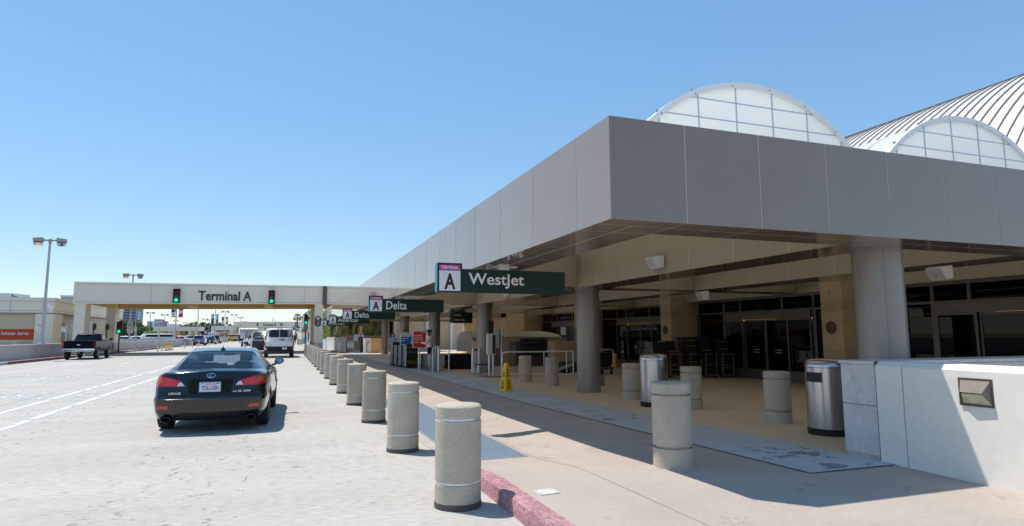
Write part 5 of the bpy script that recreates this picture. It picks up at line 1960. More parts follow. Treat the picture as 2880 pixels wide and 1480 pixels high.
for sx in (-.25, .22):
    mb = MB()
    mb.lathe([(.1, -.03), (.11, 0), (.1, .03)], 12, (sx, -.2, .1), axis='X')
    mb.cyl((sx, -.2, .1), (sx, -.2, .25), .025, n=6)
    mb.build('wheel', M_RUB, t)
ZE = lambda x, y: (1060 + x / 6.62, 860 + y / 6.62)
ZF = lambda x, y: (1260 + x / 5.0925, 820 + y / 5.0925)
ZG = lambda x, y: (1640 + x / 4.414, 780 + y / 4.414)
ZH = lambda x, y: (1060 + x / 7.789, 880 + y / 7.789)
M_TRAY = mat('tray_black', (30, 30, 33), .55)
M_TRIM = mat('tray_rim_glint', (150, 152, 160), .5)  # sunlight glint along the left tray lips, put into the colour
M_YSTR = mat('yellow_strip', (206, 178, 18), .5)
# ---------------------------------------------------------------- stacks of security trays by the kerb
def tray_mesh(wx, wy, h_):
    mb = MB()
    mb.hexa([(-wx / 2 + .02, -wy / 2 + .02, 0), (wx / 2 - .02, -wy / 2 + .02, 0), (wx / 2 - .02, wy / 2 - .02, 0), (-wx / 2 + .02, wy / 2 - .02, 0)],
            [(-wx / 2 + .006, -wy / 2 + .006, h_ * .9), (wx / 2 - .006, -wy / 2 + .006, h_ * .9), (wx / 2 - .006, wy / 2 - .006, h_ * .9), (-wx / 2 + .006, wy / 2 - .006, h_ * .9)])
    mb.mat(1).box(-wx / 2 - .004, -wy / 2 + .01, h_ * .45, -wx / 2 + .03, wy / 2 - .01, h_ * .93)
    mb.mat(0).box(-wx / 2 + .03, -wy / 2, h_ * .62, wx / 2, wy / 2, h_ * .92)
    return mb
def tray_stack(x, y, z0, wx, wy, h_, n, label, group, yellow=(), rz=0, lean=(0, 0), jit=.012, seed=1, rim=True):
    rnd = random.Random(seed)
    first = None
    for k in range(n):
        if first is None:
            o = tray_mesh(wx, wy, h_).build('stacked_tray', [M_TRAY, M_TRIM if rim else M_TRAY], smooth=0)
            tag(o, label, 'tray', group)
            first = o
        else:
            o = first.copy()
            COL.objects.link(o)
        o.location = (x + lean[0] * k + rnd.uniform(-jit, jit), y + lean[1] * k + rnd.uniform(-jit, jit), z0 + k * h_)
        o.rotation_euler = (0, 0, rz + rnd.uniform(-.015, .015))
        if k in yellow:
            mb = MB()
            mb.box(-wx / 2 + .035, -wy / 2 - .006, h_ * .4, wx / 2 - .02, -wy / 2 - .0005, min(h_ * .85, h_ * .4 + .013))
            mb.build('yellow_strip', M_YSTR, o, smooth=0)
for i, (yc, zt, lab, yl) in enumerate(((29.35, 1.13, 'black tray in the nearest stack left of the red check-in sign', (3, 5, 15, 20)), (30.35, 1.05, 'black tray in the second stack of the row beside the pavement strip', ()),
                                      (31.35, 1.06, 'black tray in the third stack of the row beside the pavement strip', (18,)), (32.35, 1.2, 'black tray in the farthest and tallest stack of the pavement row', ()))):
    n = 24
    h_ = (zt - .1) / n
    t = thing('tray_dolly', 'low black wheeled dolly under the %s tray stack by the pavement strip' % ('nearest', 'second', 'third', 'farthest')[i], 'dolly', (5.52 - .05 * i, yc, .006), 0, 'dollies under the tray stacks')
    mb = MB()
    mb.box(-.3, -.44, .05, .3, .44, .09)
    for sx in (-.22, .22):
        for sy in (-.36, .36):
            mb.lathe([(.03, -.015), (.035, 0), (.03, .015)], 10, (sx, sy, .03), axis='X')
    mb.build('frame', M_BLACK, t)
    tray_stack(5.52 - .05 * i, yc, .1, .56, .9, h_, n, lab, 'trays of the %s pavement stack' % ('nearest', 'second', 'third', 'farthest')[i], yl, seed=i)
# ---------------------------------------------------------------- standing signs at the check-in
def stand_sign(x0, y0, x1, y1, Y, label, face, rz=0):
    a, b = AT(x0, y1, Y=Y), AT(x1, y0, Y=Y)
    w_, h_, cx, zb_ = b.x - a.x, b.z - a.z, (a.x + b.x) / 2, a.z
    t = thing('standing_sign', label, 'sign', (cx, Y, .006), rz, 'standing check-in signs')
    mb = MB()
    f = .03
    mb.box(-w_ / 2, -.025, zb_, w_ / 2, .025, zb_ + h_)
    p = mb.build('frame', M_GAL, t, smooth=0, bevel=.006, seg=1)
    mb = MB()
    face(mb, w_, h_, zb_, f)
    mb.build('poster', [M_RED, M_BLUE, M_SWHITE, mat('poster_grey', (196, 196, 194), .5), mat('poster_orange', (230, 110, 50), .5)], p, smooth=0)
    mb = MB()
    mb.cyl((0, 0, 0), (0, 0, zb_), .028, n=12)
    mb.lathe([(.2, 0), (.2, .012), (.05, .03)], 20)
    mb.build('stand', M_GAL, t)
def red_face(mb, w_, h_, z, f):
    mb.mat(0).box(-w_ / 2 + f, -.029, z + f, w_ / 2 - f, -.0255, z + h_ - f)
    mb.mat(2)
    for i, (s, fr) in enumerate((('CURBSIDE', .66), ('CHECK-IN', .62), ('AVAILABLE', .7))):
        text(mb, s, (-w_ * .43, -.029, z + h_ * (.70 - .125 * i)), UX, UZ, w_ * fr, h_ * .075, .002, .012)
    text(mb, 'DELTA', (w_ * .18, -.029, z + h_ * .9), UX, UZ, w_ * .24, h_ * .03, .002, .01)
    for i in range(2):
        mb.box(-w_ * .43, -.031, z + h_ * (.36 - .06 * i), w_ * (.38 if i == 0 else .35), -.0292, z + h_ * (.375 - .06 * i))
    mb.mat(4).box(-w_ * .43, -.031, z + h_ * .22, w_ * .05, -.0292, z + h_ * .24)
def blue_face(mb, w_, h_, z, f):
    mb.mat(3).box(-w_ / 2 + f, -.029, z + h_ * .68, w_ / 2 - f, -.0255, z + h_ - f)
    mb.mat(1).box(-w_ / 2 + f, -.0291, z + f, w_ / 2 - f, -.0256, z + h_ * .678)
    mb.mat(2)
    text(mb, 'Check in', (-w_ * .42, -.0291, z + h_ * .5), UX, UZ, w_ * .55, h_ * .11, .002, .012)
    text(mb, 'here', (-w_ * .42, -.0291, z + h_ * .32), UX, UZ, w_ * .3, h_ * .11, .002, .012)
    mb.mat(3).prism([(w_ * .3, z + f), (w_ * .46, z + f), (w_ * .46, z + h_ * .5), (w_ * .4, z + h_ * .6)], -.0305, -.0295, 'Y')
    mb.mat(1)
    text(mb, 'American', (w_ * .05, -.029, z + h_ * .78), UX, UZ, w_ * .3, h_ * .05, .002, .012)
stand_sign(1160, 931.5, 1199, 979.5, 28.0, 'red curbside check-in sign in a silver frame on a post', red_face)
stand_sign(1125, 937, 1161, 971, 31.0 - 1.95, 'blue and grey check in here sign standing behind the tray stacks', blue_face)
# ---------------------------------------------------------------- baggage scale, rails, shield
a, b = AT(*ZE(985, 1230), Y=26.3), AT(*ZE(1240, 900), Y=26.3)
t = thing('baggage_scale', 'long steel baggage scale with a bright front apron beside the red sign', 'baggage scale', ((a.x + b.x) / 2, 26.3, .006))
w_, h_ = b.x - a.x, b.z
mb = MB()
mb.box(-w_ / 2 - .0, .02, 0, w_ / 2 - .05, 1.9, h_ - .02)
mb.build('body', mat('scale_dark_steel', (88, 90, 100), .3, .7), t, smooth=0, bevel=.01, seg=1)
mb = MB()
mb.box(-w_ / 2, -.02, 0, w_ / 2, .018, h_ * .32)
mb.box(-w_ / 2 - .06, -.06, h_ * .322, w_ / 2 + .04, .017, h_)
mb.build('apron', M_STEEL, t, smooth=0, bevel=.006, seg=1)
def rail(label, pts_list, loc, r=.024, mat_=None):
    t = thing('tube_barrier', label, 'barrier', (loc[0], loc[1], .006), 0, 'tube barriers')
    for k, pts in enumerate(pts_list):
        mb = MB()
        mb.tube([(p[0] - loc[0], p[1] - loc[1], p[2]) for p in pts], r, 10)
        for p in pts[1:-1]:
            mb.lathe([(r * .98, -r), (r * .98, r)], 8, (p[0] - loc[0], p[1] - loc[1], p[2]))
        mb.build('rail' if k == 0 else 'tube', mat_ or M_GAL, t)
    return t
A = AT(*ZE(1045, 765), Y=25.4)
B = AT(*ZE(1345, 760), Y=25.4)
rail('looped steel hand rail behind the baggage scale', [[(A.x, 25.4, 0), (A.x, 25.4, A.z - .1), (A.x + .06, 25.4, A.z - .02), (A.x + .14, 25.4, A.z), (B.x - .1, 25.4, A.z), (B.x - .02, 25.4, A.z - .06), (B.x, 25.4, A.z - .15), (B.x, 25.4, 0)],
                                                              [(B.x - .3, 26.6, 0), (B.x - .3, 26.6, A.z)]], (A.x, 25.4))
v = AT(*ZE(1150, 990), Y=25.9)
def stanchion(label, x, y, h_, r, m_=None, base=.0):
    t = thing('steel_post', label, 'post', (x, y, .006), 0, 'steel queue posts')
    mb = MB()
    mb.cyl((0, 0, 0), (0, 0, h_), r, n=16)
    mb.build('post', m_ or M_GAL, t)
    mb = MB()
    mb.cyl((0, 0, h_), (0, 0, h_ + .012), r * 1.06, n=16)
    mb.build('cap', M_STEELD, t)
    if base:
        mb = MB()
        mb.lathe([(base, 0), (base, .012), (r, .03)], 20)
        mb.build('foot', M_STEELD, t)
    return t
stanchion('thick bright steel post in front of the baggage scale', v.x, 25.9, 1.02, .055)
yb_ = 24.0
pL, pR = AT(*ZE(1790, 900), Y=yb_), AT(*ZE(1902, 900), Y=yb_)
stanchion('left belt post in front of the third round column', pL.x, yb_, 1.03, .042, base=.18)
stanchion('right belt post in front of the third round column', pR.x, yb_, 1.03, .055, base=.18)
mb = MB()
mb.box(pL.x + .05, yb_ - .01, .93, pR.x - .06, yb_ + .01, 1.0)
o = mb.build('queue_belt', mat('belt_blue', (50, 54, 100), .7), smooth=0)
tag(o, 'short dark blue queue belt stretched between the two belt posts', 'belt')
rail('bent steel tube behind the belt posts', [[((pL.x + pR.x) / 2, 24.6, 0), ((pL.x + pR.x) / 2, 24.6, .85), ((pL.x + pR.x) / 2 + .05, 24.6, .92), ((pL.x + pR.x) / 2 + .3, 24.6, .94), ((pL.x + pR.x) / 2 + .3, 24.6, 0)]], ((pL.x + pR.x) / 2, 24.6))
# arched clear shield over the baggage belt
a, b = AT(*ZE(1485, 850), Y=28.6), AT(*ZE(1785, 480), Y=28.6)
t = thing('arched_shield', 'clear arched plastic shield standing over the black baggage belt', 'shield', ((a.x + b.x) / 2, 28.6, a.z))
w_, h_ = (b.x - a.x) / 2, b.z - a.z
P = [(-w_, 0), (w_, 0)] + [(w_ * math.cos(q), h_ * .52 + h_ * .48 * math.sin(q)) for q in [PI * i / 16 for i in range(17)]]
mb = MB()
mb.prism(P, -.01, .01, 'Y')
mb.build('sheet', translucent('white_sheen_acrylic', (244, 242, 246), .35, .1), t, smooth=0)  # clear sheet, the light it reflects is put into the white colour
mb = MB()
mb.box(-w_ * .76, -.013, h_ * .44, w_ * .76, -.0105, h_ * .45).box(-.006, -.013, 0, .006, -.0105, h_ * .44)
mb.build('seam', M_STEELD, t, smooth=0)
a, b = AT(*ZE(1180, 900), Y=28.9), AT(*ZE(1800, 900), Y=28.9)
t = thing('baggage_belt', 'low black baggage belt running behind the arched shield', 'conveyor', ((a.x + b.x) / 2, 29.2, .006))
w_ = b.x - a.x
mb = MB()
mb.box(-w_ / 2, -.4, .0, w_ / 2, .5, .58)
mb.build('housing', M_BLACK, t, smooth=0, bevel=.02, seg=1)
mb = MB()
mb.box(-w_ / 2 + .05, -.3, .581, w_ / 2 - .05, .4, .6)
mb.build('belt', M_RUB, t, smooth=0)
pL2, pR2 = AT(*ZE(1395, 1100), Y=27.4), AT(*ZE(1780, 1100), Y=27.4)
wt = pR2.x - pL2.x
tray_stack((pL2.x + pR2.x) / 2, 27.75, .02, wt, .7, .048, 14, 'wide black baggage tub in the low stack before the arched shield', 'tubs of the low black stack', seed=9, rim=False)
a = AT(*ZE(1250, 1100), Y=28.1)
t, w_, h_ = block_at('dark_case', 'small dark grey case on the floor left of the low tub stack', 'case', ZE(1265, 1040)[0], ZE(1265, 1040)[1], ZE(1390, 1170)[0], ZE(1390, 1170)[1], 27.7, .4, mat('case_grey', (66, 64, 64), .6))
# burgundy chair
v0 = AT(*ZF(480, 1215), Y=22.6)
t = thing('waiting_chair', 'burgundy chair with thin chrome sled legs beside the display stand', 'chair', (v0.x, 22.6, .006), rad(0))
mb = MB()
mb.box(-.26, -.22, .42, .22, .22, .46)
mb.build('seat', mat('burgundy_plastic', (84, 28, 38), .4), t, smooth=0, bevel=.015)
mb = MB()
mb.hexa([(.17, -.21, .42), (.21, -.21, .42), (.21, .21, .42), (.17, .21, .42)], [(.25, -.2, .92), (.28, -.2, .9), (.28, .2, .9), (.25, .2, .92)])
mb.build('backrest', mat('burgundy_plastic', (84, 28, 38), .4), t, smooth=0, bevel=.012)
for sy in (-.2, .2):
    for pts in ([(-.22, sy, .42), (-.25, sy, .02)], [(.17, sy, .42), (.27, sy, .02)]):
        mb = MB()
        mb.tube(pts, .012, 8)
        mb.build('leg', M_GAL, t)
    mb = MB()
    mb.tube([(-.25, sy, .015), (.27, sy, .015)], .012, 8)
    mb.build('runner', M_GAL, t)
# display stand
v0 = AT(*ZF(617, 1225), Y=22.1)
t = thing('display_stand', 'silver display box on twin posts with a dark round foot', 'stand', (v0.x, 22.1, .006))
a, b = AT(*ZF(582, 910), Y=22.1), AT(*ZF(650, 606), Y=22.1)
mb = MB()
mb.box(-.16, -.1, a.z, .16, .1, b.z)
o = mb.build('display_box', mat('silver_box', (206, 206, 208), .4), t, smooth=0, bevel=.012)
mb = MB()
mb.box(.161, -.08, a.z + .05, .165, .08, b.z - .06)
mb.box(.02, -.104, a.z + .04, .14, -.1005, b.z - .05)
mb.build('panel_face', M_SBLACK, o, smooth=0)
for sx in (-.07, .08):
    mb = MB()
    mb.cyl((sx, 0, .02), (sx, 0, a.z), .045, n=12)
    mb.build('post', M_GAL, t)
mb = MB()
mb.lathe([(.36, 0), (.36, .015), (.1, .03)], 24)
mb.build('foot', M_STEELD, t)
a, b = AT(*ZF(598, 606), Y=22.16), AT(*ZF(635, 425), Y=22.16)
mb = MB()
mb.box(-.1, .02, a.z, .1, .1, b.z)
mb.build('top_panel', mat('dark_green_panel', (22, 34, 30), .5), t, smooth=0)
# tall slim post with an edge-on panel, and the long tube barrier
v0 = AT(*ZF(765, 900), Y=22.3)
t = thing('panel_post', 'tall slim steel post with a narrow edge-on panel near the tube barrier', 'post', (v0.x, 22.3, .006))
zt_, zm = AT(*ZF(762, 515), Y=22.3).z, AT(*ZF(745, 950), Y=22.3).z
mb = MB()
mb.cyl((0, 0, 0), (0, 0, zt_), .03, n=10)
mb.build('pole', M_GAL, t)
mb = MB()
mb.box(-.1, -.02, zm + .35, -.035, .5, zt_ - .05)
mb.build('panel', mat('panel_olive_grey', (128, 128, 112), .5), t, smooth=0)
pl, pm1, pm2, pr = AT(*ZF(775, 870), Y=21.6), AT(*ZF(1375, 870), Y=22.4), AT(*ZF(1635, 870), Y=22.4), AT(*ZF(1792, 870), Y=20.5)
zt_ = pl.z
rail('long steel tube barrier around the accessible check-in counter', [[(pl.x, 21.6, 0), (pl.x, 21.6, zt_ - .12), (pl.x + .03, 21.6, zt_ - .04), (pl.x + .12, 21.55, zt_), (pr.x, 20.5, zt_ + .02), (pr.x, 20.5, 0)],
     [(pr.x, 20.5, zt_ + .01), (pm1.x + .2, 22.6, zt_ + .01)], [(pm1.x, 22.4, .1), (pm1.x, 22.4, zt_)], [(pm2.x, 22.0, .1), (pm2.x, 22.0, zt_)], [(pl.x, 21.6, .13), (pr.x, 20.5, .13)]], (pl.x, 21.6))
# wet floor cones
def wet_cone(px, py, h_, label, z=0):
    v = G(px, py, z)
    t = thing('wet_floor_cone', label, 'wet floor cone', (v.x, v.y, hgt(v.y)), .35, 'yellow wet floor cones')
    mb = MB()
    b_, t_ = .14, .045
    mb.hexa([(-b_, -b_, .03), (b_, -b_, .03), (b_, b_, .03), (-b_, b_, .03)], [(-t_, -t_, h_), (t_, -t_, h_), (t_, t_, h_), (-t_, t_, h_)])
    mb.box(-b_ - .02, -b_ - .02, 0, b_ + .02, b_ + .02, .029)
    o = mb.build('cone_body', M_YEL, t, smooth=0, bevel=.01)
    mb = MB()
    sl_ = (b_ - t_) / (h_ - .03)
    vv = Vector((0, sl_, 1)).normalized()
    for s, z, hh, wf in (('CAUTION', .62, .05, .7), ('CUIDADO', .52, .05, .7), ('WET', .32, .055, .45), ('FLOOR', .245, .055, .6), ('PISO', .16, .05, .4), ('MOJADO', .09, .05, .6)):
        hw = b_ - sl_ * (z * h_ + .03)
        y_ = -(b_ - sl_ * (z * h_ - .03)) - .003
        text(mb, s, (-hw * wf, y_, z * h_), UX, vv, hw * wf * 2, hh * h_, .002, .03)
        text(mb, s, (y_, hw * wf, z * h_), (0, -1, 0), Vector((sl_, 0, 1)).normalized(), hw * wf * 2, hh * h_, .002, .03)
    hw = b_ - sl_ * (.76 * h_)
    y_ = -(b_ - sl_ * (.72 * h_ - .03)) - .003
    mb.hexa([(-hw * .6, y_, .72 * h_), (hw * .6, y_, .72 * h_), (hw * .6, y_ + .003, .72 * h_), (-hw * .6, y_ + .003, .72 * h_)],
            [(-.003, y_ + sl_ * .09 * h_, .81 * h_), (.003, y_ + sl_ * .09 * h_, .81 * h_), (.003, y_ + sl_ * .09 * h_ + .003, .81 * h_), (-.003, y_ + sl_ * .09 * h_ + .003, .81 * h_)])
    mb.build('lettering', M_SBLACK, o, smooth=0)
wet_cone(1423.5, 1101, .77, 'yellow wet floor cone standing on the grey strip in the open')
wet_cone(1731, 1034, .66, 'yellow wet floor cone in the shade by the far glass doors')
# ---------------------------------------------------------------- accessible check-in counter with the curved roof
Y = 29.4
a, b = AT(*ZF(330, 650), Y=Y), AT(*ZF(1620, 570), Y=Y)
x0, x1 = a.x, b.x
zl = AT(*ZF(1000, 655), Y=Y).z
zt_ = AT(*ZF(1000, 566), Y=Y + 1.2).z
t = thing('check_in_kiosk', 'check-in counter with a pale curved roof and beige panels behind the tube barrier', 'kiosk', ((x0 + x1) / 2, Y, .006))
xm = (x0 + x1) / 2
mb = MB()
rows = []
for i in range(9):
    q = PI * .5 * i / 8
    y = -.1 + 1.3 * math.sin(q)
    z = zt_ - (zt_ - zl) * (1 - math.sin(q)) ** 1.6
    xr = x1 - xm - .95 * (1 - math.cos(q)) * .0 - .9 * (math.sin(q) ** 2) * .9
    rows.append([(x0 - xm, y, z), (0, y, z), (xr * .55, y, z), (xr, y, z - .02)])
rows2 = rows + [[(p[0], p[1] + .6, p[2]) for p in rows[-1]]]
mb.grid(rows2)
mb.grid([[(p[0], p[1], p[2] - .03) for p in r] for r in rows2])
mb.mat(1)
for f in (.42, .72):
    xx = x0 - xm + (x1 - x0) * f
    mb.grid([[(xx - .008, r[0][1], r[0][2] + .002), (xx + .008, r[0][1], r[0][2] + .002)] for r in rows2])
mb.build('curved_roof', [mat('pale_green_roof', (186, 194, 166), .55), M_LHEAD], t, smooth=60)
mb = MB()
mb.box(x0 - xm, .0, zl - .2, x1 - xm - .02, .9, zl - .005)
mb.build('header', M_STONE2, t, smooth=0)
M_BEIGE, M_WOOD = mat('beige_laminate', (176, 164, 138), .5), mat('tan_laminate', (190, 158, 116), .5)
def panel(x0_, y0_, x1_, y1_, m_, nm, d=.0, dep=.3):
    p, q = AT(*ZF(x0_, y1_), Y=Y + d), AT(*ZF(x1_, y0_), Y=Y + d)
    mb = MB()
    mb.box(p.x - xm, d, max(0, p.z), q.x - xm, d + dep, q.z)
    return mb.build(nm, m_, t, smooth=0)
panel(655, 695, 770, 1140, mat('grey_laminate', (130, 122, 116), .5), 'grey_panel', .12)
panel(770, 700, 868, 1140, M_STONE2, 'pale_panel', .08)
panel(868, 700, 968, 1145, M_BEIGE, 'front_panel', .04)
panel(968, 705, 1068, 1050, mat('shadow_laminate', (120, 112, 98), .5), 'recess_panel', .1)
s_ = panel(892, 740, 943, 822, M_BLUE, 'accessible_plate', .03, .009)
p, q = AT(*ZF(892, 822), Y=Y + .03), AT(*ZF(943, 740), Y=Y + .03)
wd, hd = q.x - p.x, q.z - p.z
mb = MB()
cx, cz = (p.x + q.x) / 2 - xm, p.z + hd * .52
yf = .029
n = 14
for i in range(n):
    if not 2 <= i <= 4:
        q0, q1 = 2 * PI * i / n, 2 * PI * (i + 1) / n
        mb.prism([(cx + r * wd * math.cos(w2), cz + r * wd * math.sin(w2)) for r, w2 in ((.2, q0), (.26, q0), (.26, q1), (.2, q1))], yf - .002, yf, 'Y')
mb.lathe([(.06 * wd, yf - .002), (.06 * wd, yf)], 10, (cx - wd * .06, 0, cz + hd * .32), axis='Y')
mb.box(cx - wd * .09, yf - .002, cz - hd * .02, cx - wd * .02, yf, cz + hd * .24).box(cx - wd * .05, yf - .0022, cz - hd * .02, cx + wd * .2, yf - .0002, cz + hd * .05).box(cx + wd * .15, yf - .0021, cz - hd * .2, cx + wd * .22, yf - .0001, cz - hd * .01)
for k in range(7):
    mb.box(cx - wd * .4 + k * wd * .115, yf - .002, p.z + hd * .08, cx - wd * .4 + k * wd * .115 + wd * .08, yf, p.z + hd * .16)
mb.build('symbol', M_SWHITE, s_, smooth=0)
panel(1430, 700, 1535, 1000, mat('grey_laminate', (130, 122, 116), .5), 'grey_panel', .2)
panel(1445, 682, 1525, 740, M_LHEAD, 'monitor', .05, .06)
panel(655, 1050, 1620, 1140, mat('dark_plinth', (96, 86, 72), .6), 'plinth', .31, .5)
Y2_ = 23.2
p, q = AT(*ZF(1535, 1080), Y=Y2_), AT(*ZF(1835, 712), Y=Y2_)
t2 = thing('check_in_counter', 'tan check-in counter left of the second round column', 'counter', ((p.x + q.x) / 2, Y2_, .006))
w_ = (q.x - p.x) / 2
mb = MB()
mb.box(-w_, 0, .45, w_ * .15, .7, q.z - .04)
mb.mat(1).box(w_ * .15 + .01, 0, .45, w_ * 1.5, .7, q.z - .04)
mb.build('front_panel', [M_WOOD, M_BEIGE], t2, smooth=0)
mb = MB()
mb.box(-w_ - .03, -.04, q.z - .039, w_ * 1.5, .74, q.z)
mb.build('counter_top', M_BEIGE, t2, smooth=0)
mb = MB()
mb.box(-w_ + .1, .1, 0, w_ * 1.5, .7, .449)
mb.build('plinth', mat('dark_plinth', (96, 86, 72), .6), t2, smooth=0)
# dark green crates stacked in front of the counter: three by four
Y3 = 28.6
p, q = AT(*ZF(1072, 942), Y=Y3), AT(*ZF(1422, 670), Y=Y3)
cw, chh = (q.x - p.x) / 3, (q.z - max(p.z, 0) - 0) / 4
first = None
for i in range(3):
    for k in range(4):
        if first is None:
            first = thing('storage_crate', 'x', 'crate', (0, 0, 0), 0, 'dark green crates stacked at the check-in kiosk')
            mb = MB()
            mb.box(-cw / 2 + .008, 0, .01, cw / 2 - .008, .45, chh - .03)
            mb.build('tub', mat('dark_green_crate', (22, 48, 44), .45), first, smooth=0, bevel=.015, seg=1)
            mb = MB()
            mb.box(-cw / 2 + .002, -.012, chh - .03, cw / 2 - .002, .46, chh - .008)
            mb.build('rim', mat('green_crate_rim', (36, 72, 64), .45), first, smooth=0)
            o = first
        else:
            o = dup(first, (0, 0, 0))
        o.location = (p.x + cw * (i + .5), Y3, max(p.z, 0) + chh * k)
        o['label'] = 'dark green crate, %s of the %s column of the crate stack' % (('lowest', 'second from below', 'third from below', 'topmost')[k], ('left', 'middle', 'right')[i])
t, w_, h_ = block_at('crate_plinth', 'dark grey plinth under the dark green crates', 'plinth', ZF(1072, 944)[0], ZF(1072, 944)[1], ZF(1422, 1140)[0], ZF(1422, 1140)[1], Y3 - .02, .5, mat('plinth_grey', (84, 80, 70), .6))
t.location.z = .006
# folded luggage trolley inside the barrier
v0 = AT(*ZF(1700, 1150), Y=22.2)
t = thing('folded_trolley', 'folded pale luggage trolley lying inside the tube barrier', 'trolley', (v0.x, 22.2, .006))
mb = MB()
for y in (0, .25):
    mb.tube([(-.55, y, .1), (.32, y, .38)], .02, 8)
mb.tube([(-.5, 0, .12), (-.5, .25, .12)], .02, 8)
mb.hexa([(-.5, .02, .14), (.3, .02, .4), (.3, .23, .4), (-.5, .23, .14)], [(-.5, .02, .16), (.3, .02, .42), (.3, .23, .42), (-.5, .23, .16)])
mb.build('frame', mat('trolley_pale', (206, 204, 190), .4, .3), t)
for y in (-.03, .28):
    mb = MB()
    mb.lathe([(.11, -.02), (.12, 0), (.11, .02)], 18, (.02, y, .12), axis='Y')
    mb.build('wheel', M_RUB, t)
# bellman cart right of the second column
p, q = AT(*ZG(205, 1075), Y=21.5), AT(*ZG(370, 900), Y=21.5)
t = thing('bell_cart', 'black luggage cart with a bent chrome handle right of the second round column', 'luggage cart', ((p.x + q.x) / 2, 21.5, .006))
w_ = (q.x - p.x) / 2
zt_ = q.z
mb = MB()
for y in (0, .8):
    mb.tube([(-w_, y, .25), (-w_, y, zt_ - .12), (-w_ + .04, y, zt_ - .04), (-w_ + .12, y, zt_), (w_ - .08, y, zt_), (w_ - .02, y, zt_ - .03), (w_, y, zt_ - .1), (w_, y, .25)], .022, 10)
mb.build('handle', M_GAL, t)
mb = MB()
mb.box(-w_ * 1.3, -.05, .2, w_ * 1.05, .9, .3)
mb.build('platform', M_STEELD, t, smooth=0, bevel=.02)
mb = MB()
mb.box(-w_ + .03, .05, .301, w_ - .03, .75, zt_ - .1)
mb.build('cover', M_BLACK, t, smooth=0, bevel=.05)
for sx in (-w_ * .7, w_ * .8):
    for y in (.05, .8):
        mb = MB()
        mb.lathe([(.08, -.02), (.09, 0), (.08, .02)], 14, (sx, y, .09), axis='X')
        mb.cyl((sx, y, .09), (sx, y, .2), .02, n=6)
        mb.build('wheel', M_RUB, t)
t, w_, h_ = block_at('concrete_block', 'beige square block at the foot of the second column', 'block', ZG(200, 1075)[0], ZG(200, 1075)[1], ZG(262, 1215)[0], ZG(262, 1215)[1], 16.9, .5, mat('grey_laminate', (130, 122, 116), .5))
t.location.z = .006
# hand carts with leaning stacks of black trays by the stone pillar
def hand_cart(x, y, label, rusty, n, ztop, yl, i, lean):
    t = thing('hand_cart', label, 'hand cart', (x, y, .006), rad(-8), 'hand carts carrying tray stacks')
    m_ = mat('rusty_tube', (150, 96, 70), .6, .2) if rusty else mat('cart_grey_tube', (112, 112, 110), .4, .4)
    w_ = .21
    mb = MB()
    mb.tube([(-w_, 0, .1), (-w_, -.02, .84), (w_, -.02, .84), (w_, 0, .1), (-w_, 0, .1)], .022, 8)
    mb.tube([(-w_, -.01, .46), (w_, -.01, .46)], .018, 8)
    for sx in (-w_, w_):
        mb.cbox((sx, -.02, .84), (.06, .06, .06))
    mb.build('frame', m_, t)
    mb = MB()
    mb.box(-w_ - .02, .0, .08, w_ + .02, .75, .11)
    mb.build('deck', M_BLACK, t, smooth=0)
    for sx in (-w_, w_):
        for yy in (.08, .68):
            mb = MB()
            mb.lathe([(.035, -.014), (.042, 0), (.035, .014)], 10, (sx, yy, .04), axis='X')
            mb.build('wheel', M_RUB, t)
    h_ = (ztop - .12) / n
    tray_stack(x + .04, y + .36, .13, .42, .62, h_, n, 'black tray on the %s hand cart from the left by the stone pillar' % ORD[i], 'trays on the %s hand cart' % ORD[i], yl, rad(-8), lean, .006, 20 + i, rim=(i == 0))
hand_cart(13.02, 18.9, 'reddish hand cart farthest left, holding a leaning tray stack', True, 24, 1.3, (3, 16), 0, (-.008, 0))
hand_cart(13.78, 18.8, 'grey hand cart second from the left, stacked with yellow-striped trays', False, 26, 1.45, (8, 13, 19, 23), 1, (-.007, 0))
hand_cart(14.25, 18.55, 'grey hand cart third from the left, holding a tall black stack', False, 26, 1.46, (16,), 2, (-.008, 0))
hand_cart(14.78, 18.3, 'grey hand cart farthest right, close to the glass doors', False, 25, 1.4, (4, 17, 22), 3, (-.009, 0))
tray_stack(12.55, 19.35, .02, .55, .7, .05, 25, 'black tray in the floor stack left of the reddish hand cart', 'trays of the floor stack by the doors', (), rad(-10), (-.002, 0), .008, 40)

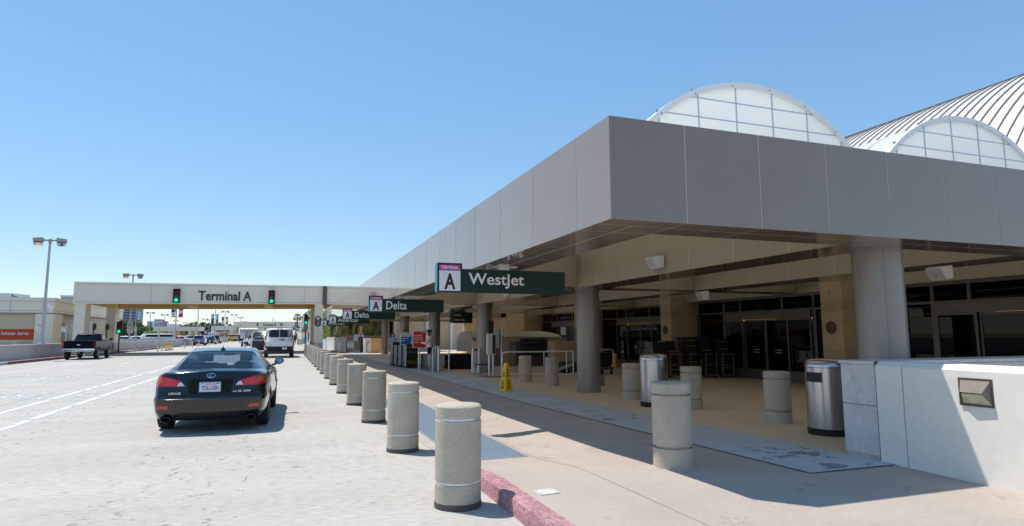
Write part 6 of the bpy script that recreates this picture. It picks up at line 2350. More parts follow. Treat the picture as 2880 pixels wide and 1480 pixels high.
# ---------------------------------------------------------------- people
SKIN, SKIND = mat('skin', (206, 152, 122), .5, var=.05, vs_=8), mat('skin_deep', (120, 78, 56), .5, var=.05, vs_=8)
def person(label, loc, rz, H_, skin, top, trousers, hair, pose, cap=None, longhair=False, shoes=None):
    t = thing('person', label, 'person', loc, rz)
    s = H_ / 1.75
    J = {'pel': (0, 0, .98, .135), 'wst': (0, 0, 1.1, .125), 'chs': (0, -.01, 1.3, .15), 'shb': (0, .01, 1.44, .105), 'nck': (0, .0, 1.51, .052), 'hd0': (0, -.02, 1.57, .07), 'hd1': (0, -.025, 1.65, .092), 'hd2': (0, -.015, 1.71, .07)}
    E_ = [('pel', 'wst'), ('wst', 'chs'), ('chs', 'shb'), ('shb', 'nck'), ('nck', 'hd0'), ('hd0', 'hd1'), ('hd1', 'hd2')]
    for q, sx in (('l', -1), ('r', 1)):
        J['hip' + q] = (sx * .09, 0, .93, .1)
        J['kne' + q] = (sx * .1, -.02, .5, .062)
        J['ank' + q] = (sx * .1, .02, .09, .042)
        J['toe' + q] = (sx * .11, -.14, .04, .036)
        J['sho' + q] = (sx * .185, .01, 1.42, .065)
        el, wr = pose[q]
        J['elb' + q] = (*el, .045)
        J['wri' + q] = (*wr, .032)
        ev, wv = Vector(el), Vector(wr)
        d = (wv - ev).normalized()
        hnd = wv + d * .07
        J['han' + q] = (*hnd, .034)
        sd = d.orthogonal().normalized()
        for k, (o_, l_) in enumerate(((-.03, .07), (-.01, .085), (.01, .08), (.03, .062))):
            J['fin%d%s' % (k, q)] = (*(hnd + sd * o_ + d * l_ * .6), .0095)
            J['tip%d%s' % (k, q)] = (*(hnd + sd * o_ * 1.1 + d * l_ + d.cross(sd) * .02), .008)
            E_.append(('han' + q, 'fin%d%s' % (k, q)))
            E_.append(('fin%d%s' % (k, q), 'tip%d%s' % (k, q)))
        J['thu' + q] = (*(wv + d * .05 + sd * -.045), .011)
        J['tht' + q] = (*(wv + d * .09 + sd * -.055), .009)
        E_ += [('wri' + q, 'thu' + q), ('thu' + q, 'tht' + q)]
        E_ += [('pel', 'hip' + q), ('hip' + q, 'kne' + q), ('kne' + q, 'ank' + q), ('ank' + q, 'toe' + q), ('shb', 'sho' + q), ('sho' + q, 'elb' + q), ('elb' + q, 'wri' + q), ('wri' + q, 'han' + q)]
    ks = list(J)
    me = bpy.data.meshes.new('person_body')
    me.from_pydata([Vector(J[k][:3]) * s for k in ks], [(ks.index(a), ks.index(b)) for a, b in E_], [])
    ob = bpy.data.objects.new('body', me)
    COL.objects.link(ob)
    md = ob.modifiers.new('skin', 'SKIN')
    md.use_smooth_shade = True
    for i, k in enumerate(ks):
        sv = me.skin_vertices[0].data[i]
        r = J[k][3] * s
        fx = {'wst': 1.1, 'chs': 1.12, 'shb': 1.3, 'pel': 1.12}.get(k, 1)
        sv.radius = (r * fx, r * (.85 if k in ('wst', 'chs', 'shb') else 1))
        sv.use_root = (k == 'pel')
    ob.modifiers.new('sub', 'SUBSURF').levels = 2
    dg = bpy.context.evaluated_depsgraph_get()
    m2 = bpy.data.meshes.new_from_object(ob.evaluated_get(dg))
    bpy.data.objects.remove(ob)
    for m_ in (skin, top, trousers, shoes or M_SBLACK):
        m2.materials.append(m_)
    eh = [Vector(pose[q][0]) * s for q in 'lr']
    wh = [Vector(pose[q][1]) * s for q in 'lr']
    for p in m2.polygons:
        c = p.center
        i = 0
        if c.z > 1.475 * s and abs(c.x) < .13 * s:
            i = 0
        elif c.z < .1 * s:
            i = 3
        elif c.z < .99 * s and abs(c.x) < .24 * s and min((c - w2).length for w2 in wh) > .14 * s:
            i = 2
        else:
            i = 1
        for e, w2 in zip(eh, wh):
            f = (c - e).dot(w2 - e) / max(1e-6, (w2 - e).length_squared)
            lat = (c - e - (w2 - e) * f).length
            lim = .9 if pose.get('long') else -.3
            if f > lim and lat < .1 * s:
                i = 0
        p.material_index = i
    link('body', m2, t, 60)
    # face: nose, eyes, mouth, ears
    mb = MB()
    hz_ = 1.645
    mb.hexa([(-.014, -.108, hz_ - .03), (.014, -.108, hz_ - .03), (.014, -.09, hz_ - .03), (-.014, -.09, hz_ - .03)], [(-.006, -.112, hz_ + .012), (.006, -.112, hz_ + .012), (.006, -.1, hz_ + .012), (-.006, -.1, hz_ + .012)])
    for sx in (-1, 1):
        mb.lathe([(.001, -.012), (.022, -.006), (.024, .004), (.001, .01)], 8, (sx * .094, -.015, hz_ - .005), axis='X')
    mb.mat(1)
    for sx in (-1, 1):
        mb.cbox((sx * .033, -.108, hz_ + .014), (.024, .012, .009))
    mb.mat(2).cbox((0, -.102, hz_ - .055), (.045, .014, .009))
    mb.v = [(x * s, y * s, z * s) for x, y, z in mb.v]
    mb.build('face', [skin, M_SBLACK, mat('lips', (150, 84, 76), .5)], t)
    mb = MB()
    rows = []
    for i in range(7):
        ph = PI / 2 * i / 6
        rows.append([(.101 * math.cos(ph) * math.cos(a) * .95, .0 + .112 * math.cos(ph) * math.sin(a), 1.655 + .095 * math.sin(ph)) for a in [rad(-48 + 276 * k / 16) for k in range(17)]])
    mb.grid(rows)
    if longhair:
        rows = [[(.105 * (1 + .15 * j / 4) * math.cos(a), .01 + .1 * math.sin(a), 1.68 - .06 * j) for a in [rad(-30 + 240 * k / 12) for k in range(13)]] for j in range(6)]
        mb.grid(rows)
    mb.v = [(x * s, y * s, z * s) for x, y, z in mb.v]
    mb.build('hair', hair, t, fix=False)
    if cap:
        mb = MB()
        mb.lathe([(.1, 1.69), (.108, 1.70), (.125, 1.75), (.118, 1.775), (.001, 1.785)], 20, (0, -.01, 0))
        mb.hexa([(-.085, -.19, 1.685), (.085, -.19, 1.685), (.1, -.06, 1.695), (-.1, -.06, 1.695)], [(-.085, -.19, 1.695), (.085, -.19, 1.695), (.1, -.06, 1.705), (-.1, -.06, 1.705)])
        mb.v = [(x * s, y * s, z * s) for x, y, z in mb.v]
        mb.build('cap', cap, t)
    return t
HAIRD, HAIRB = mat('dark_hair', (34, 28, 26), .7), mat('light_brown_hair', (150, 104, 66), .7)
relaxed = {'l': ((-.25, .02, 1.14), (-.26, -.1, .9)), 'r': ((.25, .02, 1.14), (.26, -.1, .9)), 'long': False}
v = AT(1208, 945, Y=27.9)
person('person in a white shirt, black trousers and peaked cap facing left behind the baggage scale', (v.x, 27.9, .006), rad(-105), 1.76, SKIND, M_SWHITE, mat('black_trousers', (22, 22, 26), .8), HAIRD,
       {'l': ((-.2, -.2, 1.2), (-.06, -.36, 1.34)), 'r': ((.22, -.16, 1.16), (.08, -.38, 1.2)), 'long': True}, cap=mat('cap_black', (30, 26, 28), .7))
v = AT(1139, 945, Y=33.5)
person('person with short dark hair, only the head and dark shoulder showing over the blue sign', (v.x, 33.5, .006), rad(60), 1.84, SKIN, mat('dark_jacket', (38, 38, 42), .8), mat('black_trousers', (22, 22, 26), .8), HAIRD, dict(relaxed, long=True))
v = AT(1106, 945, Y=36.4)
person('person with long light brown hair and a pale blue top behind the farthest tray stack', (v.x, 36.4, .006), rad(-10), 1.66, SKIN, mat('pale_blue_top', (140, 176, 220), .8), mat('dark_trousers', (44, 46, 54), .8), HAIRB,
       {'l': ((-.24, -.02, 1.14), (-.12, -.24, 1.06)), 'r': ((.24, -.02, 1.14), (.1, -.25, 1.04)), 'long': False}, longhair=True)
v = AT(673, 950, Y=150)
person('distant person in dark navy clothes standing beside the white shuttle vans', (v.x, 150, .0), 0, 1.9, SKIN, mat('navy_clothes', (36, 42, 66), .8), mat('navy_clothes', (36, 42, 66), .8), HAIRD, dict(relaxed, long=True))
v = AT(829.5, 950, Y=108)
person('distant person in dark clothes on the far pavement right of the white van', (v.x, 108, .13), 0, 1.75, SKIN, mat('dark_jacket', (38, 38, 42), .8), mat('black_trousers', (22, 22, 26), .8), HAIRD, dict(relaxed, long=True))
# ================================================================ vehicles
M_TYRE = mat('tyre', (34, 34, 35), .85, var=.15, vs_=8)
M_RIM = mat('alloy_rim', (176, 178, 182), .3, .85)
M_WELL = mat('wheel_well', (14, 14, 15), .9)
M_CGLASS = mat('car_glass_dark', (14, 20, 34), .05, spec=.45)
M_TAIL = mat('tail_red', (190, 18, 20), .12, coat=1)
M_TAILO = mat('tail_orange', (196, 78, 16), .12, coat=1)
M_CHROME = mat('chrome', (210, 212, 216), .12, 1.0)
M_PLATE = mat('plate_white', (216, 222, 234), .5)
M_TRIMB = mat('black_trim', (20, 20, 22), .5)
def wheel(parent, x, y, r, wd, side, spokes=10, rim_r=.68):
    mb = MB()
    h = wd / 2
    mb.lathe([(r * rim_r, -h * .9), (r * .86, -h), (r * .95, -h * .9), (r, -h * .6), (r, -h * .2), (r * .985, -h * .16), (r * .985, h * .16), (r, h * .2), (r, h * .6), (r * .95, h * .9), (r * .86, h), (r * rim_r, h * .9)], 40, axis='X')
    t = mb.build('wheel', M_TYRE, parent, smooth=50)
    t.location = (x, y, r)
    mb = MB()
    o = side * h
    mb.lathe([(r * rim_r, o * .9), (r * rim_r * .95, o * .86), (r * rim_r * .9, o * .5), (r * .1, o * .45)], 32, axis='X')
    for k in range(spokes):
        a = 2 * PI * k / spokes
        d, n = Vector((0, math.cos(a), math.sin(a))), Vector((0, -math.sin(a), math.cos(a)))
        w0, w1 = r * .075, r * .05
        p0, p1 = d * r * .1, d * r * rim_r * .95
        X = Vector((1, 0, 0))
        mb.hexa([p0 - n * w0 + X * o * .55, p0 + n * w0 + X * o * .55, p1 + n * w1 + X * o * .62, p1 - n * w1 + X * o * .62],
                [p0 - n * w0 + X * o * .8, p0 + n * w0 + X * o * .8, p1 + n * w1 + X * o * .88, p1 - n * w1 + X * o * .88])
    mb.lathe([(r * .14, o * .45), (r * .13, o * .86), (.001, o * .88)], 16, axis='X')
    mb.mat(1).lathe([(r * rim_r * .9, o * .3), (r * rim_r * .9, o * .48)], 24, axis='X')
    mb.build('rim', [M_RIM, M_WELL], t, smooth=40)
    return t
def ring(pts):
    """half profile (x,y,z) from bottom centre to top centre, mirrored into a closed ring"""
    r = [tuple(p) for p in pts]
    l = [(-p[0], p[1], p[2]) for p in pts[::-1]]
    return r + l[1:]
def shell(rows, capb=.08, capf=.1, k=4, nc=8):
    """rows of half profiles skinned into a closed body with bulging end caps"""
    rows = refine(rows, k)
    mb = MB()
    mb.grid([ring(r) for r in rows])
    for r, b, s in ((rows[0], capb, -1), (rows[-1], capf, 1)):
        P = []
        for p in r:
            P.append([(p[0] * u, p[1] + s * b * (1 - u * u), p[2]) for u in [-1 + 2 * c / nc for c in range(nc + 1)]])
        mb.grid(P)
    return mb
def finish(mb, name, mats, parent, smooth=38):
    o = mb.build(name, mats, parent, smooth=0, fix=False)
    bm = bmesh.new()
    bm.from_mesh(o.data)
    bmesh.ops.remove_doubles(bm, verts=bm.verts, dist=.0008)
    bmesh.ops.dissolve_degenerate(bm, edges=bm.edges, dist=.0005)
    bmesh.ops.recalc_face_normals(bm, faces=bm.faces)
    bm.to_mesh(o.data)
    bm.free()
    if smooth:
        o.data.polygons.foreach_set('use_smooth', [True] * len(o.data.polygons))
        o.data.set_sharp_from_angle(angle=rad(smooth))
    return o
def cut(o, cutter_mb, smooth=38):
    """boolean the cutter out of o; the cut gets material slot 1"""
    cutter_mb.mi = [1] * len(cutter_mb.mi)
    c = cutter_mb.build('cutter', [M_WELL, M_WELL], None, smooth=0)
    par = o.parent
    o.parent = None
    md = o.modifiers.new('cut', 'BOOLEAN')
    md.object = c
    md.operation = 'DIFFERENCE'
    md.solver = 'EXACT'
    bpy.context.view_layer.update()
    dg = bpy.context.evaluated_depsgraph_get()
    me = bpy.data.meshes.new_from_object(o.evaluated_get(dg))
    if len(me.polygons) < len(o.data.polygons) * .6:
        c.location = (.0007, .0013, .0021)
        md.solver = 'FAST'
        bpy.context.view_layer.update()
        dg = bpy.context.evaluated_depsgraph_get()
        me = bpy.data.meshes.new_from_object(o.evaluated_get(dg))
        print('CUT RETRY', o.name, len(me.polygons), len(o.data.polygons))
    o.modifiers.clear()
    o.data = me
    o.parent = par
    bpy.data.objects.remove(c)
    me.polygons.foreach_set('use_smooth', [True] * len(me.polygons))
    me.set_sharp_from_angle(angle=rad(smooth))
    return o
def arches(ys, r, W, zc, depth=.3, n=28):
    mb = MB()
    for y in ys:
        for s in (-1, 1):
            mb.cyl((s * (W - depth), y, zc), (s * (W + .3), y, zc), r, n=n)
    return mb
def bvh_of(o):
    return BVHTree.FromPolygons([v.co.copy() for v in o.data.vertices], [list(p.vertices) for p in o.data.polygons])
def decal(bvh, poly, side, name, m_, parent, off=.004, step=.06, thick=.008):
    """a panel cut to a flat outline and laid onto the body surface, seen from the given side"""
    bm = bmesh.new()
    bm.faces.new([bm.verts.new((p[0], p[1], 0)) for p in poly])
    for ax in (0, 1):
        lo, hi = min(p[ax] for p in poly), max(p[ax] for p in poly)
        q = lo + step
        while q < hi - step * .2:
            n = (1, 0, 0) if ax == 0 else (0, 1, 0)
            bmesh.ops.bisect_plane(bm, geom=bm.verts[:] + bm.edges[:] + bm.faces[:], plane_co=(q, q, 0), plane_no=n)
            q += step
    D = {'rear': Vector((0, 1, 0)), 'front': Vector((0, -1, 0)), 'right': Vector((-1, 0, 0)), 'left': Vector((1, 0, 0)), 'top': Vector((0, 0, -1))}[side]
    miss = []
    hits = []
    for v in bm.verts:
        a, b = v.co.x, v.co.y
        o = {'rear': Vector((a, -9, b)), 'front': Vector((a, 9, b)), 'right': Vector((9, a, b)), 'left': Vector((-9, a, b)), 'top': Vector((a, b, 9))}[side]
        h = bvh.ray_cast(o, D)
        if h[0] is None:
            miss.append((v, o))
            continue
        n = h[1] if h[1].dot(D) < 0 else -h[1]
        v.co = h[0] - D * off + n * off * .3
        hits.append(v.co.copy())
    for v, o in miss:
        if hits:
            h = min(hits, key=lambda q: (q - o - D * (q - o).dot(D)).length)
            v.co = o + D * (h - o).dot(D)
    bm.normal_update()
    bmesh.ops.recalc_face_normals(bm, faces=bm.faces)
    if bm.faces and sum((f.normal for f in bm.faces), Vector()).dot(D) > 0:
        bmesh.ops.reverse_faces(bm, faces=bm.faces)
    bm.normal_update()
    bmesh.ops.solidify(bm, geom=bm.faces[:], thickness=thick)
    me = bpy.data.meshes.new(name)
    bm.to_mesh(me)
    bm.free()
    me.materials.append(m_)
    return link(name, me, parent, 30)
def mir(poly):
    return [(-x, z) for x, z in poly][::-1]

# ---------------------------------------------------------------- the black sedan
M_CARP = mat('black_car_paint', (5, 6, 11), .12, 0.0, coat=.7, spec=.45, coatr=.02)
M_SEDG = glassmat('sedan_glass', (190, 205, 225), .85, .01, 1.0, 1.5)
car = thing('black_sedan', 'glossy black sedan in the road seen from behind, with red tail lamps', 'car', (-1.10, 12.06, 0), rad(-1.4))
car.scale = (.97, 1, 1)
LV = [(.0, .21), (.70, .21), (.83, .25), (.875, .36), (.893, .50), (.895, .555), (.885, .60), (.884, .70), (.878, .82), (.848, .915), (.775, .962), (.60, .982), (.0, .99)]
RD = [.16, .13, .06, .0, -.03, -.035, .03, .045, .075, .11, .13, .14, .13]
def sed_prof(y, wf, zt, zb=None, zmid=.6):
    out = []
    f = max(0, min(1, (-.45 - y) / .45))
    for (x, z), d in zip(LV, RD):
        if z > zmid:
            z = zmid + (z - zmid) * (zt - zmid) / (.99 - zmid)
        if zb is not None and z < zmid:
            z = zmid - (zmid - z) * (zmid - zb) / (zmid - .21)
        flare = 1.0
        out.append((x * wf * flare, y + d * f, z))
    return out
ST = [(-.88, .86, .985), (-.84, .905, .987), (-.74, .95, .99), (-.55, .978, .992), (-.3, .995, 1.0), (.0, 1.01, .995), (.35, 1.0, .985), (.8, .985, .98), (1.5, .98, .975), (2.1, .985, .97), (2.45, 1.0, .95), (2.75, 1.01, .91), (3.05, 1.0, .86), (3.3, .96, .80), (3.48, .89, .73), (3.56, .80, .66)]
body = finish(shell([sed_prof(*s) for s in ST], .085, .12, 4, 10), 'body', [M_CARP, M_WELL], car, 50)
cutter = arches((.0, 2.73), .345, .9, .325)
for s in (-1, 1):
    mbq = [(s * .64 + .105 * math.cos(a), .245 + .062 * math.sin(a)) for a in [2 * PI * i / 20 for i in range(20)]]
    cutter.prism(mbq, -1.2, -.72, 'Y')
cut(body, cutter, 50)
bv = bvh_of(body)
# lamps
RL = [(.375, .748), (.445, .835), (.66, .892), (.80, .917), (.83, .90), (.832, .775), (.80, .757), (.65, .748)]
for s in (-1, 1):
    f = (lambda p: p) if s > 0 else mir
    o = decal(bv, f(RL), 'rear', 'tail_lamp', M_TAIL, car, .010, .035, .012)
    decal(bv, f([(.70, .795), (.715, .88), (.798, .896), (.81, .80)]), 'rear', 'indicator', M_TAILO, o, .016, .03, .006)
    decal(bv, f([(.52, .765), (.50, .83), (.66, .875), (.688, .87), (.688, .765)]), 'rear', 'lamp_insert', mat('tail_bright_red', (222, 44, 34), .25, coat=1), o, .015, .03, .006)
    decal(bv, f([(.385, .757), (.43, .812), (.47, .812), (.50, .757)]), 'rear', 'reversing_lamp', M_PLATE, o, .016, .03, .006)
    decal(bv, f([(.60, .40), (.605, .455), (.75, .462), (.765, .41)]), 'rear', 'reflector', M_TAIL, car, .006, .04)
    decal(bv, f([(.655, .615), (.662, .615), (.662, .745), (.655, .745)]), 'rear', 'boot_seam', M_WELL, car, .0015, .03, .003)
decal(bv, [(-.33, .70), (-.30, .635), (.30, .635), (.33, .70), (.345, .845), (.30, .855), (-.30, .855), (-.345, .845)], 'rear', 'plate_recess', M_WELL, car, .003, .05)
decal(bv, [(-.655, .605), (.655, .605), (.655, .612), (-.655, .612)], 'rear', 'boot_seam', M_WELL, car, .0015, .05, .003)
decal(bv, [(-.52, .215), (.52, .215), (.45, .34), (-.45, .34)], 'rear', 'lower_diffuser', M_TRIMB, car, .003, .05)
mb = MB()
yp = -.935
for h in (.72,):
    hit = bv.ray_cast(Vector((0, -9, .73)), Vector((0, 1, 0)))
    yp = hit[0].y - .02
mb.box(-.165, yp, .655, .165, yp + .012, .815)
pl = mb.build('licence_plate', mat('plate_frame_blue', (120, 150, 190), .4), car, smooth=0)
mb = MB()
mb.box(-.155, yp - .003, .665, .155, yp - .0005, .803)
mb.mat(1)
text(mb, '7DLU281', (-.128, yp - .003, .685), UX, UZ, .256, .07, .002, .012)
mb.mat(2)
text(mb, 'California', (-.085, yp - .003, .768), UX, UZ, .17, .032, .002, .005, .25)
mb.mat(3).box(.085, yp - .0045, .78, .145, yp - .003, .795).box(-.14, yp - .0045, .78, -.1, yp - .003, .795)
mb.build('lettering', [M_PLATE, mat('plate_navy', (26, 34, 84), .5), M_RED, mat('plate_sticker_blue', (60, 130, 190), .5)], pl, smooth=0)
# emblem and badges
hit = bv.ray_cast(Vector((0, -9, .91)), Vector((0, 1, 0)))
n_ = hit[1] if hit[1].y < 0 else -hit[1]
u_ = Vector((1, 0, 0))
v_ = n_.cross(u_).normalized()
if v_.z < 0:
    v_ = -v_
c_ = hit[0] + n_ * .004
mb = MB()
n = 32
def tri_strip(pa, pb, h):
    k = len(pa)
    for i in range(k - 1):
        q = [pa[i], pa[i + 1], pb[i + 1], pb[i]]
        mb.hexa(q, [p + n_ * h for p in q])
ea = [c_ + u_ * .066 * math.cos(2 * PI * i / n) + v_ * .045 * math.sin(2 * PI * i / n) for i in range(n + 1)]
eb = [c_ + u_ * .055 * math.cos(2 * PI * i / n) + v_ * .036 * math.sin(2 * PI * i / n) for i in range(n + 1)]
tri_strip(ea, eb, .006)
tri_strip([c_ + u_ * .022 + v_ * .036, c_ - u_ * .022 - v_ * .012, c_ - u_ * .018 - v_ * .022, c_ + u_ * .05 - v_ * .022], [c_ + u_ * .008 + v_ * .036, c_ - u_ * .038 - v_ * .014, c_ - u_ * .03 - v_ * .034, c_ + u_ * .045 - v_ * .032], .007)
mb.build('emblem', M_CHROME, car, smooth=0)
def badge(s, x, z, w_, h_):
    h0, h1 = bv.ray_cast(Vector((x, -9, z)), Vector((0, 1, 0)))[0], bv.ray_cast(Vector((x + w_, -9, z)), Vector((0, 1, 0)))[0]
    mb = MB()
    u = (h1 - h0).normalized()
    text(mb, s, h0 + Vector((0, -.006, 0)), u, UZ, w_, h_, .006, .02)
    return mb.build('badge', M_CHROME, car, smooth=0)
badge('LEXUS', -.615, .625, .185, .034)
badge('IS 250', .43, .645, .19, .03)
badge('AWD', .345, .645, .065, .02)
# exhausts
for s in (-1, 1):
    mb = MB()
    P0 = [(s * .64 + .075 * math.cos(a), .245 + .042 * math.sin(a)) for a in [2 * PI * i / 20 for i in range(21)]]
    P1 = [(s * .64 + .068 * math.cos(a), .245 + .036 * math.sin(a)) for a in [2 * PI * i / 20 for i in range(21)]]
    mb.grid([[(x, -.91, z) for x, z in P0], [(x, -.915, z) for x, z in P1], [(x, -.75, z) for x, z in P1]])
    mb.grid([[(x, -.91, z) for x, z in P0], [(x, -.75, z) for x, z in P0]])
    mb.mat(1).prism(P1[:-1], -.78, -.77, 'Y')
    mb.build('exhaust', [mat('dark_chrome', (110, 108, 106), .25, 1.0), M_WELL], car, fix=False)
# cabin: rows along y, columns from centre to belt; painted roof and pillars, glazed panes
def grow(y, zc, xe, ze, xr, zr_, xb, zb_):
    return [(0, y, zc), (xe * .55, y, zc - (zc - ze) * .25), (xe, y, ze), (xr, y, zr_), (xb, y + 0, zb_), (xb + .03, y, zb_ - .05)]
GR = [grow(-.36, .995, .60, .985, .68, .975, .72, .96), grow(.02, 1.145, .565, 1.125, .615, 1.09, .765, .985), grow(.36, 1.262, .525, 1.235, .585, 1.195, .785, .985),
      grow(.46, 1.29, .52, 1.27, .58, 1.225, .79, .985), grow(.95, 1.33, .53, 1.315, .595, 1.27, .80, .98), grow(1.35, 1.318, .52, 1.30, .59, 1.25, .80, .975), grow(1.48, 1.30, .52, 1.28, .59, 1.225, .80, .973),
      grow(1.85, 1.17, .56, 1.145, .63, 1.095, .80, .97), grow(2.28, .985, .64, .97, .70, .955, .78, .94)]
def catrow(rows, i, t):
    n = len(rows)
    a, b, c, d = rows[max(i - 1, 0)], rows[i], rows[i + 1], rows[min(i + 2, n - 1)]
    return [cat_rom(p, q, r, s, t) for p, q, r, s in zip(a, b, c, d)]
K = 4
paint, rearg, frontg, sideg = MB(), MB(), MB(), MB()
for i in range(len(GR) - 1):
    for k in range(K):
        r0, r1 = catrow(GR, i, k / K), catrow(GR, i, (k + 1) / K)
        for j in range(5):
            for s in (-1, 1):
                q = [r0[j], r0[j + 1], r1[j + 1], r1[j]]
                q = [(p[0] * s, p[1], p[2]) for p in q]
                if s < 0:
                    q = q[::-1]
                tgt = paint
                if j < 2 and i < 2:
                    tgt = rearg
                elif j < 2 and i >= 6:
                    tgt = frontg
                elif j == 3 and ((i == 1 and k >= 2) or (2 <= i <= 6) or (i == 7 and k < 1)) and not (i == 4 and k == 1):
                    tgt = sideg
                tgt.add(q, [(0, 1, 2, 3)])
def soft(mb, name, m_, par, sm=60):
    o = mb.build(name, m_, par, smooth=0, fix=False)
    bm = bmesh.new()
    bm.from_mesh(o.data)
    bmesh.ops.remove_doubles(bm, verts=bm.verts, dist=.0005)
    bm.normal_update()
    bmesh.ops.recalc_face_normals(bm, faces=bm.faces)
    bm.to_mesh(o.data)
    bm.free()
    o.data.polygons.foreach_set('use_smooth', [True] * len(o.data.polygons))
    o.data.set_sharp_from_angle(angle=rad(sm))
    return o
roof = soft(paint, 'roof', M_CARP, car)
soft(rearg, 'rear_window', M_SEDG, car)
soft(frontg, 'windscreen', glassmat('windscreen_glass', (225, 235, 235), .9, .01), car)
soft(sideg, 'side_window', glassmat('sedan_side_glass', (110, 125, 130), .4, .01), car)
mb = MB()
mb.hexa([(-.02, .52, 1.295), (.02, .52, 1.295), (.012, .70, 1.305), (-.012, .70, 1.305)], [(-.004, .53, 1.375), (.004, .53, 1.375), (.004, .62, 1.315), (-.004, .62, 1.315)])
mb.cbox((0, .6, 1.315), (.07, .2, .02))
mb.build('roof_antenna', M_CARP, car, smooth=0, bevel=.004)
M_SEAT = mat('dark_leather', (52, 50, 52), .6)
mb = MB()
mb.box(-.7, -.25, .9, .7, 2.2, .955)
mb.box(-.62, .22, .7, .62, .42, 1.02)
mb.build('interior_deck', M_SEAT, car, smooth=0, bevel=.02)
for x, y, z0, z1, wd in ((-.36, 1.15, .8, 1.04, .44), (.36, 1.15, .8, 1.04, .44)):
    mb = MB()
    mb.box(x - wd / 2, y, z0, x + wd / 2, y + .12, z1)
    mb.box(x - .12, y + .03, z1 + .02, x + .12, y + .11, z1 + .17)
    mb.build('seat', M_SEAT, car, smooth=0, bevel=.035, seg=3)
mb = MB()
for x in (-.38, 0, .38):
    mb.box(x - .11, .28, 1.01, x + .11, .36, 1.10 if x else 1.06)
mb.build('rear_headrest', M_SEAT, car, smooth=0, bevel=.03, seg=3)
mb = MB()
mb.box(-.1, 1.62, 1.16, .1, 1.65, 1.22)
mb.build('rear_view_mirror', M_TRIMB, car, smooth=0, bevel=.012)
for s in (-1, 1):
    mb = MB()
    mb.lathe([(.001, -.05), (.05, -.045), (.072, -.01), (.075, .03), (.06, .07), (.03, .09), (.001, .095)], 20, axis='Y')
    mx_, mz_ = (.96, 1.03) if s > 0 else (.87, .99)
    mb.v = [(x * 1.3 + s * mx_, y + 1.83, z * .95 + mz_) for x, y, z in mb.v]
    mb.hexa([(s * .82, 1.80, .93), (s * .9, 1.80, .95), (s * .9, 1.88, .95), (s * .82, 1.88, .93)], [(s * .82, 1.80, .98), (s * .95, 1.80, 1.0), (s * .95, 1.88, 1.0), (s * .82, 1.88, .98)])
    w_ = mb.build('wing_mirror', M_CARP, car)
    mb = MB()
    mb.lathe([(.001, -.004), (.046, -.002), (.048, .006)], 20, axis='Y')
    mb.v = [(x * 1.35 + s * (mx_ + .005), y + 1.777, z * .9 + mz_) for x, y, z in mb.v]
    mb.build('mirror_glass', mat('mirror_glass', (84, 124, 160), .03, 1.0), w_)  # blue colour stands in for the sky reflected in the mirror
for x in (-.775, .775):
    for y in (0, 2.73):
        wheel(car, x + (.0 if x > 0 else 0), y, .322, .225, 1 if x > 0 else -1)
for side, s in (('right', 1), ('left', -1)):
    for y in (.62, 1.58):
        decal(bv, [(y, .83), (y + .2, .835), (y + .2, .86), (y, .855)], side, 'door_handle', M_CARP, car, .02, .05, .02)
    for y in (.38, 1.34, 2.28):
        decal(bv, [(y, .34), (y + .008, .34), (y + .008, .9), (y, .9)], side, 'door_seam', M_WELL, car, .0012, .05, .003)
    decal(bv, [(.36, .285), (2.36, .285), (2.36, .33), (.36, .33)], side, 'sill_trim', M_TRIMB, car, .003, .2)

# ---------------------------------------------------------------- general vehicles
def cabin_mb(w0, y0, y1, w1, y2, y3, zb_, zt, crown=.04, e=5.0, n=40):
    mb = MB()
    rows = []
    for t, k in ((0, 1), (.25, 1), (.5, 1), (.75, 1), (.92, 1), (.97, .985), (1.0, .95)):
        w_ = (w0 + (w1 - w0) * t) * k
        a, b = y0 + (y2 - y0) * t, y1 + (y3 - y1) * t
        cy, hy = (a + b) / 2, (b - a) / 2 * k
        z = zb_ + (zt - zb_) * t
        row = []
        for i in range(n + 1):
            q = 2 * PI * i / n
            c, s = math.cos(q), math.sin(q)
            row.append((w_ * math.copysign(abs(c) ** (2 / e), c), cy + hy * math.copysign(abs(s) ** (2 / e), s), z))
        rows.append(row)
    cx = [( 0, (y2 + y3) / 2, zt + crown)] * (n + 1)
    mid = [(p[0] * .6, (y2 + y3) / 2 + (p[1] - (y2 + y3) / 2) * .6, zt + crown * .75) for p in rows[-1]]
    mb.grid(rows + [mid, cx])
    mb.add([tuple(p) for p in rows[0][:-1]], [tuple(range(n))])
    return mb
def box_prof(W, zb_, zt, wf, y, dy=(0, 0, 0, 0, 0, 0, 0)):
    h = zt - zb_
    L = [(0, zb_), (.88 * W, zb_), (.97 * W, zb_ + .1 * h), (W, zb_ + .38 * h), (W * .995, zb_ + .7 * h), (W * .965, zb_ + .95 * h), (W * .9, zt), (0, zt + .01)]
    d = list(dy) + [dy[-1]]
    return [(x * wf, y + q, z) for (x, z), q in zip(L, d)]
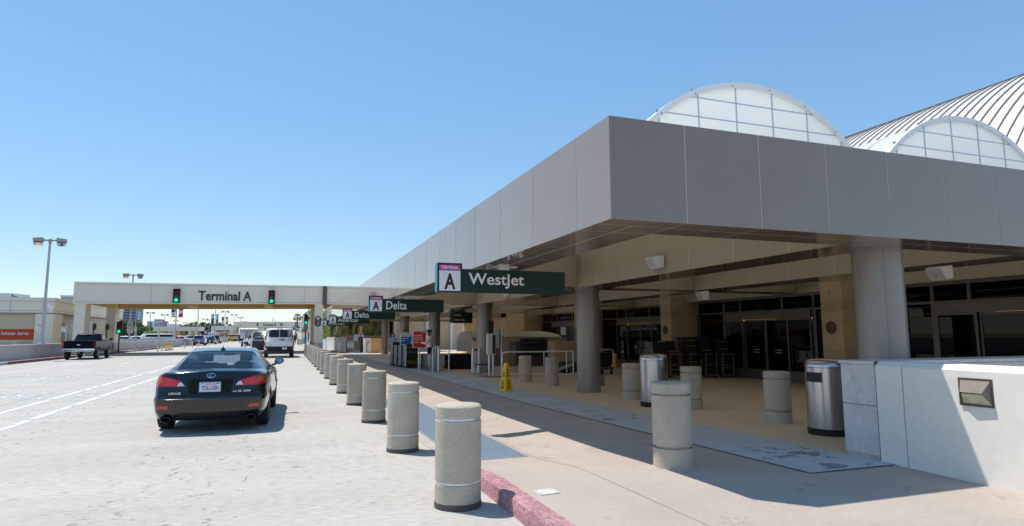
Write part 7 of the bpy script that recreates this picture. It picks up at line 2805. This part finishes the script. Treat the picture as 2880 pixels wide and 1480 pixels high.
def vehicle(name, label, loc, rz, paint, L, W, zc, zbelt, zroof, rear_y, axles, r, hood, cab, lights, rearwin, sidewin, plate_=None, bumper=None, group=None, cat='car', zhood=None, rims=8, extra=None, rearprof=(.03, .0, -.03, -.02, 0, .03, .05), bumper_m=None, lightm=None, solid=True):
    t = thing(name, label, cat, loc, rz, group)
    y0, y1 = rear_y, rear_y + L
    zh = zhood or zbelt - .06
    rows = []
    for y, wf, zt, f in ((y0, .93, zbelt, 1), (y0 + .06, .97, zbelt, .8), (y0 + .3, .995, zbelt, .2), (y0 + 1.0, 1, zbelt, 0), (hood - .3, 1, zbelt, 0), (hood, 1, zbelt - .01, 0), (y1 - .8, .99, zh, 0), (y1 - .3, .96, zh - .05, 0), (y1 - .08, .9, zh - .12, 0), (y1, .82, zh - .2, 0)):
        rows.append(box_prof(W, zc, zt, wf, y, [q * f for q in rearprof]))
    mb = shell(rows, .05, .1, 3, 6)
    b = finish(mb, 'body', [paint, M_WELL], t)
    cut(b, arches(axles, r * 1.14, W, r * 1.02, .26, 20))
    cb_ = cabin_mb(*cab)
    o = finish(cb_, 'cabin', [paint], t, 40)
    bb_, bc_ = bvh_of(b), bvh_of(o)
    for s in (1, -1):
        f = (lambda p: p) if s > 0 else mir
        for (poly, m_, on, nm) in lights:
            decal(bc_ if on == 'cab' else bb_, f(poly), 'rear', nm, m_, t, .01, .09, .02)
    for poly in rearwin:
        decal(bc_, poly, 'rear', 'rear_window', M_CGLASS, t, .006, .12)
    for poly in sidewin:
        for side in ('right', 'left'):
            decal(bc_, poly, side, 'side_window', M_CGLASS, t, .006, .15)
    if plate_:
        x, z, on = plate_
        h = (bc_ if on == 'cab' else bb_).ray_cast(Vector((x, -9, z)), Vector((0, 1, 0)))[0] or Vector((x, rear_y, z))
        if h.y == rear_y: print('PLATE MISS', label, len(b.data.polygons))
        mb = MB()
        mb.box(x - .15, h.y - .03, z - .075, x + .15, h.y - .01, z + .075)
        mb.mat(1)
        for k in range(5):
            mb.box(x - .11 + k * .047, h.y - .033, z - .03, x - .085 + k * .047, h.y - .0305, z + .025)
        mb.build('licence_plate', [M_PLATE, mat('plate_navy', (26, 34, 84), .5)], t, smooth=0)
    if bumper:
        z0, z1 = bumper
        decal(bb_, [(-W * .93, z0), (W * .93, z0), (W * .93, z1), (-W * .93, z1)], 'rear', 'bumper', bumper_m or M_TRIMB, t, .03, .15, .03)
    for x in (-W + .13, W - .13):
        for y in axles:
            wheel(t, x, y, r, .24, 1 if x > 0 else -1, rims, .6)
    for s in (-1, 1):
        mb = MB()
        mb.cbox((s * (W + .1), hood - .15, zbelt + .1), (.2, .1, .16))
        mb.build('wing_mirror', paint if paint is not M_WHITE else M_TRIMB, t, smooth=0, bevel=.03)
    return t, bb_, bc_
# pickup truck by the left kerb
M_TRUCK = mat('black_truck_paint', (12, 12, 26), .3, 0, spec=.1)
tr, bb_, bc_ = vehicle('pickup_truck', 'black pickup truck with a chrome rear bumper driving by the left wall', (-12.98, 49.75, 0), rad(2.5), M_TRUCK, 5.1, .96, .52, 1.24, 1.78, -1.02, (.0, 3.25), .4, 3.2,
    (.86, .95, 3.15, .70, 1.2, 2.65, 1.2, 1.70), [([(.84, .83), (.96, .83), (.96, 1.13), (.84, 1.13)], M_TAIL, 'body', 'tail_lamp')], [[(-.74, 1.27), (.74, 1.27), (.64, 1.63), (-.64, 1.63)]],
    [[(1.2, 1.27), (1.9, 1.27), (1.9, 1.62), (1.35, 1.62)], [(1.95, 1.27), (2.85, 1.27), (2.5, 1.62), (1.95, 1.62)]], (0, .66, 'body'), (.55, .74), cat='pickup truck', zhood=1.2, rearprof=(.1, .0, -.08, -.02, -.02, -.02, 0), bumper_m=M_CHROME)
mb = MB()
mb.cbox((0, -1.14, .98), (.19, .02, .05))
mb.cbox((0, -1.145, .98), (.1, .02, .085))
mb.build('emblem', M_CHROME, tr, smooth=0)
mb = MB()
mb.box(-.16, 1.0, 1.69, .16, 1.2, 1.735)
mb.build('brake_lamp', M_TAIL, tr, smooth=0)
mb = MB()
mb.box(-.8, -.85, 1.253, .8, .85, 1.262)
mb.build('load_bed', M_RUB, tr, smooth=0)
mb = MB()
mb.box(-.05, -1.25, .42, .05, -.9, .5)
mb.build('tow_hitch', M_STEELD, tr, smooth=0)
# white van ahead
van, bb_, bc_ = vehicle('white_van', 'white passenger van with dark rear windows and its front left door open', (-.47, 47.6, 0), rad(.6), M_WHITE, 5.5, 1.0, .48, 1.15, 2.08, -.95, (.0, 3.3), .35, 3.9,
    (.985, -.93, 4.2, .86, -.80, 3.5, 1.12, 2.04), [([(.90, .80), (1.0, .80), (1.0, 1.12), (.90, 1.12)], M_TAIL, 'body', 'tail_lamp'), ([(.86, 1.13), (.97, 1.13), (.955, 1.45), (.85, 1.45)], M_TAIL, 'cab', 'tail_lamp'),
                                                      ([(.905, .92), (.99, .92), (.985, 1.11), (.91, 1.11)], M_PLATE, 'body', 'reversing_lamp')],
    [[(-.79, 1.5), (-.66, 1.43), (-.02, 1.43), (-.02, 1.95), (-.72, 1.95)], [(.02, 1.43), (.66, 1.43), (.79, 1.5), (.72, 1.95), (.02, 1.95)]], [[(-.5, 1.35), (2.0, 1.35), (2.0, 1.9), (-.5, 1.9)]],
    (.36, .66, 'body'), (.34, .55), cat='van', rearprof=(.05, .0, -.06, -.02, 0, .0, .01), rims=6)
decal(bb_, [(-.93, .55), (.93, .55), (.93, .80), (-.93, .80)], 'rear', 'lower_panel', M_TRIMB, van, .004, .15)
decal(bc_, [(-.012, 1.16), (.012, 1.16), (.012, 1.42), (-.012, 1.42)], 'rear', 'door_seam', M_LHEAD, van, .004, .1)
h = bc_.ray_cast(Vector((.2, -9, 1.28)), Vector((0, 1, 0)))[0]
mb = MB()
mb.cbox((.2, h.y - .03, 1.27), (.24, .05, .07))
mb.build('door_handle', M_TRIMB, van, smooth=0, bevel=.02)
mb = MB()
text(mb, 'PASSENGER', (-.67, h.y - .08, .86), UX, UZ, .38, .05, .01, .03)
text(mb, '350', (.27, h.y - .08, .87), UX, UZ, .12, .04, .01, .03)
mb.lathe([(.07, h.y - .07), (.07, h.y - .075)], 16, (0, 0, 0), axis='Y')
for i in range(len(mb.v) - 32, len(mb.v)):
    x, y, z = mb.v[i]
    mb.v[i] = (x + .52, y, z * .45 + .89)
mb.build('badge', M_STEELD, van, smooth=0)
mb = MB()
mb.box(-.2, -.88, 2.045, .2, -.76, 2.085)
mb.build('brake_lamp', M_TAIL, van, smooth=0)
mb = MB()
mb.box(-.5, -.5, .3, .5, .2, .5).box(-.75, -.05, .3, .75, .05, .4)
mb.build('rear_axle', M_TRIMB, van, smooth=0, bevel=.04)
# open front door, hinged at the front and swung out to the left
mb = MB()
yd = 2.72
P = [(0, .0), (1.15, .0), (1.15, .72), (.92, 1.38), (.3, 1.5), (0, 1.42)]
def doorpt(a, z, d):
    th = rad(62)
    hx, hy = -1.0, 3.75
    return (hx - a * math.sin(th) + d * math.cos(th) * .0 - d * 0, hy - a * math.cos(th) - d, z + .42)
def dprism(mbx, poly, d0, d1):
    k = len(poly)
    vs = [doorpt(a, z, d0) for a, z in poly] + [doorpt(a, z, d1) for a, z in poly]
    mbx.add(vs, [tuple(range(k - 1, -1, -1)), tuple(range(k, 2 * k))] + [(i, (i + 1) % k, k + (i + 1) % k, k + i) for i in range(k)])
mb = MB()
dprism(mb, [(0, 0), (1.15, 0), (1.15, .78), (0, .78)], 0, .06)
dprism(mb, [(1.06, .781), (1.15, .781), (1.1, 1.3), (.95, 1.5), (.88, 1.44), (1.01, 1.25)], 0, .06)
dprism(mb, [(.0, .781), (.09, .781), (.3, 1.36), (.88, 1.44), (.95, 1.5), (.26, 1.44)], .0, .059)
do = mb.build('open_door', M_WHITE, van, smooth=0)
mb = MB()
dprism(mb, [(.06, .04), (1.02, .04), (1.02, .76), (.06, .76)], .062, .1)
mb.build('inner_trim', mat('van_trim_grey', (52, 54, 62), .7), do, smooth=0, bevel=.01, seg=1)
mb = MB()
dprism(mb, [(.1, .785), (1.03, .785), (.98, 1.24), (.86, 1.43), (.31, 1.35)], .025, .035)
mb.build('pane', glassmat('van_door_glass', (200, 215, 220), .8, .02), do, smooth=0)
# cars parked along the left kerb
M_SUVG = mat('slate_car_paint', (112, 116, 134), .25, .5, coat=1)
M_NAVY = mat('navy_car_paint', (22, 26, 40), .2, .2, coat=1)
M_BLKC = mat('black_car_paint_dull', (20, 20, 24), .25, 0, coat=1)
def suv(label, px, py_, X, paint, group, s=1.0, cat='car', lm=None):
    Y = X / slope(px, 945)
    t, a, b = vehicle('sport_utility_car', label, (X, Y, 0), rad(1.5), paint, 4.6, .93, .36, 1.08, 1.68, -.9, (.0, 2.7), .35, 2.5,
        (.87, -.82, 2.75, .68, -.5, 1.9, 1.05, 1.64), [([(.55, .93), (.92, .88), (.92, 1.06), (.6, 1.07)], M_TAIL, 'body', 'tail_lamp'), ([(.66, .42), (.84, .42), (.84, .48), (.66, .48)], M_TAIL, 'body', 'reflector')],
        [[(-.66, 1.18), (.66, 1.18), (.56, 1.52), (-.56, 1.52)]], [[(-.35, 1.14), (1.9, 1.14), (1.65, 1.52), (-.25, 1.52)]], (0, .78, 'body'), (.30, .55), group, cat=cat, rims=6)
    return t
def sedan(label, loc, rz, paint, group, roofpaint=None):
    t, a, b = vehicle('sedan_car', label, loc, rz, paint, 4.7, .9, .26, .95, 1.42, -.95, (.0, 2.75), .32, 2.4,
        (.80, -.35, 2.45, .58, .35, 1.5, .93, 1.38), [([(.42, .72), (.88, .70), (.88, .88), (.5, .88)], M_TAIL, 'body', 'tail_lamp')],
        [[(-.60, 1.0), (.60, 1.0), (.52, 1.28), (-.52, 1.28)]], [[(.1, 1.0), (1.95, 1.0), (1.6, 1.28), (.45, 1.28)]], (0, .62, 'body'), (.25, .42), group, rims=8)
    return t
GC = 'cars parked along the left kerb'
suv('slate grey sport utility car parked by the left wall, nearest of the row', 560, 0, -13.2, M_SUVG, GC)
X = -13.3
sedan('navy sedan parked between the grey and the black sport utility cars', (X, X / slope(592.5, 945), 0), rad(1.5), M_NAVY, GC)
suv('black sport utility car parked in front of the navy sedan', 606.5, 0, -13.6, M_BLKC, GC)
def shuttle(label, px, X, paint, winw=True):
    Y = X / slope(px, 945)
    t, a, b = vehicle('shuttle_van', label, (X, Y, 0), rad(1), paint, 5.4, 1.0, .4, 1.15, 2.0, -1.0, (.0, 3.3), .36, 3.9, (.97, -.96, 4.3, .84, -.85, 3.7, 1.12, 1.96),
        [([(.86, .85), (.97, .85), (.97, 1.05), (.86, 1.05)], M_TAIL, 'body', 'tail_lamp')], [[(-.76, 1.35), (-.04, 1.35), (-.04, 1.82), (-.70, 1.82)], [(.04, 1.35), (.76, 1.35), (.70, 1.82), (.04, 1.82)]],
        [[(-.7, 1.35), (1.0, 1.35), (1.0, 1.82), (-.65, 1.82)], [(1.15, 1.35), (2.9, 1.35), (2.9, 1.82), (1.15, 1.82)]], (.45, .95, 'body'), (.4, .6), 'shuttle vans by the left wall', cat='van', rims=6)
    return t
shuttle('yellow shuttle van with two dark rear windows by the left wall', 652, -14.4, mat('yellow_van_paint', (226, 170, 16), .3, 0, coat=1))
shuttle('white shuttle van just ahead of the yellow van', 663.5, -13.6, M_WHITE)
shuttle('second white shuttle van ahead of the yellow van, partly hidden', 668.5, -14.2, mat('white_van_paint', (224, 222, 216), .3, coat=1))
# white sedan turned across the lane, and traffic beyond the van
v = G(706, 973.6)
sedan('white sedan standing across the lane left of the white van', (v.x + 2.2, v.y, 0), rad(75), mat('white_car_paint', (226, 226, 224), .25, coat=1), 'cars on the road beyond the van')
v = G(709, 957)
suv('black car with its nose hidden behind the white sedan far up the road', 707, 0, -9.5, M_BLKC, 'cars on the road beyond the van')
v = AT(735, 950, Y=125)
tx = sedan('white and green taxi with an orange roof lamp behind the open van door', (v.x, 125, 0), rad(8), mat('taxi_green_white', (206, 226, 214), .3, coat=1), 'cars on the road beyond the van')
mb = MB()
mb.box(-.25, .8, 1.43, .25, 1.0, 1.6)
mb.build('roof_lamp', mat('taxi_lamp_orange', (240, 140, 40), .5), tx, smooth=0)
v = AT(741, 955, Y=102)
sedan('pale car seen through the open van door window', (v.x, 102, 0), rad(12), mat('pale_green_car', (196, 216, 206), .3, coat=1), 'cars on the road beyond the van')
# roofs of cars in the lower car park behind the left wall
GPK = 'cars in the car park behind the left wall'
for (px, Y, X_, paint, rz, lab) in ((352, 110, None, M_WHITE, 80, 'white car behind the left wall below the speed limit sign'), (382, 118, None, M_WHITE, 95, 'white car behind the left wall right of the speed limit sign'), (405, 122, None, M_BLKC, 85, 'dark car behind the left wall left of the white minibus'),
                               (466, 132, None, M_BLKC, 90, 'dark car under the booth canopy behind the left wall'), (487, 128, None, mat('red_car_paint', (170, 30, 34), .3, coat=1), 88, 'red car under the booth canopy behind the banner pole'), (507, 130, None, M_WHITE, 92, 'white car behind the left wall right of the banner pole'),
                               (537, 136, None, M_BLKC, 90, 'long dark car behind the left wall left of the bare lamp pole'), (577, 150, None, M_WHITE, 90, 'white car behind the left wall above the parked navy sedan')):
    v = AT(px, 948, Y=Y)
    sedan(lab, (v.x + 1, Y, .15), rad(rz), paint, GPK)
v = AT(431, 946, Y=120)
t, a, b = vehicle('white_minibus', 'long white minibus behind the left wall in front of the booth canopy', (v.x + 2.2, 120, .1), rad(92), M_WHITE, 5.6, 1.0, .4, 1.15, 1.85, -1.0, (.0, 3.3), .36, 3.9, (.97, -.96, 4.3, .84, -.85, 3.7, 1.12, 1.8),
        [([(.86, .85), (.97, .85), (.97, 1.05), (.86, 1.05)], M_TAIL, 'body', 'tail_lamp')], [[(-.76, 1.3), (.76, 1.3), (.70, 1.7), (-.7, 1.7)]], [[(-.7, 1.3), (1.2, 1.3), (1.2, 1.68), (-.65, 1.68)], [(1.35, 1.3), (3.3, 1.3), (3.0, 1.68), (1.35, 1.68)]], None, (.4, .6), GPK, cat='minibus', rims=6)
